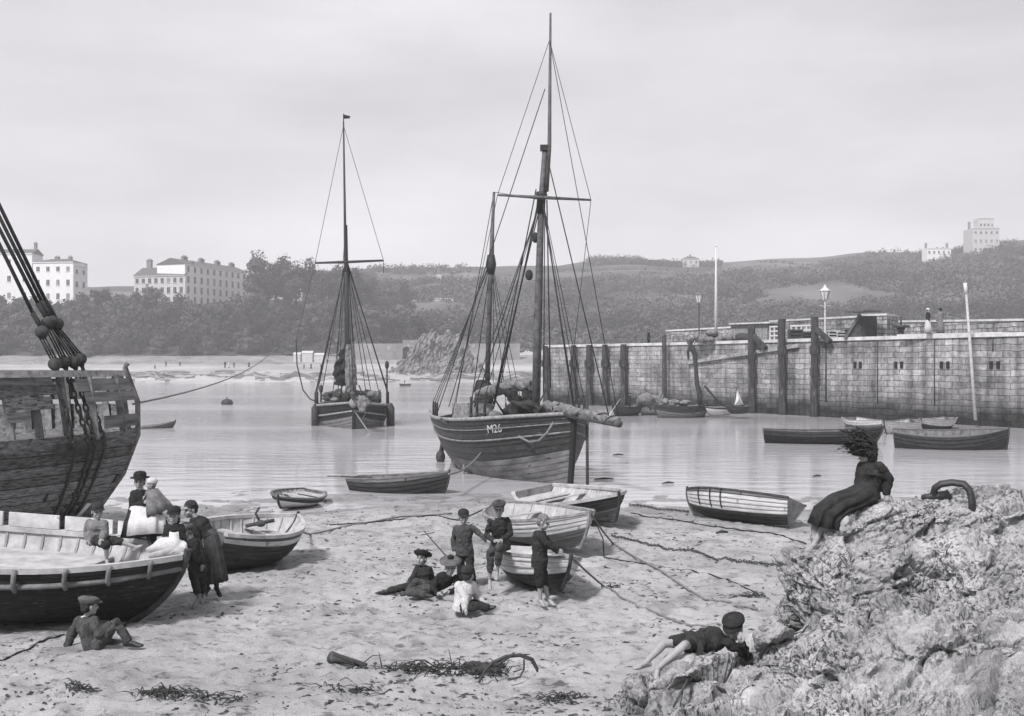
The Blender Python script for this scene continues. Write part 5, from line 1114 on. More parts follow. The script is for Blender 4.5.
rig('mizzen_stay', ketch, ztop, mhd, .012); rig('mizzen_halyard', ketch, zhd, zb0+V((-.6, -.3, .3)), .02); rig('mizzen_halyard', ketch, ztop, zb0+V((.3, -.3, .3)), .014); rig('mizzen_sheet', ketch, zhd, kh.w(.2, 0, .2), .02)
a, b = Pk(455, 408, 50.5), Pk(474, 330, 49.5); rig('mizzen_topping_lift', ketch, a, ztop, .016)
for q, a in ((.35, mhd), (.55, mhd)):      # blocks in the rigging
    for s in (.18, .36):
        p = a.lerp(kh.w(kh.L*.6, .8*near*q, .2), s); m = MB(); m.ell(p, (.12, .1, .2)); part('block', m, 'dark_wood', ketch)
# furled mainsail on its boom, gaff, heaped canvas, bowsprit with furled jib
def bundle(pts, rads, seed, n=12, rough=.22):
    m = MB(); r = random.Random(seed); rings = []; P2 = []; 
    for i in range(len(pts)-1):
        for q in range(4): s = q/4; P2.append((V(pts[i]).lerp(V(pts[i+1]), s), rads[i]*(1-s)+rads[i+1]*s))
    P2.append((V(pts[-1]), rads[-1]))
    t = (V(pts[-1])-V(pts[0])).normalized(); u = V((0, 0, 1)).cross(t).normalized(); q = t.cross(u)
    for p, rad in P2:
        ph = r.uniform(-.3, .3); rings.append([p+(u*math.cos(a)+q*math.sin(a))*rad*(1+rough*(math.sin(3*a+ph*6)*.5+r.uniform(-.5, .5))) for a in [2*math.pi*k/n for k in range(n)]])
    m.loft(rings); return m
boom = [Pk(478, 398, 47.3), Pk(500, 391, 46.3), Pk(520, 388, 45.3), Pk(534, 388, 44.4)]
m = MB(); m.tube(boom, [.09, .12, .12, .1], 8); part('boom', m, 'spar', ketch)
soft('furled_mainsail', bundle([p+V((0, -.1, .12)) for p in boom], [.2, .26, .22, .26], 2), 'canvas', ketch)
m = bundle([Pk(508, 390, 45.6), Pk(518, 402, 45.4), Pk(521, 412, 45.3)], [.2, .26, .16], 5)
m2 = bundle([Pk(528, 392, 44.6), Pk(532, 403, 44.5), Pk(530, 413, 44.4)], [.24, .28, .3], 6); m.add(m2.v, m2.f, 0, True); soft('hanging_canvas', m, 'dark_canvas', ketch)
soft('furled_mizzen', bundle([Pk(484, 382, 48.4), Pk(485, 396, 48.2), Pk(481, 410, 48), Pk(479, 418, 47.9)], [.3, .42, .5, .4], 8), 'dark_canvas', ketch)
m = MB(); m.tube([bsp0-kh.x*1.2, bsp0, bsp1], [.17, .18, .12], 9); part('bowsprit', m, 'spar', ketch)
bb = [bsp0.lerp(bsp1, s)+V((0, -.05, .1)) for s in (-.12, .1, .3, .55, .8, .97)]
soft('furled_jib', bundle(bb, [.16, .20, .18, .155, .13, .11], 3, rough=.35), 'canvas', ketch)
for s in (.13, .33, .5, .74, .9):
    m = MB()
    c = bsp0.lerp(bsp1, s)+V((0, -.05, .1)); d = (bsp1-bsp0).normalized(); u = V((0, 0, 1)).cross(d).normalized(); q = d.cross(u)
    m.tube([c+(u*math.cos(a)+q*math.sin(a))*(.205-.07*s)+d*(.25*math.sin(a)+.1*math.cos(a)) for a in [k*math.pi/6 for k in range(13)]], .02, 5); part('jib_lashing', m, 'dark_rope', ketch)
m = bundle([kh.w(kh.L*.86, .3*near, .05), kh.w(kh.L*.78, .6*near, .22), kh.w(kh.L*.66, .7*near, .1)], [.2, .26, .2], 12, rough=.5); soft('foredeck_canvas', m, 'dark_canvas', ketch)
r = random.Random(9)
for i in range(26):
    m = MB(); t = r.uniform(.12, .9); y = r.uniform(-.6, .6)*kh.half(t); q = kh.w(kh.L*t, y, -.35+r.uniform(0, .3)); m.ell(q, (r.uniform(.15, .4), r.uniform(.12, .3), r.uniform(.08, .22)), Matrix.Rotation(r.uniform(0, 3), 3, 'Z'), 9, 7, 0, lambda q: 1+.25*math.sin(q.x*7+q.y*9+i)); part('gear_bundle', m, r.choice(['dark_wood', 'interior_mid', 'dark_canvas']), ketch)
for i in range(9): m = MB(); t = r.uniform(.4, .92); a = kh.w(kh.L*t, r.uniform(-.5, .5), -.1); m.tube([a, a+V((r.uniform(-.6, .6), r.uniform(-.5, .5), r.uniform(.4, 1.0)))], .03, 5); part('deck_spar', m, 'dark_wood', ketch)
c = kh.w(kh.L*.3, .3*near, -.05); m = MB(); m.box(c, (1.6, 1.1, .8), Matrix((kh.x, kh.y, kh.z)).transposed()); part('companion_hatch', m, 'bare_wood', ketch)
rope_pts = [Pk(521, 427, 41.9), Pk(526, 437, 41.2), Pk(535, 441.5, 40.8), Pk(545, 440, 40.3), Pk(553, 432, 40.1), Pk(559, 422, 40.0)]
m = MB(); m.tube([p+V((-.2, -.25, 0)) for p in rope_pts], .04, 6); part('bow_rope', m, 'rope', ketch)
m = MB(); m.tube([sd(.42, near, 0)+V((-.15, -.2, 0)), Pk(475, 440, 45.2), Pk(470, 475, 44.5)], .1, 6); part('leg_prop', m, 'dark_wood', ketch); 
for px0, px1, yb in ((468, 462, 482), (474, 478, 470)): m = MB(); m.tube(sag(Pk(px0, 418, 45.8), Pk(px1, yb, 44.2), .2), .05, 5); part('hanging_rope', m, 'rope', ketch)
m = MB(); q = Pk(443.5, 436, 50.4); m.tube([Pk(447, 424, 50.6), q, Pk(440.5, 458, 50.2)], [.1, .08, .13], 6); m.ell(Pk(440.5, 457, 50.2), (.2, .2, .3)); part('fender', m, 'dark_wood', ketch)
m = MB(); m.tube([Pk(587, 395, 40.4), Pk(587.2, 440, 40), Pk(587.5, 491, 39.2)], .055, 6); part('prop_pole', m, 'dark_spar', ketch)
tag(solo('mooring_rope', (lambda m: (m.tube(sag(Pk(487, 444, 44.2), Pk(449, 474, 36.5), .25), .035, 5), m)[1])(MB()), 'rope', 'pale rope from the ketch side down to the dark rowing boat', 'rope'))

# ------------------------------------------------------------------ the bow-on sloop
ds_ = 70.0
sh = Hull(P(354, 402.5, ds_), P(349.5, 399.5, ds_+16), 5.05, 2.9, sheer=.30, tw=.5, rake=.4, rake_s=1, full=.8, vee=.85, peak=.5, bowp=2.8, sternp=2, lift=.2)
sloop = thing('sloop', 'single-masted sloop afloat bow-on to us in the left middle distance', 'sloop', sh.w(sh.L/2, 0, -2.3))
part('planking', hull_mesh(sh, 14, ((.73, 0), (.84, 1), (.86, 0), (1, 1)), .004, 40), ['pale_hull', 'black_hull'], sloop)
for u, r, ms in ((.82, .06, 'bare_wood'), (1.0, .09, 'bare_wood')):
    for s in (1, -1): m = MB(); m.tube([sh.pt(i/40, u, s, .03) for i in range(41)], r, 6); part('rail' if u == 1 else 'rubbing_strake', m, ms, sloop)
m = MB(); q = [sh.loc(t, .85, 0, .1) for t in [i/24 for i in range(25)]]
for a, b in zip(q[:-1], q[1:]): m.add([sh.w(a[0], -a[1], a[2]), sh.w(a[0], a[1], a[2]), sh.w(b[0], b[1], b[2]), sh.w(b[0], -b[1], b[2])], [(0, 1, 2, 3)])
part('deck', m, 'bare_wood', sloop)
m = MB()
for s in (1, -1): m.loft([[sh.pt(t, u, s, 0, .12) for u in (.83, .9, .985)] for t in [i/30 for i in range(31)]], False, False)
part('bulwark_lining', m, 'interior_mid', sloop)
m = MB(); m.tube([sh.w(sh.L+.1, 0, .2)]+[sh.pt(1, u, 1) for u in (1, .8, .6, .4, .2, 0)], .14, 6); part('stem', m, 'black_hull', sloop)
dk = ds_+4.5
s0, shd, st = P(348.5, 398, dk), P(346.5, 262, dk), P(343.5, 121, dk)
m = MB(); m.tube([s0-V((0, 0, .5)), P(347, 330, dk), P(345.5, 225, dk)], [.19, .17, .13], 10); part('mast', m, 'dark_spar', sloop)
m = MB(); m.tube([P(346.5, 272, dk-.3), P(345, 225, dk-.3), st], [.10, .09, .05], 8); part('topmast', m, 'dark_spar', sloop)
m = MB(); m.tube([P(315, 263, dk-.4), P(347, 262, dk-.4), P(383.5, 260.5, dk-.4)], [.07, .1, .07], 7); part('yard', m, 'dark_spar', sloop)
m = MB(); m.tube([st, st+V((0, 0, .5))], .03, 5); m.add([st+V((0, 0, .45)), st+V((.45, .1, .35)), st+V((.4, .1, .2)), st+V((0, 0, .15)), st+V((0, .03, .45)), st+V((.45, .13, .35)), st+V((.4, .13, .2)), st+V((0, .03, .15))], [(0, 1, 2, 3), (7, 6, 5, 4)]); part('pennant', m, 'dark_canvas', sloop)
for i, t in enumerate((.60, .64, .69)):
    for s in (1, -1): b = sh.top(t, s, .9); rig('shroud', sloop, shd+V((0, 0, .1*i)), b, .035); rig('lanyard', sloop, b, sh.top(t, s, .0), .08)
for s, px, py in ((1, 315, 263), (-1, 383.5, 260.5)):
    s_ = 1 if sh.y.x*s*(1 if s == 1 else 1) < 0 else -1
    rig('topmast_stay', sloop, st-V((0, 0, .3)), P(px, py, dk-.4), .018); rig('yard_tackle', sloop, P(px, py, dk-.4), P(px, py+12, dk-.4), .018)
for px, dd in ((322, 0), (333, 2), (338, -1), (356, 1), (366, -2), (371, 1), (379, 2)):
    rig('halyard', sloop, shd+V((.1*(1 if px > 347 else -1), 0, -.3*abs(dd))), P(px, 392, dk+dd), .026)
rig('halyard', sloop, P(345, 230, dk), P(336, 385, dk), .024); rig('halyard', sloop, P(345, 230, dk), P(357, 385, dk+1), .024); rig('forestay', sloop, shd, sh.w(sh.L, 0, .3), .03); rig('jib_stay', sloop, P(345, 225, dk), sh.w(sh.L+3.5, -.3, .7), .02)
soft('furled_mainsail', bundle([P(349, 337, dk+.6), P(346.5, 352, dk+.7), P(343, 368, dk+.8), P(341, 385, dk+.9)], [.12, .35, .6, .5], 4, rough=.3), 'dark_canvas', sloop)
m = bundle([P(349, 345, dk-.5), P(351, 370, dk-.5), P(350, 392, dk-.6)], [.2, .38, .3], 5); soft('furled_foresail', m, 'canvas', sloop)
m = MB(); m.tube([sh.w(sh.L-1, 0, .25), sh.w(sh.L+3.6, -.15, .6)], [.2, .13], 8); part('bowsprit', m, 'spar', sloop)
soft('furled_jib', bundle([P(361.5, 396, 67), P(363, 405, 66.8), P(362, 412, 66.6)], [.22, .32, .12], 7), 'canvas', sloop)
m = MB(); m.ell(P(353, 403, 69.3), (.25, .2, .3)); part('anchor_stock', m, 'bare_wood', sloop)
r = random.Random(2)
for i in range(34): m = MB(); t = r.uniform(.25, .95); q = sh.w(sh.L*t, r.uniform(-.75, .75)*sh.half(t), -.1+r.uniform(0, .7)); m.ell(q, (r.uniform(.2, .6), r.uniform(.2, .5), r.uniform(.12, .4)), Matrix.Rotation(r.uniform(0, 3), 3, 'Z'), 9, 7, 0, lambda q: 1+.25*math.sin(q.x*7+q.y*9+i)); part('gear_bundle', m, r.choice(['dark_wood', 'interior_mid', 'dark_canvas']), sloop)
for i in range(8): m = MB(); t = r.uniform(.5, .92); a = sh.w(sh.L*t, r.uniform(-1.6, 1.6), 0); m.tube([a, a+V((r.uniform(-.6, .6), 0, r.uniform(.7, 1.5)))], .05, 5); part('deck_spar', m, 'dark_wood', sloop)
for px0, px1 in ((316, 315.5), (391, 390.5)): m = MB(); m.tube([P(px0, 403, 74.5), P(px1, 408, 74.5), P(px1, 428, 74.5)], [.08, .28, .28], 8); part('fender', m, 'dark_wood', sloop)
for px, y0 in ((387, 362), (321, 386)): m = MB(); m.tube([P(px, 402, 74.5), P(px, y0, 74.5)], .06, 6); m.ell(P(px, y0+3, 74.5), (.14, .14, .3)); part('stanchion', m, 'dark_spar', sloop)
m = MB(); m.tube([sh.w(sh.L, 0, -.5), P(370, 434, 66)], .05, 5); part('anchor_cable', m, 'rope', sloop)
m = MB(); m.tube(sag(P(296, 340, 75.5), P(318, 401, 74.5), -.0, 2)[:1]+[P(297, 365, 75.5), P(303, 390, 75), P(310, 399, 74.7), P(318, 402, 74.5)], .045, 5); m.tube([P(296, 340, 75.5), P(315, 263, dk-.4)], .015, 4); part('hanging_line', m, 'dark_rope', sloop)
m = MB(); m.tube([sh.pt(.93, .8, 1, .08), sh.pt(.97, .6, 1, .25), sh.pt(.985, .72, 1, .2)], .05, 5); part('bow_rope', m, 'rope', sloop)

# ------------------------------------------------------------------ the big hulk at the left edge
dh = 24.6
hb, hs = P(125, 367.5, dh+.6), P(125, 367.5, dh+.6)+V((-15.5, -3.3, .0))
hk = Hull(hb, hs, 5.6, 3.9, sheer=-.02, tw=.6, rake=1.15, rake_s=.5, full=.62, vee=.22, peak=.5, bowp=5.0, bulge=.45, sternp=2, roll=0)
hulk = thing('schooner_hulk', 'big weathered wooden schooner hull with broken bulwarks at the left edge', 'schooner', hk.w(hk.L*.8, 0, -hk.D))
hn = 1 if hk.pt(.5, 1, 1).y < hk.pt(.5, 1, -1).y else -1
U0 = .70
hm_ = hull_mesh(hk, 20, ((.52, 0), (U0, 1), (1, 2)), .010, 50)
# the strakes above the covering board are built separately, with gaps
keep = MB(); keep.uv = hm_.uv; keep.v = hm_.v
for f, mi_, s_ in zip(hm_.f, hm_.m, hm_.s):
    if mi_ != 2: keep.f.append(f); keep.m.append(mi_); keep.s.append(s_)
part('planking', keep, ['worn_hull', 'worn_hull'], hulk)
m = MB(); q = [hk.loc(t, U0, 0, .05) for t in [.2+.795*i/24 for i in range(25)]]
for a, b in zip(q[:-1], q[1:]): m.add([hk.w(a[0], -a[1], a[2]), hk.w(a[0], a[1], a[2]), hk.w(b[0], b[1], b[2]), hk.w(b[0], -b[1], b[2])], [(0, 1, 2, 3)])
part('deck', m, 'weathered', hulk)
def strip(side, t0, t1, u0, u1, off, th, n=14):
    m = MB(); rings = []
    for i in range(n+1):
        t = t0+(t1-t0)*i/n; rings.append([hk.pt(t, u0, side, off), hk.pt(t, u1, side, off), hk.pt(t, u1, side, off-th), hk.pt(t, u0, side, off-th)])
    uvv = random.randrange(50)
    m.loft(rings, True, True, 0, False, [(t0*hk.L+i*(t1-t0)*hk.L/n, uvv+(.1, .9, .9, .1)[j]) for i in range(n+1) for j in range(4)]); return m
for side in (1, -1):
    for u, w_, ms, nm in ((U0, .055, 'worn_hull', 'covering_board'), (.975, .025, 'bare_wood', 'cap_rail')):
        part(nm, strip(side, .3, .999, u-w_*.5, u+w_*.5, .12, .3, 40), ms, hulk)
r = random.Random(12)
planks = [(.735, .785, .3, .66), (.735, .785, .79, .815), (.79, .835, .3, .80), (.795, .835, .86, .885), (.84, .885, .3, .60), (.84, .885, .70, .79), (.84, .89, .86, .91), (.89, .93, .3, .74), (.895, .935, .77, .92), (.935, .965, .3, .915), (.86, .90, .945, .999), (.905, .955, .94, .999), (.745, .80, .962, .999)]
for u0, u1, ta, tb in planks: part('bulwark_plank', strip(hn, ta, tb, u0, u1, .03, .06, 16), r.choice(['worn_hull', 'pale_hull', 'grey_hull']), hulk)
for u0, u1, ta, tb in [(.73, .84, .3, .97), (.86, .95, .3, .998)]: part('bulwark_plank', strip(-hn, ta, tb, u0, u1, .03, .06, 16), 'worn_hull', hulk)
for side in (1, -1):
    for i in range(17):
        t = .5+.485*i/16; m = MB(); m.beam(hk.pt(t, U0, side, -.08), hk.pt(t, .97, side, -.08), .16, .14, hk.x); part('stanchion', m, 'weathered' if i % 3 else 'bare_wood', hulk)
m = MB(); m.tube([hk.w(hk.L+.06, 0, .1)]+[hk.pt(1, u, 1) for u in (1, .85, .7, .5, .3, .1, 0)]+[hk.pt(t, 0, 1) for t in (.9, .7, .5)], .06, 8); part('stem', m, 'weathered', hulk)
def hk_t(px, u, side=None):
    s = hn if side is None else side
    return min((abs(512+F*hk.pt(t, u, s).x/hk.pt(t, u, s).y-px), t) for t in np.linspace(.3, 1, 500))[1]
# channel with chain plates, deadeyes and shrouds
ta, tb = hk_t(60, U0), hk_t(108, U0); m = strip(hn, ta, tb, U0-.055, U0-.0, .45, .42, 8); part('channel', m, 'dark_wood', hulk)
dw = dh-1.4
for i, (px, uend, lx, ly, ux, uy, tx, ty) in enumerate(((78, 505, 55, 364, 42, 332, 6, 238), (92, 500, 64, 362, 48, 323, 6, 226), (97, 497, 74, 362, 52, 322, 4, 208), (106, 492, 80, 359, 57, 324, 2, 190))):
    t = hk_t(px, U0-.03); pl = hk.pt(t, U0-.03, hn, .5); p_low, p_up = P(lx, ly, pl.y-.05), P(ux, uy, pl.y-.1); tp = P(tx-40, ty-62, pl.y+.1)
    m = MB()       # chain from the channel to the lower deadeye
    a, b = pl, p_low; n = 12; ax = (b-a).normalized()
    for k in range(n):
        c = a.lerp(b, (k+.5)/n); l = (b-a).length/n*.62; u = ax.cross(V((0, 1, 0))).normalized() if k % 2 else V((0, 1, 0)); u = (u-ax*u.dot(ax)).normalized()
        m.tube([c+ax*l*math.cos(q)+u*l*.5*math.sin(q) for q in [k2*math.pi/5 for k2 in range(11)]], .024, 5)
    part('shroud_chain', m, 'iron', hulk)
    for q in (p_low, p_up): m = MB(); m.tube([q+V((0, -.07, 0)), q+V((0, .07, 0))], [.13, .13], 12); m.ell(q, (.14, .10, .15)); part('deadeye', m, 'dark_wood', hulk)
    m = MB()
    for k in (-.06, 0, .06): m.tube([p_low+V((k, -.03, .08)), p_up+V((k, -.03, -.08))], .02, 5)
    part('lanyard', m, 'dark_rope', hulk)
    m = MB(); m.tube([p_up+V((0, 0, .06)), p_up.lerp(tp, .12)], [.05, .055], 6); m.tube([p_up.lerp(tp, .1), tp], .04, 6); part('shroud', m, 'dark_rope', hulk)
    m = MB(); m.tube([pl+V((0, -.02, -.1)), hk.pt(t, .52, hn, .06), hk.pt(min(t+.004, 1), .36, hn, .05), hk.pt(min(t+.006, 1), .26, hn, .05)], .035, 6)
    for u_ in (.5, .42, .34, .28): m.ell(hk.pt(t, u_, hn, .08), (.05, .05, .05), None, 6, 4)
    part('chain_plate', m, 'iron', hulk)
for (px, u_) in ((86, .30),): t = hk_t(px, u_); m = MB(); m.tube([hk.pt(t, .22, hn, .03), hk.pt(t, .33, hn, .03)], .12, 8, flat=.3); part('repair_patch', m, 'white_paint', hulk)
for i, (px, u0_, u1_) in enumerate(((14, .99, .74), (36, .98, .72), (92, .94, .75))): pass
m = MB(); m.tube(sag(P(133, 404, dh+.7), P(277, 347, 90), .6, 14), .028, 5); solo('mooring_line', m, 'rope', 'thin mooring line running from the hulk up and away over the water', 'rope', P(133, 404, dh+.7))
# ------------------------------------------------------------------ the big open boat on the left
lb_ = P(187, 555, 15.9); lst = lb_+V((-6.8, .95, .42))
bL, hL = boat('lugger', 'big open black boat with a white inside at the left, children sitting in its bow', 'boat', lb_, lst, 2.7, 1.2, roll=2, strakes=11, bands=((.86, 0), (1, 1)), mats=('black_hull', 'dark_hull'),
    tw=.5, sheer=.13, inner='interior_pale', gunw='interior_pale', thwarts=(.25,), rake=.85, full=.8, vee=.75, bowp=3.0, peak=.55, gw=.08, ribs=20, stern_sheet=False)
ln_ = 1 if hL.pt(.5, 1, 1).y < hL.pt(.5, 1, -1).y else -1
for s in (1, -1):
    m = MB(); m.tube([hL.pt(i/40, .84, s, .035) for i in range(41)], .04, 6); part('rubbing_strake', m, 'interior_mid' if s == ln_ else 'interior_pale', bL)
for t in (.60, .73, .82, .89, .95):
    m = MB(); m.tube([hL.pt(t, u, ln_, o) for u, o in ((1.0, .03), (.96, .07), (.9, .09), (.84, .10), (.80, .06))], .035, 7); part('fender_timber', m, 'interior_mid', bL)
for ta, tb in ((.30, .46), (.475, .60), (.615, .74), (.755, .86)):     # far-side washboards
    m = MB(); rings = []
    for i in range(7):
        t = ta+(tb-ta)*i/6; a = hL.top(t, -ln_, .03, .02); b = hL.top(t, -ln_, .25, .02); q = hL.y*(-ln_)*-.03; rings.append([a, b, b+q, a+q])
    m.loft(rings, True, True, 0, False); part('washboard', m, 'white_wood', bL)
def deck_piece(name, ts, u, y0, y1, th_=.05):
    m = MB(); a = [hL.loc(t, u, 0, .05) for t in ts]; ring = lambda p: [hL.w(p[0], p[1]*y, p[2]+dz) for y, dz in ((y0, 0), (y1, 0), (y1, -th_), (y0, -th_))]
    m.loft([ring(p) for p in a], True, True, 0, False); part(name, m, 'interior_pale', bL)
deck_piece('side_bench', (.30, .42, .55, .66, .76), .80, -.05*ln_, -.98*ln_); deck_piece('foredeck', (.80, .86, .92, .97), .60, -1, 1)

# ------------------------------------------------------------------ people
def unit(v): v = V(v); return v.normalized() if v.length > 1e-6 else V((0, 0, 1))
def frame(look, up=(0, 0, 1)):
    f = unit(look); r = f.cross(V(up)); r = unit(r); u = r.cross(f); return r, f, u       # right, forward, up
def hand(mb, wr, d, palm, k, curl=.5, side=1):
    """palm, four unequal fingers with two bends, thumb leaving the side of the palm"""
    d = unit(d); pn = V(palm); pn = unit(pn-d*pn.dot(d)); s = d.cross(pn)*side
    mb.chain([wr, wr+d*.035*k, wr+d*.075*k], [.024*k, .031*k, .030*k], 10)
    for i, (o, l) in enumerate(((.026, .068), (.009, .078), (-.009, .072), (-.025, .056))):
        p = wr+d*.07*k+s*o*k; pts = [p]; dd = d.copy(); ang = 0
        for q in (.42, .32, .26):
            ang += curl*.75; dd = d*math.cos(ang)+pn*math.sin(ang); pts.append(pts[-1]+dd*l*q*k)
        mb.chain(pts, [.0105*k, .0100*k, .0092*k, .0075*k], 8)
    p = wr+d*.022*k+s*.026*k; q = p+(d*.6+s*.75+pn*.25).normalized()*.038*k; mb.chain([p, q, q+(d*.9+s*.15+pn*.45).normalized()*.032*k], [.014*k, .0115*k, .009*k], 8)
def foot(mb, an, toe, k, r=1.0, toes=True):
    d = (toe-an); dh = V((d.x, d.y, d.z)); f = unit(dh); rt = unit(f.cross(V((0, 0, 1)))) if abs(f.z) < .95 else V((1, 0, 0)); up = rt.cross(f)
    heel = an-f*.045*k-up*.045*k; ball = an+f*(d.length*.72)-up*.012*k
    mb.chain([an, heel], [.034*k*r, .032*k*r], 10); mb.chain([an-up*.01*k, ball], [.036*k*r, .030*k*r], 10); mb.chain([heel, ball-up*.012*k], [.028*k*r, .027*k*r], 10)
    for o in (-.02, .02): mb.chain([ball+rt*o*k-up*.01*k-f*.02*k, toe+rt*o*k*.8-up*.012*k], [.026*k*r, .02*k*r], 8)
    if toes and r <= 1:
        for i, o in enumerate((-.03, -.015, 0, .014, .028)): mb.ell(toe+rt*o*k-up*.012*k+f*(.012-.008*abs(i-1))*k, (.0105*k,)*3, None, 8, 6)
    return f, rt, up
def person(label, base, k, J, look, jacket='cloth_dark', trousers='cloth_dark', tro=1.0, hair='hair_dark', hat=None, skirt=None, apron=None, shoes=None, skin='skin', hk=1.3, up=(0, 0, 1),
           curl=(.45, .45), palms=(None, None), vox=.0065, group=None, sleeve=1.0, long_hair=0, collar=None, chestf=None, fine=True, cat='person', hairmat=None, jk=1.22, name='person', wrk=1.0):
    """J: joint positions in world metres. a = the image-left limb, b = the image-right one"""
    J = {q: V(v) for q, v in J.items()}; root = thing(name, label, cat, base, group); off = root_of(root); seed = int(abs(base[0]*31+base[1]*17)*10) % 97
    sh = unit(J['shB']-J['shA']); J['shA'] = J['shA']+V((0, 0, .004*k)); J['shB'] = J['shB']+V((0, 0, .004*k)); mid = (J['shA']+J['shB'])/2; spine = unit(mid-J['pel']); fwd = V(chestf) if chestf else V(look)
    rt = sh-spine*sh.dot(spine); rt = unit(rt); fw = rt.cross(spine); fw = fw if fw.dot(fwd) >= 0 else -fw
    side = 1 if fw.cross(spine).dot(rt) > 0 else -1       # 1: image-left shoulder is the person's left... sign only matters for thumbs
    hr = unit(J['hipB']-J['hipA']); waist = J['pel'].lerp(mid, .38)
    w = (J['shB']-J['shA']).length/2
    body = MB()
    def torso(mb, gx, z0=-.07, hem=0, top=True):
        rings = []; n = 16
        spec = [(J['pel']+spine*(z0*k-hem), hr, .145*k+gx, .105*k+gx), (J['pel'], hr, .155*k+gx, .112*k+gx), (waist, (hr+rt).normalized(), .128*k+gx, .100*k+gx), (J['pel'].lerp(mid, .72), rt, .150*k+gx, .112*k+gx),
                (J['pel'].lerp(mid, .93), rt, max(w*.92, .13*k)+gx*.6, .098*k+gx), (mid+spine*.03*k, rt, w*.80+gx*.6, .078*k+gx*.8), (mid+spine*.065*k, rt, .062*k+gx*.4, .058*k+gx*.4)]
        for c, r_, a, b in spec:
            f_ = r_.cross(spine); rings.append([c+r_*a*math.cos(q)+f_*b*math.sin(q) for q in [2*math.pi*i/n for i in range(n)]])
        mb.loft(rings)
    torso(body, 0); hp_ = (J['hipA'], J['hipB'])
    for s in 'AB':
        if 'el'+s in J:
            body.chain([J['sh'+s], J['sh'+s].lerp(J['el'+s], .5), J['el'+s], J['el'+s].lerp(J['wr'+s], .35), J['wr'+s]], [.050*k, .043*k, .036*k, .036*k, .024*k])
            d = J['ha'+s]-J['wr'+s] if 'ha'+s in J else J['wr'+s]-J['el'+s]
            i = 0 if s == 'A' else 1; pm = palms[i] or (-fw*.2-V((0, 0, 1)))
            if fine: hand(body, J['wr'+s], d, pm, k*1.05, curl[i], (1 if s == 'A' else -1)*side)
            else: body.chain([J['wr'+s], J['wr'+s]+unit(d)*.13*k], [.03*k, .025*k])
        if 'kn'+s in J:
            body.chain([J['hip'+s], J['hip'+s].lerp(J['kn'+s], .5), J['kn'+s], J['kn'+s].lerp(J['an'+s], .3), J['kn'+s].lerp(J['an'+s], .65), J['an'+s]], [.083*k, .072*k, .053*k, .054*k, .042*k, .032*k])
            if not shoes: foot(body, J['an'+s], J['to'+s], k, 1, fine)
    # head: skull, jaw, nose, ears, neck
    hs = k*hk; hc = J['head']; r_, f_, u_ = frame(look, up); R = Matrix((r_, f_, u_)).transposed(); at = lambda x, y, z: hc+R @ V((x*hs, y*hs, z*hs))
    body.chain([mid+spine*.02*k, mid.lerp(hc, .55), at(0, -.02, -.05)], [.060*k, .052*k, .055*k])
    body.ell(at(0, -.008, .028), (.074*hs, .092*hs, .090*hs), R); body.ell(at(0, .018, -.045), (.060*hs, .068*hs, .070*hs), R); body.ell(at(0, .052, -.086), (.030*hs, .030*hs, .024*hs), R)
    body.tube([at(0, .082, .020), at(0, .100, -.012), at(0, .106, -.030), at(0, .085, -.038)], [.009*hs, .012*hs, .0155*hs, .011*hs], 8); body.ell(at(0, .084, -.066), (.024*hs, .012*hs, .007*hs), R)
    body.ell(at(0, .078, .034), (.052*hs, .014*hs, .010*hs), R)
    for x in (-1, 1): body.ell(at(.076*x, -.010, -.012), (.010*hs, .020*hs, .032*hs), R); body.ell(at(.040*x, .060, -.030), (.024*hs, .022*hs, .022*hs), R)
    bo, co = remesh(body, 'body', vox, off, 2); bo.parent = root
    _ms(bo, [skin, 'eye', 'lip', 'hair_dark'])
    me = bo.data; n = len(me.polygons); ctr = np.zeros(n*3, np.float32); me.polygons.foreach_get('center', ctr); ctr = ctr.reshape(-1, 3)+np.array(off)-np.array(hc)
    lc = ctr @ np.array(R)/hs; mi = np.zeros(n, np.int32); fr = lc[:, 1] > .045
    for x in (-.031, .031):
        mi[fr & (((lc[:, 0]-x)/.0165)**2+((lc[:, 2]-.006)/.0085)**2 < 1)] = 1
        mi[fr & (((lc[:, 0]-x)/.024)**2+((lc[:, 2]-.031)/.0065)**2 < 1)] = 3
    mi[fr & ((lc[:, 0]/.024)**2+((lc[:, 2]+.067)/.0075)**2 < 1)] = 2
    me.polygons.foreach_set('material_index', mi)
    # hair
    hm = hairmat or hair
    if hair:
        m = MB(); fnh = lambda q: 1+.05*math.sin(q.x*21+q.z*13)+.04*math.sin(q.y*34+seed)
        m.ell(at(0, -.022, .046), (.083*hs, .094*hs, .086*hs), R, 22, 14, 0, fnh); m.ell(at(0, -.050, .0), (.076*hs, .060*hs, .085*hs), R, 18, 12, 0, fnh)
        if long_hair == 1: m.ell(at(0, -.055, -.05), (.080*hs, .060*hs, .10*hs), R, 16, 12, 0, fnh)
        if long_hair == 2: m.ell(at(0, -.085, .01), (.045*hs, .045*hs, .05*hs), R, 14, 10, 0, fnh)
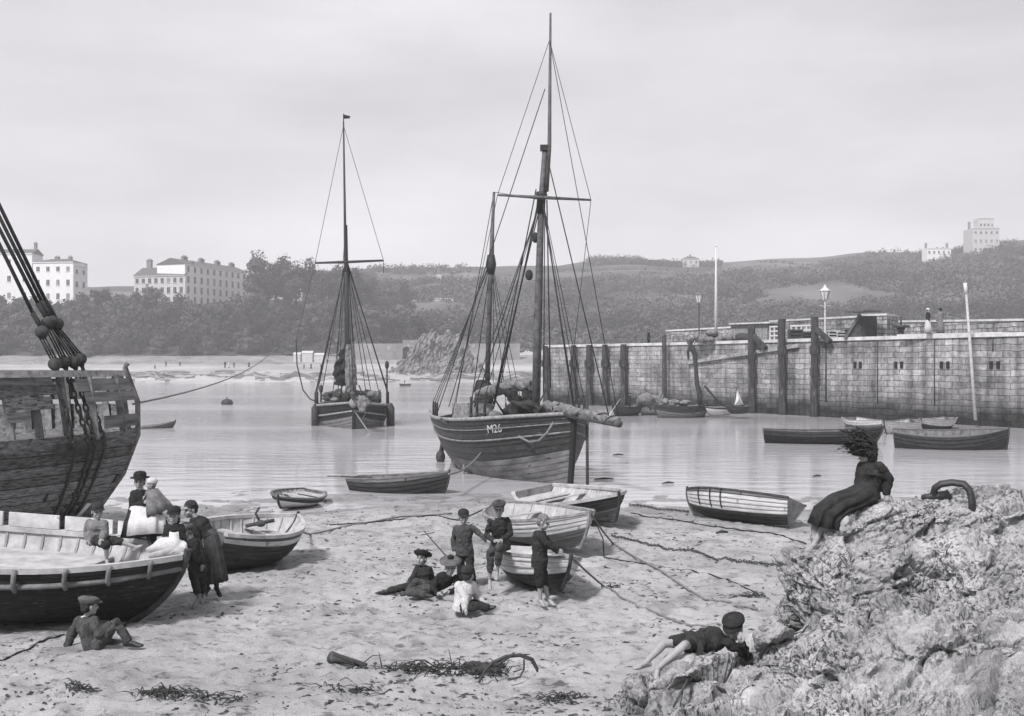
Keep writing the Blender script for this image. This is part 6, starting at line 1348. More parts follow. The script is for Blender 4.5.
        if long_hair == 3:        # streaming in the wind
            r2 = random.Random(3); wob = lambda s: V((r2.uniform(-s, s), r2.uniform(-s, s), r2.uniform(-s, s)))
            m.ell(at(0, -.025, .025), (.088*hs, .098*hs, .100*hs), R, 22, 16, 0, lambda q: 1+.05*math.sin(q.x*17+q.z*9)+.04*math.sin(q.y*23)); m.ell(at(0, -.055, -.05), (.070*hs, .055*hs, .085*hs), R, 16, 12)
            up0 = V((-.80, .10, .52)); hd = lambda s: (up0+wob(s)).normalized()
            for i in range(16):       # locks carried up and away by the wind
                a = at(r2.uniform(-.07, .07), r2.uniform(-.11, .02), r2.uniform(.0, .11)); q0 = hd(.30); l = r2.uniform(.20, .36)
                m.tube([a, a+q0*l*.35+V((0, 0, .02)), a+q0*l*.7+V((-.02, 0, .015))+wob(.015), a+q0*l+V((-.05, 0, -.02))+wob(.02)], [.034, .028, .018, .004], 7)
            for i in range(1500):
                a = at(r2.uniform(-.085, .085), r2.uniform(-.11, .03), r2.uniform(-.06, .125)); q0 = hd(.48); l = r2.uniform(.06, .40)*(.55+.45*r2.random())
                m.tube([a, a+q0*l*.35+wob(.01)+V((0, 0, .015)), a+q0*l*.7+wob(.02)+V((-.02, 0, .01)), a+q0*l+wob(.03)+V((-.05, 0, -.025))], [.0036, .0032, .0028, .002], 4)
        ho, _ = remesh(m, 'hair', .006 if fine else .02, off, 0, .004, 55, seed); _ms(ho, hm); ho.parent = root
    # headgear
    if hat:
        typ, hmatn = hat; m = MB(); n = 22; circ = [2*math.pi*i/n for i in range(n)]
        def ring(rx, ry, z, y=0, t=0): return [at(rx*math.cos(a), ry*math.sin(a)+y, z+t*math.sin(a)) for a in circ]
        if typ == 'cap': m.loft([ring(.084, .104, .040, -.010), ring(.092, .112, .052, -.010), ring(.110, .130, .082, -.014, -.012), ring(.106, .126, .102, -.016, -.014), ring(.066, .086, .122, -.018, -.012), ring(.01, .01, .126, -.02)])
        if typ == 'tight': m.loft([ring(.086, .104, .038, -.012), ring(.093, .112, .055, -.014), ring(.094, .112, .085, -.018), ring(.078, .094, .118, -.02), ring(.045, .055, .136, -.02), ring(.008, .008, .141, -.02)])
        if typ == 'knit': m.loft([ring(.088, .106, .020, -.02), ring(.095, .114, .04, -.02), ring(.094, .110, .09, -.022), ring(.07, .085, .128, -.022), ring(.02, .02, .148, -.022)])
        if typ == 'boater': m.loft([ring(.085, .105, .055, -.01), ring(.165, .185, .052, -.005, .012), ring(.168, .188, .062, -.005, .012), ring(.090, .108, .070, -.01), ring(.092, .108, .130, -.012), ring(.078, .092, .142, -.014), ring(.01, .01, .144, -.014)])
        if typ == 'bowler': m.loft([ring(.085, .105, .05, -.01), ring(.140, .160, .058, -.008, .0), ring(.143, .163, .068, -.008), ring(.092, .112, .068, -.012), ring(.096, .115, .115, -.014), ring(.075, .09, .150, -.016), ring(.02, .02, .165, -.016)])
        if typ == 'halo': m.loft([ring(.084, .100, .045, -.012), ring(.150, .150, .075, -.055, .055), ring(.155, .155, .088, -.06, .058), ring(.11, .12, .105, -.04, .02), ring(.09, .10, .135, -.03), ring(.02, .02, .150, -.03)])
        if typ == 'tam': m.loft([ring(.084, .102, .045, -.01), ring(.09, .108, .06, -.01), ring(.165, .175, .085, -.015, -.03), ring(.168, .178, .102, -.018, -.03), ring(.09, .10, .128, -.02, -.02), ring(.01, .01, .134, -.02)])
        if typ == 'band': m.loft([ring(.086, .104, .045, -.014), ring(.093, .112, .052, -.014), ring(.093, .112, .075, -.014), ring(.085, .10, .10, -.016), ring(.03, .03, .118, -.02)])
        ho = part('hat' if typ in ('boater', 'bowler', 'halo', 'tam') else 'cap', m, hmatn, root)
        if typ == 'tam': m = MB(); m.ell(at(.0, -.02, .150), (.05*hs, .05*hs, .04*hs), R, 12, 8, 0, lambda q: 1+.15*math.sin(q.x*17+q.y*13)); part('pompom', m, 'cloth_black', ho)
        if typ in ('cap', 'tight'):
            m = MB(); top_ = []; bot = []
            for i in range(11):
                a = math.pi*(.12+.76*i/10); q = .165 if typ == 'cap' else .155
                top_.append((at(.094*math.cos(a), .105*math.sin(a), .060), at(.098*math.cos(a), q*math.sin(a), .044)))
            m.loft([[a, b, b-u_*.008*hs, a-u_*.010*hs] for a, b in top_], True, True); part('visor', m, hmatn, ho)
    # jacket / bodice
    if jacket:
        m = MB(); torso(m, .034*k*jk, -.10 if not skirt else -.02, 0)
        for s in 'AB':
            if 'el'+s in J:
                e = J['el'+s].lerp(J['wr'+s], .94*sleeve); m.chain([J['sh'+s], J['sh'+s].lerp(J['el'+s], .5), J['el'+s], J['el'+s].lerp(e, .5), e], [.055*k*jk, .054*k*jk, .050*k*jk, .047*k*jk, .040*k*jk])
        m.tube([mid+spine*.045*k, mid+spine*.075*k], [.068*k, .066*k], 14)
        o, _ = remesh(m, 'jacket' if not skirt else 'bodice', vox*1.25, off, 2, .012*k*wrk, 11/k*.75, seed); _ms(o, jacket); o.parent = root
        if collar: m = MB(); m.tube([mid+spine*.068*k, mid+spine*.098*k], [.066*k, .060*k], 14); part('collar', m, collar, root)
    if trousers:
        m = MB(); rings = []; n = 16
        for c, a, b in ((J['pel']-spine*.09*k, .14, .10), (J['pel'], .168, .125), (J['pel'].lerp(mid, .25), .15, .115)):
            fq = hr.cross(spine); rings.append([c+hr*a*k*math.cos(q)+fq*b*k*math.sin(q) for q in [2*math.pi*i/n for i in range(n)]])
        m.loft(rings)
        for s in 'AB':
            if 'kn'+s in J:
                e = J['kn'+s].lerp(J['an'+s], max(tro, .03)); kn = J['kn'+s]
                if tro >= 0: m.chain([J['hip'+s], J['hip'+s].lerp(kn, .5), kn, kn.lerp(e, .5), e], [.108*k, .100*k, .084*k, .078*k, .072*k])
                else: e = J['hip'+s].lerp(kn, 1+tro); m.chain([J['hip'+s], J['hip'+s].lerp(e, .5), e], [.098*k, .09*k, .082*k])
        o, _ = remesh(m, 'trousers', vox*1.25, off, 2, .012*k, 10/k*.75, seed+3); _ms(o, trousers); o.parent = root
    if skirt:
        pts, radx, rady, ms, nf, amp = skirt['pts'], skirt['rx'], skirt['ry'], skirt['mat'], skirt.get('folds', 11), skirt.get('amp', .07); xd = V(skirt.get('x', rt)); n = 72
        def sk_ring(i, ex=0, a0=0, a1=2*math.pi, nn=n):
            c = V(pts[i]); t = unit(V(pts[max(i-1, 0)])-V(pts[min(i+1, len(pts)-1)])); x = unit(xd-t*xd.dot(t)); y = t.cross(x); q = i/(len(pts)-1); r = []
            for j in range(nn):
                a = a0+(a1-a0)*j/(nn if a1-a0 > 6.2 else nn-1); g = 1+amp*q*(math.sin(nf*a+seed)+.5*math.sin((nf*1.7//1)*a+2))
                r.append(c+x*(radx[i]*g+ex)*math.cos(a)+y*(rady[i]*g+ex)*math.sin(a))
            return r, y
        m = MB(); m.loft([sk_ring(i)[0] for i in range(len(pts))]); part('skirt', m, ms, root)
        if apron:
            m = MB(); fr_ = V(apron.get('f', fw)); i1 = apron.get('to', len(pts)); sp_a = apron.get('span', 1.1); rings = []
            for i in range(i1):
                r0, y = sk_ring(i); a_ = math.atan2(fr_.dot(y), fr_.dot(unit(xd))); o_ = sk_ring(i, .016, a_-sp_a, a_+sp_a, 26)[0]; inn = sk_ring(i, .004, a_-sp_a, a_+sp_a, 26)[0]; rings.append(o_+inn[::-1])
            m.loft(rings); part('apron', m, apron['mat'], root)
    if shoes:
        for s in 'AB':
            if 'kn'+s in J:
                m = MB(); foot(m, J['an'+s], J['to'+s], k, 1.22, False); m.chain([J['an'+s], J['an'+s].lerp(J['kn'+s], .28)], [.045*k, .052*k]); o, _ = remesh(m, 'boot', .011, off, 2); _ms(o, shoes); o.parent = root
    return root
def pj(d, **kw):
    """joints read from the photograph: (px, py, metres nearer(-)/farther(+))"""
    return {q: P(v[0], v[1], d+(v[2] if len(v) > 2 else 0)) for q, v in kw.items()}
def bib(root, pts, ms, th=.012):
    """apron bib: a thin curved sheet through rows of points"""
    m = MB(); n = V((0, -th, 0)); m.loft([[V(a)+n for a in r]+[V(a) for a in reversed(r)] for r in pts]); return part('apron_bib', m, ms, root)

d = 19.1
person('boy in a dark jersey standing left of the boy seated on the dinghy', G(466, 585), .80, pj(d, head=(463.5, 517.2), shA=(456.3, 528.3), shB=(471.8, 527.2), elA=(453.2, 540, .05), wrA=(454.3, 551, -.05), haA=(455.5, 556, -.08),
    elB=(480, 534, -.05), wrB=(486.5, 540.5, -.1), haB=(491, 543.5, -.12), pel=(464.4, 550.5), hipA=(460.2, 552), hipB=(468.7, 552), knA=(460.6, 567), anA=(461, 582, .05), toA=(457, 587, -.2), knB=(470.3, 566, -.08), anB=(473.2, 581.5), toB=(475.5, 587, -.22)),
    (.15, -1, -.05), 'cloth_charcoal', 'cloth_dark', .92, hat=('tight', 'cloth_dark'), chestf=(.1, -1, 0), shoes=None)
d = 18.7
person('boy in a dark jacket and cap sitting on the dinghy gunwale with hands clasped', P(500, 590, 18.9), .84, pj(d, head=(498.8, 509.2), shA=(490, 521.8), shB=(507.4, 520.7, .08), elA=(487, 534.5, .02), wrA=(494, 541, -.28), haA=(498.5, 540.5, -.34), elB=(510.4, 533.5, .02), wrB=(502.5, 540, -.26), haB=(498, 541, -.32),
    pel=(501, 544.5, .1), hipA=(496.3, 546, .05), hipB=(505, 546, .05), knA=(490.5, 553, -.30), anA=(489.8, 580, -.22), toA=(489.8, 589, -.40), knB=(499.2, 547.5, -.42), anB=(497.2, 572, -.28), toB=(496, 579, -.48)),
    (-.08, -1, -.12), 'cloth_dark', 'cloth_charcoal', .62, hat=('cap', 'cloth_charcoal'), chestf=(0, -1, 0))
d = 17.5
person('bare-headed fair boy in a dark jacket leaning on the dinghy bow, seen from the side', G(546, 604), .86, pj(d, head=(543.6, 522.3), shA=(538.6, 534.2, -.10), shB=(540.6, 533.8, .22), elA=(546, 543, -.14), wrA=(557.5, 549.7, -.05), haA=(564, 551, 0), elB=(549, 543, .25), wrB=(557, 551.5, .22), haB=(563, 553, .2),
    pel=(539.6, 562, .05), hipA=(538.6, 564, -.04), hipB=(540.8, 564, .13), knA=(540, 580, -.08), anA=(540.3, 600, -.02), toA=(545, 605.5, -.12), knB=(544, 579.5, .12), anB=(547.8, 598.3, .1), toB=(555, 604.5, -.02)),
    (.88, -.22, -.35), 'cloth_dark', 'cloth_black', .25, hair='hair_fair', chestf=(1, -.3, 0), hk=1.18)
d = 18.7
person('child in a round upturned dark hat and white collar reclining on one arm', P(420, 592, d), .80, pj(d, head=(421.3, 558.6), shA=(418.0, 568.2), shB=(429.6, 570, .05), elA=(413.8, 576.5, -.05), wrA=(408.6, 582.6, -.15), haA=(406.5, 585.3, -.2), elB=(433, 580, .15), wrB=(433, 589, .2),
    pel=(425.5, 586.5), hipA=(421, 586.5, -.08), hipB=(424, 585, .1), knA=(404.8, 587.0, -.22), anA=(386, 591.5, -.25), toA=(375.5, 593, -.3), knB=(408, 586.5, -.02), anB=(389, 591, -.05), toB=(379, 590.5, -.06)),
    (-.28, -.9, .18), 'cloth_dark', 'cloth_dark', .75, hat=('halo', 'cloth_black'), chestf=(-.4, -.9, .2), collar='cloth_white', shoes='boot')
d = 18.2
person('child in a broad tam hat with pompom lying propped on an elbow', P(440, 594, d), .84, pj(d, head=(450.5, 567.2), shA=(438.2, 578.2), shB=(456, 577.8, .1), elA=(433, 587.5, -.1), wrA=(437, 593.4, -.25), haA=(442, 593.6, -.3), elB=(458.5, 589.5, -.05), wrB=(449.5, 591.6, -.3), haB=(444.5, 590.8, -.36),
    pel=(432, 588.3, .15), hipA=(428, 589.5, .05), hipB=(430, 587, .25), knA=(409.5, 592, -.1), anA=(425, 594.5, -.25), toA=(433, 595.3, -.3), knB=(415.5, 582, .15), anB=(408, 592.5, .2), toB=(401, 594, .2)),
    (.05, -1, -.12), 'cloth_black', 'cloth_charcoal', .95, hat=('tam', 'cloth_mid'), chestf=(0, -1, .2), shoes='boot')
d = 17.0
person('child in a white jumper and dark knitted cap seen from behind', G(466, 610), .82, pj(d, head=(468.2, 574.6), shA=(458.8, 586, -.05), shB=(472.3, 585.6, .08), elA=(465.3, 598, -.12), wrA=(464.6, 608, -.18), haA=(466, 611, -.22), elB=(477.5, 597, .18), wrB=(483.5, 603.5, .15), haB=(487, 605.5, .12),
    pel=(461, 606.3), hipA=(463, 607, -.1), hipB=(464, 606, .12), knA=(476.5, 606.3, -.12), anA=(487.5, 607.5, -.1), toA=(495, 606, -.12), knB=(478, 603.5, .15), anB=(485, 607, .1), toB=(493, 606, .1)),
    (.42, .88, -.1), 'cloth_jumper', 'cloth_dark', .95, hat=('knit', 'cloth_dark'), chestf=(.8, .5, 0), shoes='boot', jk=1.6, wrk=.35)
d = 14.4
person('boy in a flat cap sitting on the sand, hand on knee, before the black boat', G(100, 650), .84, pj(d, head=(89.6, 606.0), shA=(79.6, 621.5, .12), shB=(93.6, 621.5, -.08), elA=(71.5, 635, .18), wrA=(67.2, 646.2, .1), haA=(66.4, 650.5, .08), elB=(99.6, 634.5, -.16), wrB=(109.5, 624.6, -.1), haB=(115, 621, -.06),
    pel=(93.5, 643), hipA=(96, 644, .1), hipB=(97.5, 644, -.1), knB=(115.8, 623.5, -.08), anB=(128.3, 641.8, -.06), toB=(142, 644.8, -.1), knA=(114, 644.5, .22), anA=(126, 645.5, .3), toA=(137, 644, .3)),
    (.74, .72, -.05), 'cloth_charcoal', 'cloth_charcoal', .92, hat=('cap', 'cloth_mid'), chestf=(.9, .2, .1), collar='cloth_white', shoes='boot', hk=1.26, jk=1.5)
# on the rock
d = 12.2
person('bare-legged boy in a dark cap lying on the low rocks with a stick', P(695, 655, d), .86, pj(d, head=(733.5, 629), shA=(711, 633, .12), shB=(727, 643, -.1), elA=(700, 646, -.12), wrA=(697.3, 658.5, -.2), haA=(696, 666, -.22), elB=(748, 656.5, .02), wrB=(741.5, 643, -.14), haB=(739, 636.5, -.16),
    pel=(694, 642.5), hipA=(691, 645, -.06), hipB=(688, 640, .12), knA=(684.3, 645, -.34), anA=(657.5, 668.5, -.42), toA=(655, 682.5, -.52), knB=(664, 644, .02), anB=(646, 662.3, -.15), toB=(634, 667.5, -.22)),
    (-.40, -.85, -.25), 'cloth_dark', 'cloth_dark', -.35, hat=('cap', 'cloth_black'), chestf=(-.1, -.8, -.4), vox=.006, hk=1.34, palms=(V((.3, -.5, -.6)), V((0, 0, 1))))
a, b = P(697, 660, d-.27), P(674, 706, 11.2); t = thing('stick', 'dark stick held by the boy lying on the rocks', 'stick', b); m = MB(); m.tube([a+(a-b)*.1, a.lerp(b, .4)+V((.01, 0, .01)), b], [.012, .015, .011], 7); m.tube([P(696, 662, d-.27), P(683, 690, 11.5), P(680, 706, 11.2)], .007, 5); part('shaft', m, 'dark_wood', t)
d = 13.1
person('girl in a dark dress with windblown hair sitting barefoot on the big rock', P(868, 500, d), .98, pj(d, head=(866.5, 452), shA=(863, 467, .14), shB=(879, 466.5, -.1), elA=(859, 482, .22), wrA=(862, 493, .34), haA=(862, 500, .36), elB=(888.5, 479.5, -.08), wrB=(885.8, 493, -.05), haB=(887, 500, -.07),
    pel=(868, 496), hipA=(864, 497, -.12), hipB=(865, 497, .1), knA=(836, 504, -.15), anA=(814.2, 544, -.2), toA=(806, 549.5, -.24), knB=(840, 503, .02), anB=(821, 534, .0), toB=(813, 540, -.0)),
    (-.82, .5, -.1), 'cloth_dark', None, hair='hair_dark', long_hair=3, chestf=(-.95, -.2, .1), vox=.006, hk=1.12,
    skirt=dict(pts=[P(868.5, 484, d), P(866, 494, d-.02), P(852, 499.5, d-.06), P(838, 505, d-.1), P(827, 515, d-.12), P(825, 526, d-.12)], rx=[.125, .185, .225, .25, .27, .30], ry=[.11, .17, .14, .15, .17, .19], mat='cloth_dark', x=(.15, 1, 0), folds=9, amp=.10))
# in and round the black boat
d = 16.55
person('small boy in a grey jersey and dark cap sitting in the black boat', P(100, 545, d), .76, pj(d, head=(97.3, 511.6), shA=(90, 523.2, .05), shB=(103.8, 523.6, -.05), elA=(87.2, 533, .05), wrA=(88.8, 539, -.05), haA=(90, 543, -.08), elB=(104.5, 533.5, -.1), wrB=(102, 538.5, -.25), haB=(100, 541.5, -.3),
    pel=(97.2, 538.5, .02), hipA=(95.5, 540, -.04), hipB=(101, 539.5, -.02), knA=(106, 544.5, -.28), anA=(106.7, 560, -.22), toA=(108, 564.5, -.36), knB=(118.5, 541, -.12), anB=(135.5, 547, -.1), toB=(142, 545, -.12)),
    (.55, -.8, -.08), 'cloth_grey', 'cloth_dark', .12, hat=('tight', 'cloth_dark'), chestf=(.4, -.9, 0), jk=1.55)
d = 17.3
kw_ = person('woman in a black hat and white apron holding a baby in the black boat', P(140, 545, d), .93, pj(d, head=(139.8, 481.7), shA=(133.8, 493.8), shB=(147.3, 493.8, -.05), elA=(135.5, 506.5, -.12), wrA=(144.5, 502.5, -.3), haA=(149, 500, -.34), elB=(151.5, 505, -.1), wrB=(147, 499.5, -.28), haB=(149.5, 495.5, -.3),
    pel=(139, 514), hipA=(136, 516, 0), hipB=(142.5, 516, 0), knA=(146, 521, -.42), anA=(150, 541, -.5), toA=(152, 548, -.66), knB=(154, 520, -.38), anB=(154, 540, -.45), toB=(156.5, 547, -.62)),
    (.12, -1, -.02), 'cloth_black', None, hat=('bowler', 'cloth_black'), chestf=(.3, -.95, 0), shoes='boot', hk=1.12,
    skirt=dict(pts=[P(139, 506, d), P(139.5, 514, d-.04), P(143, 518.5, d-.22), P(145, 525, d-.36), P(145, 536, d-.40)], rx=[.13, .20, .28, .33, .36], ry=[.11, .19, .20, .21, .22], mat='cloth_black', x=(1, -.15, 0), folds=9, amp=.07), apron=dict(mat='cloth_white', span=.95, f=V((.25, -.8, .5)), to=5))
d = 16.95
person('baby in a long pale robe and bonnet held in the arms of the woman', P(152, 512, d), .42, pj(d, head=(151.2, 484.2), shA=(149, 490), shB=(156, 490.5, .05), elA=(147, 493.5, -.03), wrA=(145, 496, -.06), elB=(158.5, 495, .02), wrB=(158, 499, -.03), pel=(155, 500), hipA=(153.5, 501), hipB=(157, 501.5), knA=(156, 507, -.05), anA=(158, 513), toA=(159, 515, -.03), knB=(159, 507, -.03), anB=(161, 513), toB=(162, 515, -.03)),
    (-.75, -.35, .05), 'canvas', None, hair='hair_fair', hat=('knit', 'cloth_jumper'), chestf=(-.6, -.8, 0), hk=1.65, vox=.005,
    skirt=dict(pts=[P(152.5, 489.5, d), P(154.5, 497, d), P(157.5, 505, d-.02), P(160.5, 512.5, d-.02)], rx=[.085, .13, .18, .21], ry=[.08, .11, .13, .14], mat='cloth_grey', folds=8, amp=.08))
d = 16.35
g2 = person('girl in a dark cap and white pinafore sitting in the black boat bow', P(175, 550, d), .80, pj(d, head=(173.9, 515.6), shA=(167.6, 527.2), shB=(181, 527.5), elA=(165.5, 539, -.05), wrA=(162.3, 548.5, -.18), haA=(161.5, 553, -.2), elB=(183, 539, -.05), wrB=(177.5, 546.5, -.22), haB=(174, 549, -.28),
    pel=(174, 545), hipA=(171, 546), hipB=(177, 546)),
    (.05, -1, -.02), 'cloth_black', None, hat=('tight', 'cloth_black'), long_hair=1, chestf=(0, -1, 0),
    skirt=dict(pts=[P(174, 538, d), P(173.5, 545, d-.02), P(170.5, 549, d-.16), P(167, 553.5, d-.28)], rx=[.12, .20, .27, .30], ry=[.11, .19, .19, .20], mat='cloth_white', x=(1, 0, 0), folds=8, amp=.08))
q = lambda x, y, z: P(x, y, d+z)
bib(g2, [[q(169.6, 531.5, -.155), q(174, 532.5, -.175), q(178.8, 531.5, -.155)], [q(169.4, 534, -.18), q(174, 535, -.20), q(179, 534, -.18)], [q(168.8, 540, -.19), q(174, 541, -.21), q(179.5, 540, -.19)], [q(167, 546, -.24), q(173.5, 547.5, -.27), q(181, 546, -.24)]], 'cloth_white')
d = 16.9
person('barefoot boy in dark clothes and a banded cap leaning against the black boat bow', G(198, 605), .80, pj(d, head=(185.6, 531), shA=(184.4, 543.2, -.08), shB=(197, 541.8, .08), elA=(184.2, 553.5, -.22), wrA=(186, 561, -.32), elB=(202.2, 553.5, .02), wrB=(201.8, 564, -.05),
    pel=(196.8, 567, .05), hipA=(193.5, 568.5, 0), hipB=(200, 568, .1), knA=(195.2, 583, -.08), anA=(198.5, 598, .0), toA=(193, 606, -.18), knB=(201.5, 582.5, .08), anB=(204, 596.5, .15), toB=(201, 603, -.02)),
    (-.32, -.95, -.05), 'cloth_dark', 'cloth_dark', .55, skin='shaded_skin', hat=('band', 'cloth_mid'), chestf=(-.3, -.95, 0))
d = 17.9
g3 = person('bare-headed girl standing in a long dark skirt and white apron behind the barefoot boy', G(211, 598), .88, pj(d, head=(190.2, 509.4), shA=(192.6, 521.5, -.08), shB=(203.4, 520.5, .1), elA=(196.2, 532.5, -.18), wrA=(198, 540.5, -.22), elB=(201, 532.5, -.05), wrB=(199.5, 540.5, -.12),
    pel=(209, 537.5), hipA=(206.5, 539, -.08), hipB=(211, 539, .08), knA=(207.5, 562, -.08), anA=(207.2, 589, -.05), toA=(203, 597, -.17), knB=(214, 562, .1), anB=(216.8, 588, .08), toB=(220.5, 595.5, -.05)),
    (-.72, -.68, -.25), 'cloth_dark', None, hair='hair_dark', long_hair=2, chestf=(-.8, -.6, 0), shoes='boot',
    skirt=dict(pts=[P(207.3, 530, d), P(209.3, 537, d), P(212, 553, d), P(214, 570, d), P(215, 581.5, d)], rx=[.12, .15, .175, .195, .205], ry=[.11, .16, .20, .23, .25], mat='cloth_charcoal', x=(1, .1, 0), folds=15, amp=.09), apron=dict(mat='cloth_white', span=.72, f=V((-.85, -.45, 0)), to=4))
# small figures on the pier and far beach
def small(label, base, h, look, jacket, trousers=None, skirtm=None, hat=None, group=None, walk=.1, vox=.03):
    k = h/1.75; b = V(base); r_, f_, u_ = frame(look); q = lambda x, y, z: b+r_*x*k+f_*y*k+V((0, 0, z*k))
    J = dict(head=q(0, .02, 1.60), shA=q(-.18, 0, 1.40), shB=q(.18, 0, 1.40), elA=q(-.23, .02, 1.12), wrA=q(-.22, .12, .88), elB=q(.23, .02, 1.12), wrB=q(.22, .12, .88), pel=q(0, 0, .92), hipA=q(-.08, 0, .88), hipB=q(.08, 0, .88), knA=q(-.09, walk*.6, .48), anA=q(-.09, walk*.2-.05, .09), toA=q(-.10, walk*.2+.13, .03), knB=q(.09, -walk*.2, .48), anB=q(.09, -walk-.02, .09), toB=q(.10, -walk+.16, .03))
    sk = dict(pts=[q(0, 0, 1.06), q(0, 0, .9), q(0, 0, .5), q(0, 0, .06)], rx=[.13*k, .18*k, .23*k, .27*k], ry=[.11*k, .16*k, .21*k, .25*k], mat=skirtm, folds=10, amp=.06) if skirtm else None
    return person(label, b, k, J, look, jacket, trousers, .98, hat=hat, skirt=sk, fine=False, vox=vox, group=group, hk=1.05, shoes=None if h < 1 else 'boot')
p = gp(928, 77.5); p.z = ZT+.32; small('woman in a white bonnet and pale skirt on the pier, left of the pair', p, 1.80, (.9, -.4, 0), 'cloth_black', None, 'cloth_jumper', ('knit', 'cloth_white'))
p = gp(940.5, 78); p.z = ZT+.32; small('person in a long grey coat and dark hat on the pier, right of the pair', p, 1.82, (-.3, .9, 0), 'cloth_grey', None, 'cloth_grey', ('bowler', 'cloth_black'))
p = gp(648.5, 109); p.z = ZT; small('dark-clothed man standing alone on the pier head', p, 1.62, (.8, -.5, 0), 'cloth_black', 'cloth_black', None, ('cap', 'cloth_black'))
p = hB.w(hB.L*.35, 0, -.35); small('dark figure standing in the dinghy at the pier head', p, 1.35, (-.8, -.5, 0), 'cloth_black', 'cloth_black', None, ('cap', 'cloth_black'))
p = h3.w(h3.L*.5, 0, -.25); small('dark figure in the tiny far-off boat', p, 1.1, (-.8, -.5, 0), 'cloth_black', 'cloth_black', vox=.05)
bl = ['figure alone on the far beach nearest the hulk', 'left one of two figures on the far beach above the water', 'right one of two figures on the far beach above the water', 'tall dark figure of the close pair in the middle of the far beach', 'pale figure of the close pair in the middle of the far beach', 'dark figure right of the close pair on the far beach', 'lone figure on the far beach left of the bathing huts', 'leftmost figure on the far sand below the bathing huts', 'middle figure on the far sand below the bathing huts', 'rightmost figure on the far sand below the bathing huts']
for i, (px, d, h) in enumerate(((155, 312, 1.2), (166, 320, 1.7), (180, 322, 1.4), (225, 313, 2.0), (229, 313.5, 1.8), (234, 314, 1.7), (249, 318, 1.7), (304, 312, 1.5), (311, 313, 1.6), (321, 311, 1.6))):
    p = gp(px, d); p.z = float(far_z(np.array(float(px)), np.array(float(d)))); small(bl[i], p, h, (.5, -.8, 0), 'cloth_black' if i != 4 else 'cloth_jumper', 'cloth_black' if i % 2 else None, None if i % 2 else ('cloth_black' if i != 4 else 'cloth_jumper'), group='people on the far beach', vox=.05)

# ------------------------------------------------------------------ ropes, chains, weed and wreckage on the sand
def on(px, py, up=.02): p = G(px, py); p.z = sandz(p.x, p.y)+up; return p
def ground_rope(label, pts, r, ms='rope', wob=.03):
    m = MB(); P3 = []
    for a, b in zip(pts[:-1], pts[1:]):
        for q in range(8):
            s = q/8; p = on(a[0]+(b[0]-a[0])*s, a[1]+(b[1]-a[1])*s, r*.8); p += V((random.uniform(-wob, wob), random.uniform(-wob, wob), 0)); P3.append(p)
    P3.append(on(*pts[-1], r*.8)); m.tube(P3, r, 6); return solo('rope', m, ms, label, 'rope', P3[0])
def ground_chain(label, pts, s=.11):
    L_ = []
    for a, b in zip(pts[:-1], pts[1:]):
        A, Bq = on(*a), on(*b); n = max(2, int((Bq-A).length/(s*1.25)))
        for q in range(n): p = A.lerp(Bq, q/n); p.z = sandz(p.x, p.y)+.035; L_.append(p)
    m = MB()
    for i in range(len(L_)-1):
        c = L_[i]; ax = unit(L_[i+1]-c); u = unit(V((-ax.y, ax.x, 0))) if i % 2 else V((0, 0, 1)); m.tube([c+ax*s*.85*math.cos(q)+u*s*.42*math.sin(q) for q in [k*math.pi/5 for k in range(11)]], s*.2, 5)
    return solo('mooring_chain', m, 'iron', label, 'chain', L_[0])
ground_chain('heavy mooring chain running over the sand from the broad-banded boat to the big rock', [(612, 536), (660, 546), (700, 554), (745, 562), (792, 569)], .05)
ground_chain('mooring chain from the dark-hulled boat to the white heeled dinghy', [(630, 505), (660, 509), (692, 513)], .06)
ground_rope('thin dark rope on the wet sand passing under the white heeled dinghy', [(632, 514), (660, 519), (720, 526), (775, 533), (806, 543)], .018, 'dark_rope')
def hung(label, a, pts, r, ms):
    m = MB(); P3 = [a]; 
    for q in pts: P3.append(on(q[0], q[1], r+(q[2] if len(q) > 2 else 0)))
    out = []
    for a_, b_ in zip(P3[:-1], P3[1:]):
        for k in range(6): p = a_.lerp(b_, k/6); p.z -= .05*math.sin(math.pi*k/6)*(a_-b_).length*.12; p.z = max(p.z, sandz(p.x, p.y)+r*.7); out.append(p)
    m.tube(out+[P3[-1]], r, 6); return solo('rope', m, ms, label, 'rope', P3[-1])
hung('thick rope from the broad-banded boat bow down across the sand to the big rock', hF.w(hF.L, 0, 0), [(612, 542), (660, 572), (705, 597), (757, 611)], .021, 'rope')
hung('thin mooring rope from the nearest dinghy bow across the sand to the lying boy', hH.w(hH.L, 0, 0), [(604, 585), (640, 606), (690, 627), (712, 629)], .018, 'rope')
hung('rope looping from the broad-banded boat bow down to the sand beside it', hF.w(hF.L-.1, .1, 0), [(603, 548, .25), (604, 556), (640, 563), (700, 571), (766, 594)], .013, 'dark_rope')
hung('rope from the clinker boat bow lying across the sand', hC.w(hC.L, 0, -.3), [(310, 536), (345, 527), (400, 519), (452, 515)], .022, 'rope')
hung('thin rope from the sand to the bow of the far end of the broad-banded boat', hF.w(.1, 0, 0), [(460, 522), (430, 517), (400, 521), (330, 527)], .018, 'dark_rope')
ground_rope('thin rope trailing out to the left from the sitting boy in the flat cap', [(-30, 668), (8, 659), (40, 648), (66, 639)], .014, 'dark_rope', .01)
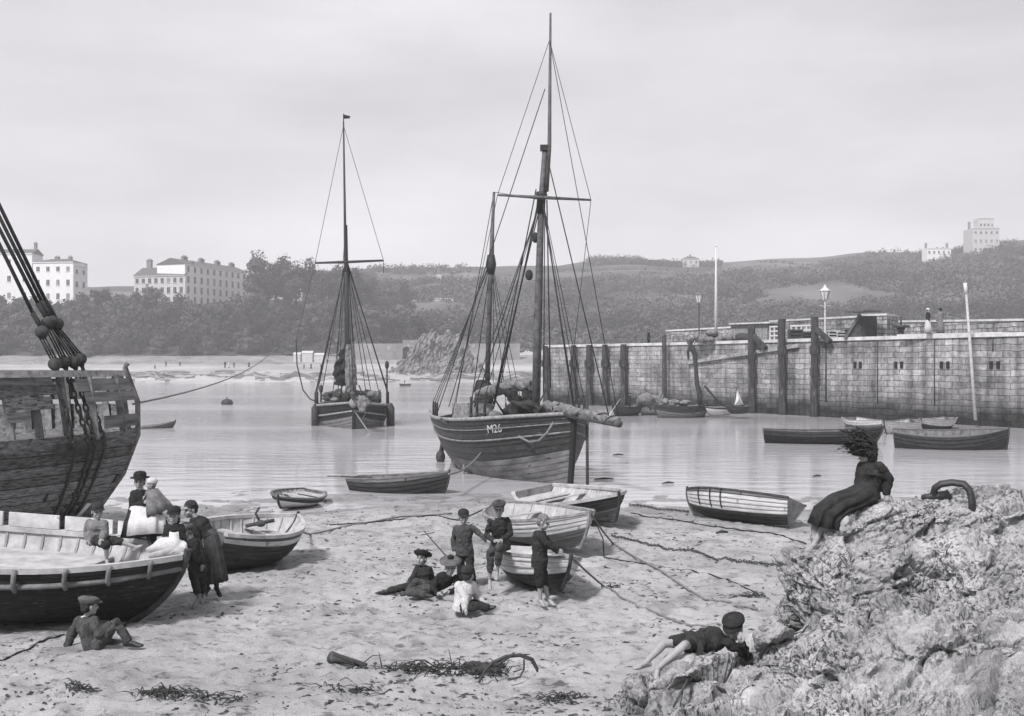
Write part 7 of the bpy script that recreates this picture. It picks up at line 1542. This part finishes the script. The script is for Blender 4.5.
# iron mooring staple in the rock
m = MB(); d = 13.2; m.tube([P(x, y, d+q) for x, y, q in ((934.5, 512, .12), (933, 496, .1), (935, 488, .08), (941, 484, .04), (952, 482.5, 0), (964, 484, -.06), (969.5, 490, -.1), (972, 500, -.12), (972.5, 520, -.14))], .052, 10, flat=.8)
t = thing('mooring_staple', 'thick rusty iron hoop fixed in the top of the big rock', 'iron hoop', P(953, 512, d)); part('hoop', m, 'iron', t)
m = MB(); m.tube([P(922, 497.5, 13.3), P(935, 496.5, 13.3), P(948, 496, 13.3)], [.035, .05, .075], 8); m.ell(P(946, 496.5, 13.3), (.07, .07, .055)); part('shank', m, 'iron', t)
# sticks by the boys
a, b = P(424, 531, 19.8), P(447, 557, 19.0); m = MB(); m.tube([a, a.lerp(b, .5), b], [.008, .011, .013], 6); m.tube([a.lerp(b, .12)+V((-.1, 0, -.02)), a.lerp(b, .12)+V((.14, 0, .03))], .008, 5); solo('toy_sword', m, 'dark_wood', 'thin dark stick with a crosspiece held up behind the tam hat', 'stick', b)
# wreckage and weed
def weed_heap():
    r = random.Random(21); m = MB(); base = on(455, 668)
    for i in range(210):
        px = r.choice([r.gauss(410, 22), r.gauss(455, 22), r.gauss(480, 14), r.uniform(365, 510)]); p = on(px, 668+r.gauss(0, 2.6), .0); a = r.uniform(0, 6.28); l = r.uniform(.08, .4); h = r.uniform(0, .10)
        m.tube([p, p+V((math.cos(a)*l*.5, math.sin(a)*l*.3, h)), p+V((math.cos(a)*l, math.sin(a)*l*.6, h*r.uniform(.1, 1.3)))], [.0075, .0065, .003], 5)
    for i in range(16): p = on(r.gauss(483, 8), 667+r.gauss(0, 2), .02); m.ell(p, (r.uniform(.05, .14), .06, r.uniform(.03, .08)), None, 7, 5)
    for a_, b_ in (((452, 664), (446, 646)), ((382, 667), (377, 655))): m.tube([on(*a_), on(*a_)+V((-.04, 0, .2))], [.008, .004], 5)
    solo('seaweed_heap', m, 'weed', 'long tangled heap of dark seaweed stalks on the foreground sand', 'seaweed', base)
weed_heap()
def arch(pts, d0, r): return [V(((x-512)*d0/F, d0+q, zy(y, d0))) for x, y, q in pts]
d = G(510, 678).y; m = MB(); m.tube(arch([(479, 680, -.1), (484, 672, 0), (493, 662, 0), (506, 656.5, 0), (520, 655, 0), (532, 660, .02), (537, 669, .0), (537.5, 672, 0)], d, .02), [.014, .016, .02, .022, .024, .026, .022, .01], 7); m.tube(arch([(498, 664, 0), (512, 655, 0), (530, 655.5, .05)], d, .01), [.05, .035, .01], 6, flat=.4)
m.tube(arch([(524, 660, .02), (524, 670, .04), (520, 677, 0), (508, 680, 0)], d, .01), .012, 5); solo('bent_branch', m, 'dark_wood', 'dark bent branch arching out of the sand at the right end of the seaweed heap', 'branch', G(510, 678))
p = on(331, 667, .1); e = on(359, 670, .02); m = MB(); m.tube([p+V((0, 0, -.03)), p.lerp(e, .3)+V((0, 0, -.01)), p.lerp(e, .6), e], [.105, .075, .05, .018], 9, flat=.7)
m.beam(p+V((.02, -.05, .03)), e+V((.1, -.06, .02)), .05, .03); t = solo('broken_basket', m, 'timber', 'dark cone-shaped broken basket lying left of the seaweed heap', 'basket', p)
def weed_patch(name, label, cx, cy, n, sx, sy, seed):
    r = random.Random(seed); m = MB()
    for i in range(n):
        p = on(cx+r.gauss(0, sx), cy+r.gauss(0, sy), .005); a = r.uniform(0, 6.28); l = r.uniform(.04, .22); m.tube([p, p+V((math.cos(a)*l*.5, math.sin(a)*l*.4, r.uniform(.005, .05))), p+V((math.cos(a)*l, math.sin(a)*l*.7, .004))], [.008, .010, .003], 5, flat=.6)
    solo(name, m, 'weed', label, 'seaweed')
weed_patch('seaweed_patch', 'small dark seaweed patch at the bottom edge, leftmost', 78, 694, 50, 7, 2, 1); weed_patch('seaweed_patch', 'long dark seaweed patch at the bottom edge right of the leftmost one', 163, 696, 110, 13, 2.5, 2); weed_patch('seaweed_patch', 'thin straggle of seaweed right of the long patch at the bottom edge', 210, 699, 50, 15, 2.2, 3)
weed_patch('seaweed_patch', 'small seaweed scraps below the broken basket', 350, 688, 40, 16, 2, 4); weed_patch('seaweed_patch', 'small seaweed scraps in front of the bent branch', 560, 694, 70, 11, 2, 5); weed_patch('seaweed_patch', 'dark seaweed scraps beside the boy leaning at the dinghy', 613, 584, 30, 5, 1.2, 6); weed_patch('seaweed_patch', 'seaweed clump on the sand left of the big rock', 748, 596, 60, 9, 1.6, 7)
# crumbs of weed over the whole beach
r = np.random.default_rng(5); n = 12000; Y = 10.8+22.5*r.random(n)**1.25; X = (r.random(n)-.5)*1.06*Y; cl = fbm(X*.45, Y*.9, None, 3, 71)+.55*fbm(X*2.2, Y*3.4, None, 2, 75); kp = cl > .0; X, Y = X[kp], Y[kp]; n = len(X)
s = .009+.034*r.random(n)**3; th = r.random(n)*6.28; Zc = np.array([sandz(x, y) for x, y in zip(X, Y)]); vs = []
for dx, dy, dz in ((-1.8, 0, -.1), (0, -.8, 0), (1.8, .2, -.1), (.3, .8, 0), (0, 0, .7)):
    jx = 1+.5*r.normal(size=n); vs.append(np.stack([X+s*(dx*np.cos(th)*jx-dy*np.sin(th)), Y+s*(dx*np.sin(th)+dy*np.cos(th)), Zc+s*dz*.8+.004], -1))
vs = np.stack(vs, 1).reshape(-1, 3); f = np.concatenate([np.array([[0, 1, 4], [1, 2, 4], [2, 3, 4], [3, 0, 4]])+5*i for i in range(n)])
mat('dry_weed', .05, .9, .6, 9); tag(np_obj('weed_crumbs', vs, f, 'dry_weed'), 'scattered dark crumbs of seaweed and stones over the whole beach', 'seaweed', kind='stuff')
# ------------------------------------------------------------------ the air
m = bpy.data.materials.new('haze'); m.use_nodes = True; nt = m.node_tree; nt.nodes.clear(); o = N(nt, 'ShaderNodeOutputMaterial'); vol = N(nt, 'ShaderNodeVolumePrincipled')
vol.inputs['Color'].default_value = (.98, .98, .98, 1); vol.inputs['Density'].default_value = .00048; L(nt, vol.outputs[0], o.inputs['Volume']); M['haze'] = m
hb_ = MB(); hb_.box((0, 430, 55), (2300, 960, 122)); ho = part('haze', hb_, 'haze', None); tag(ho, kind='stuff')
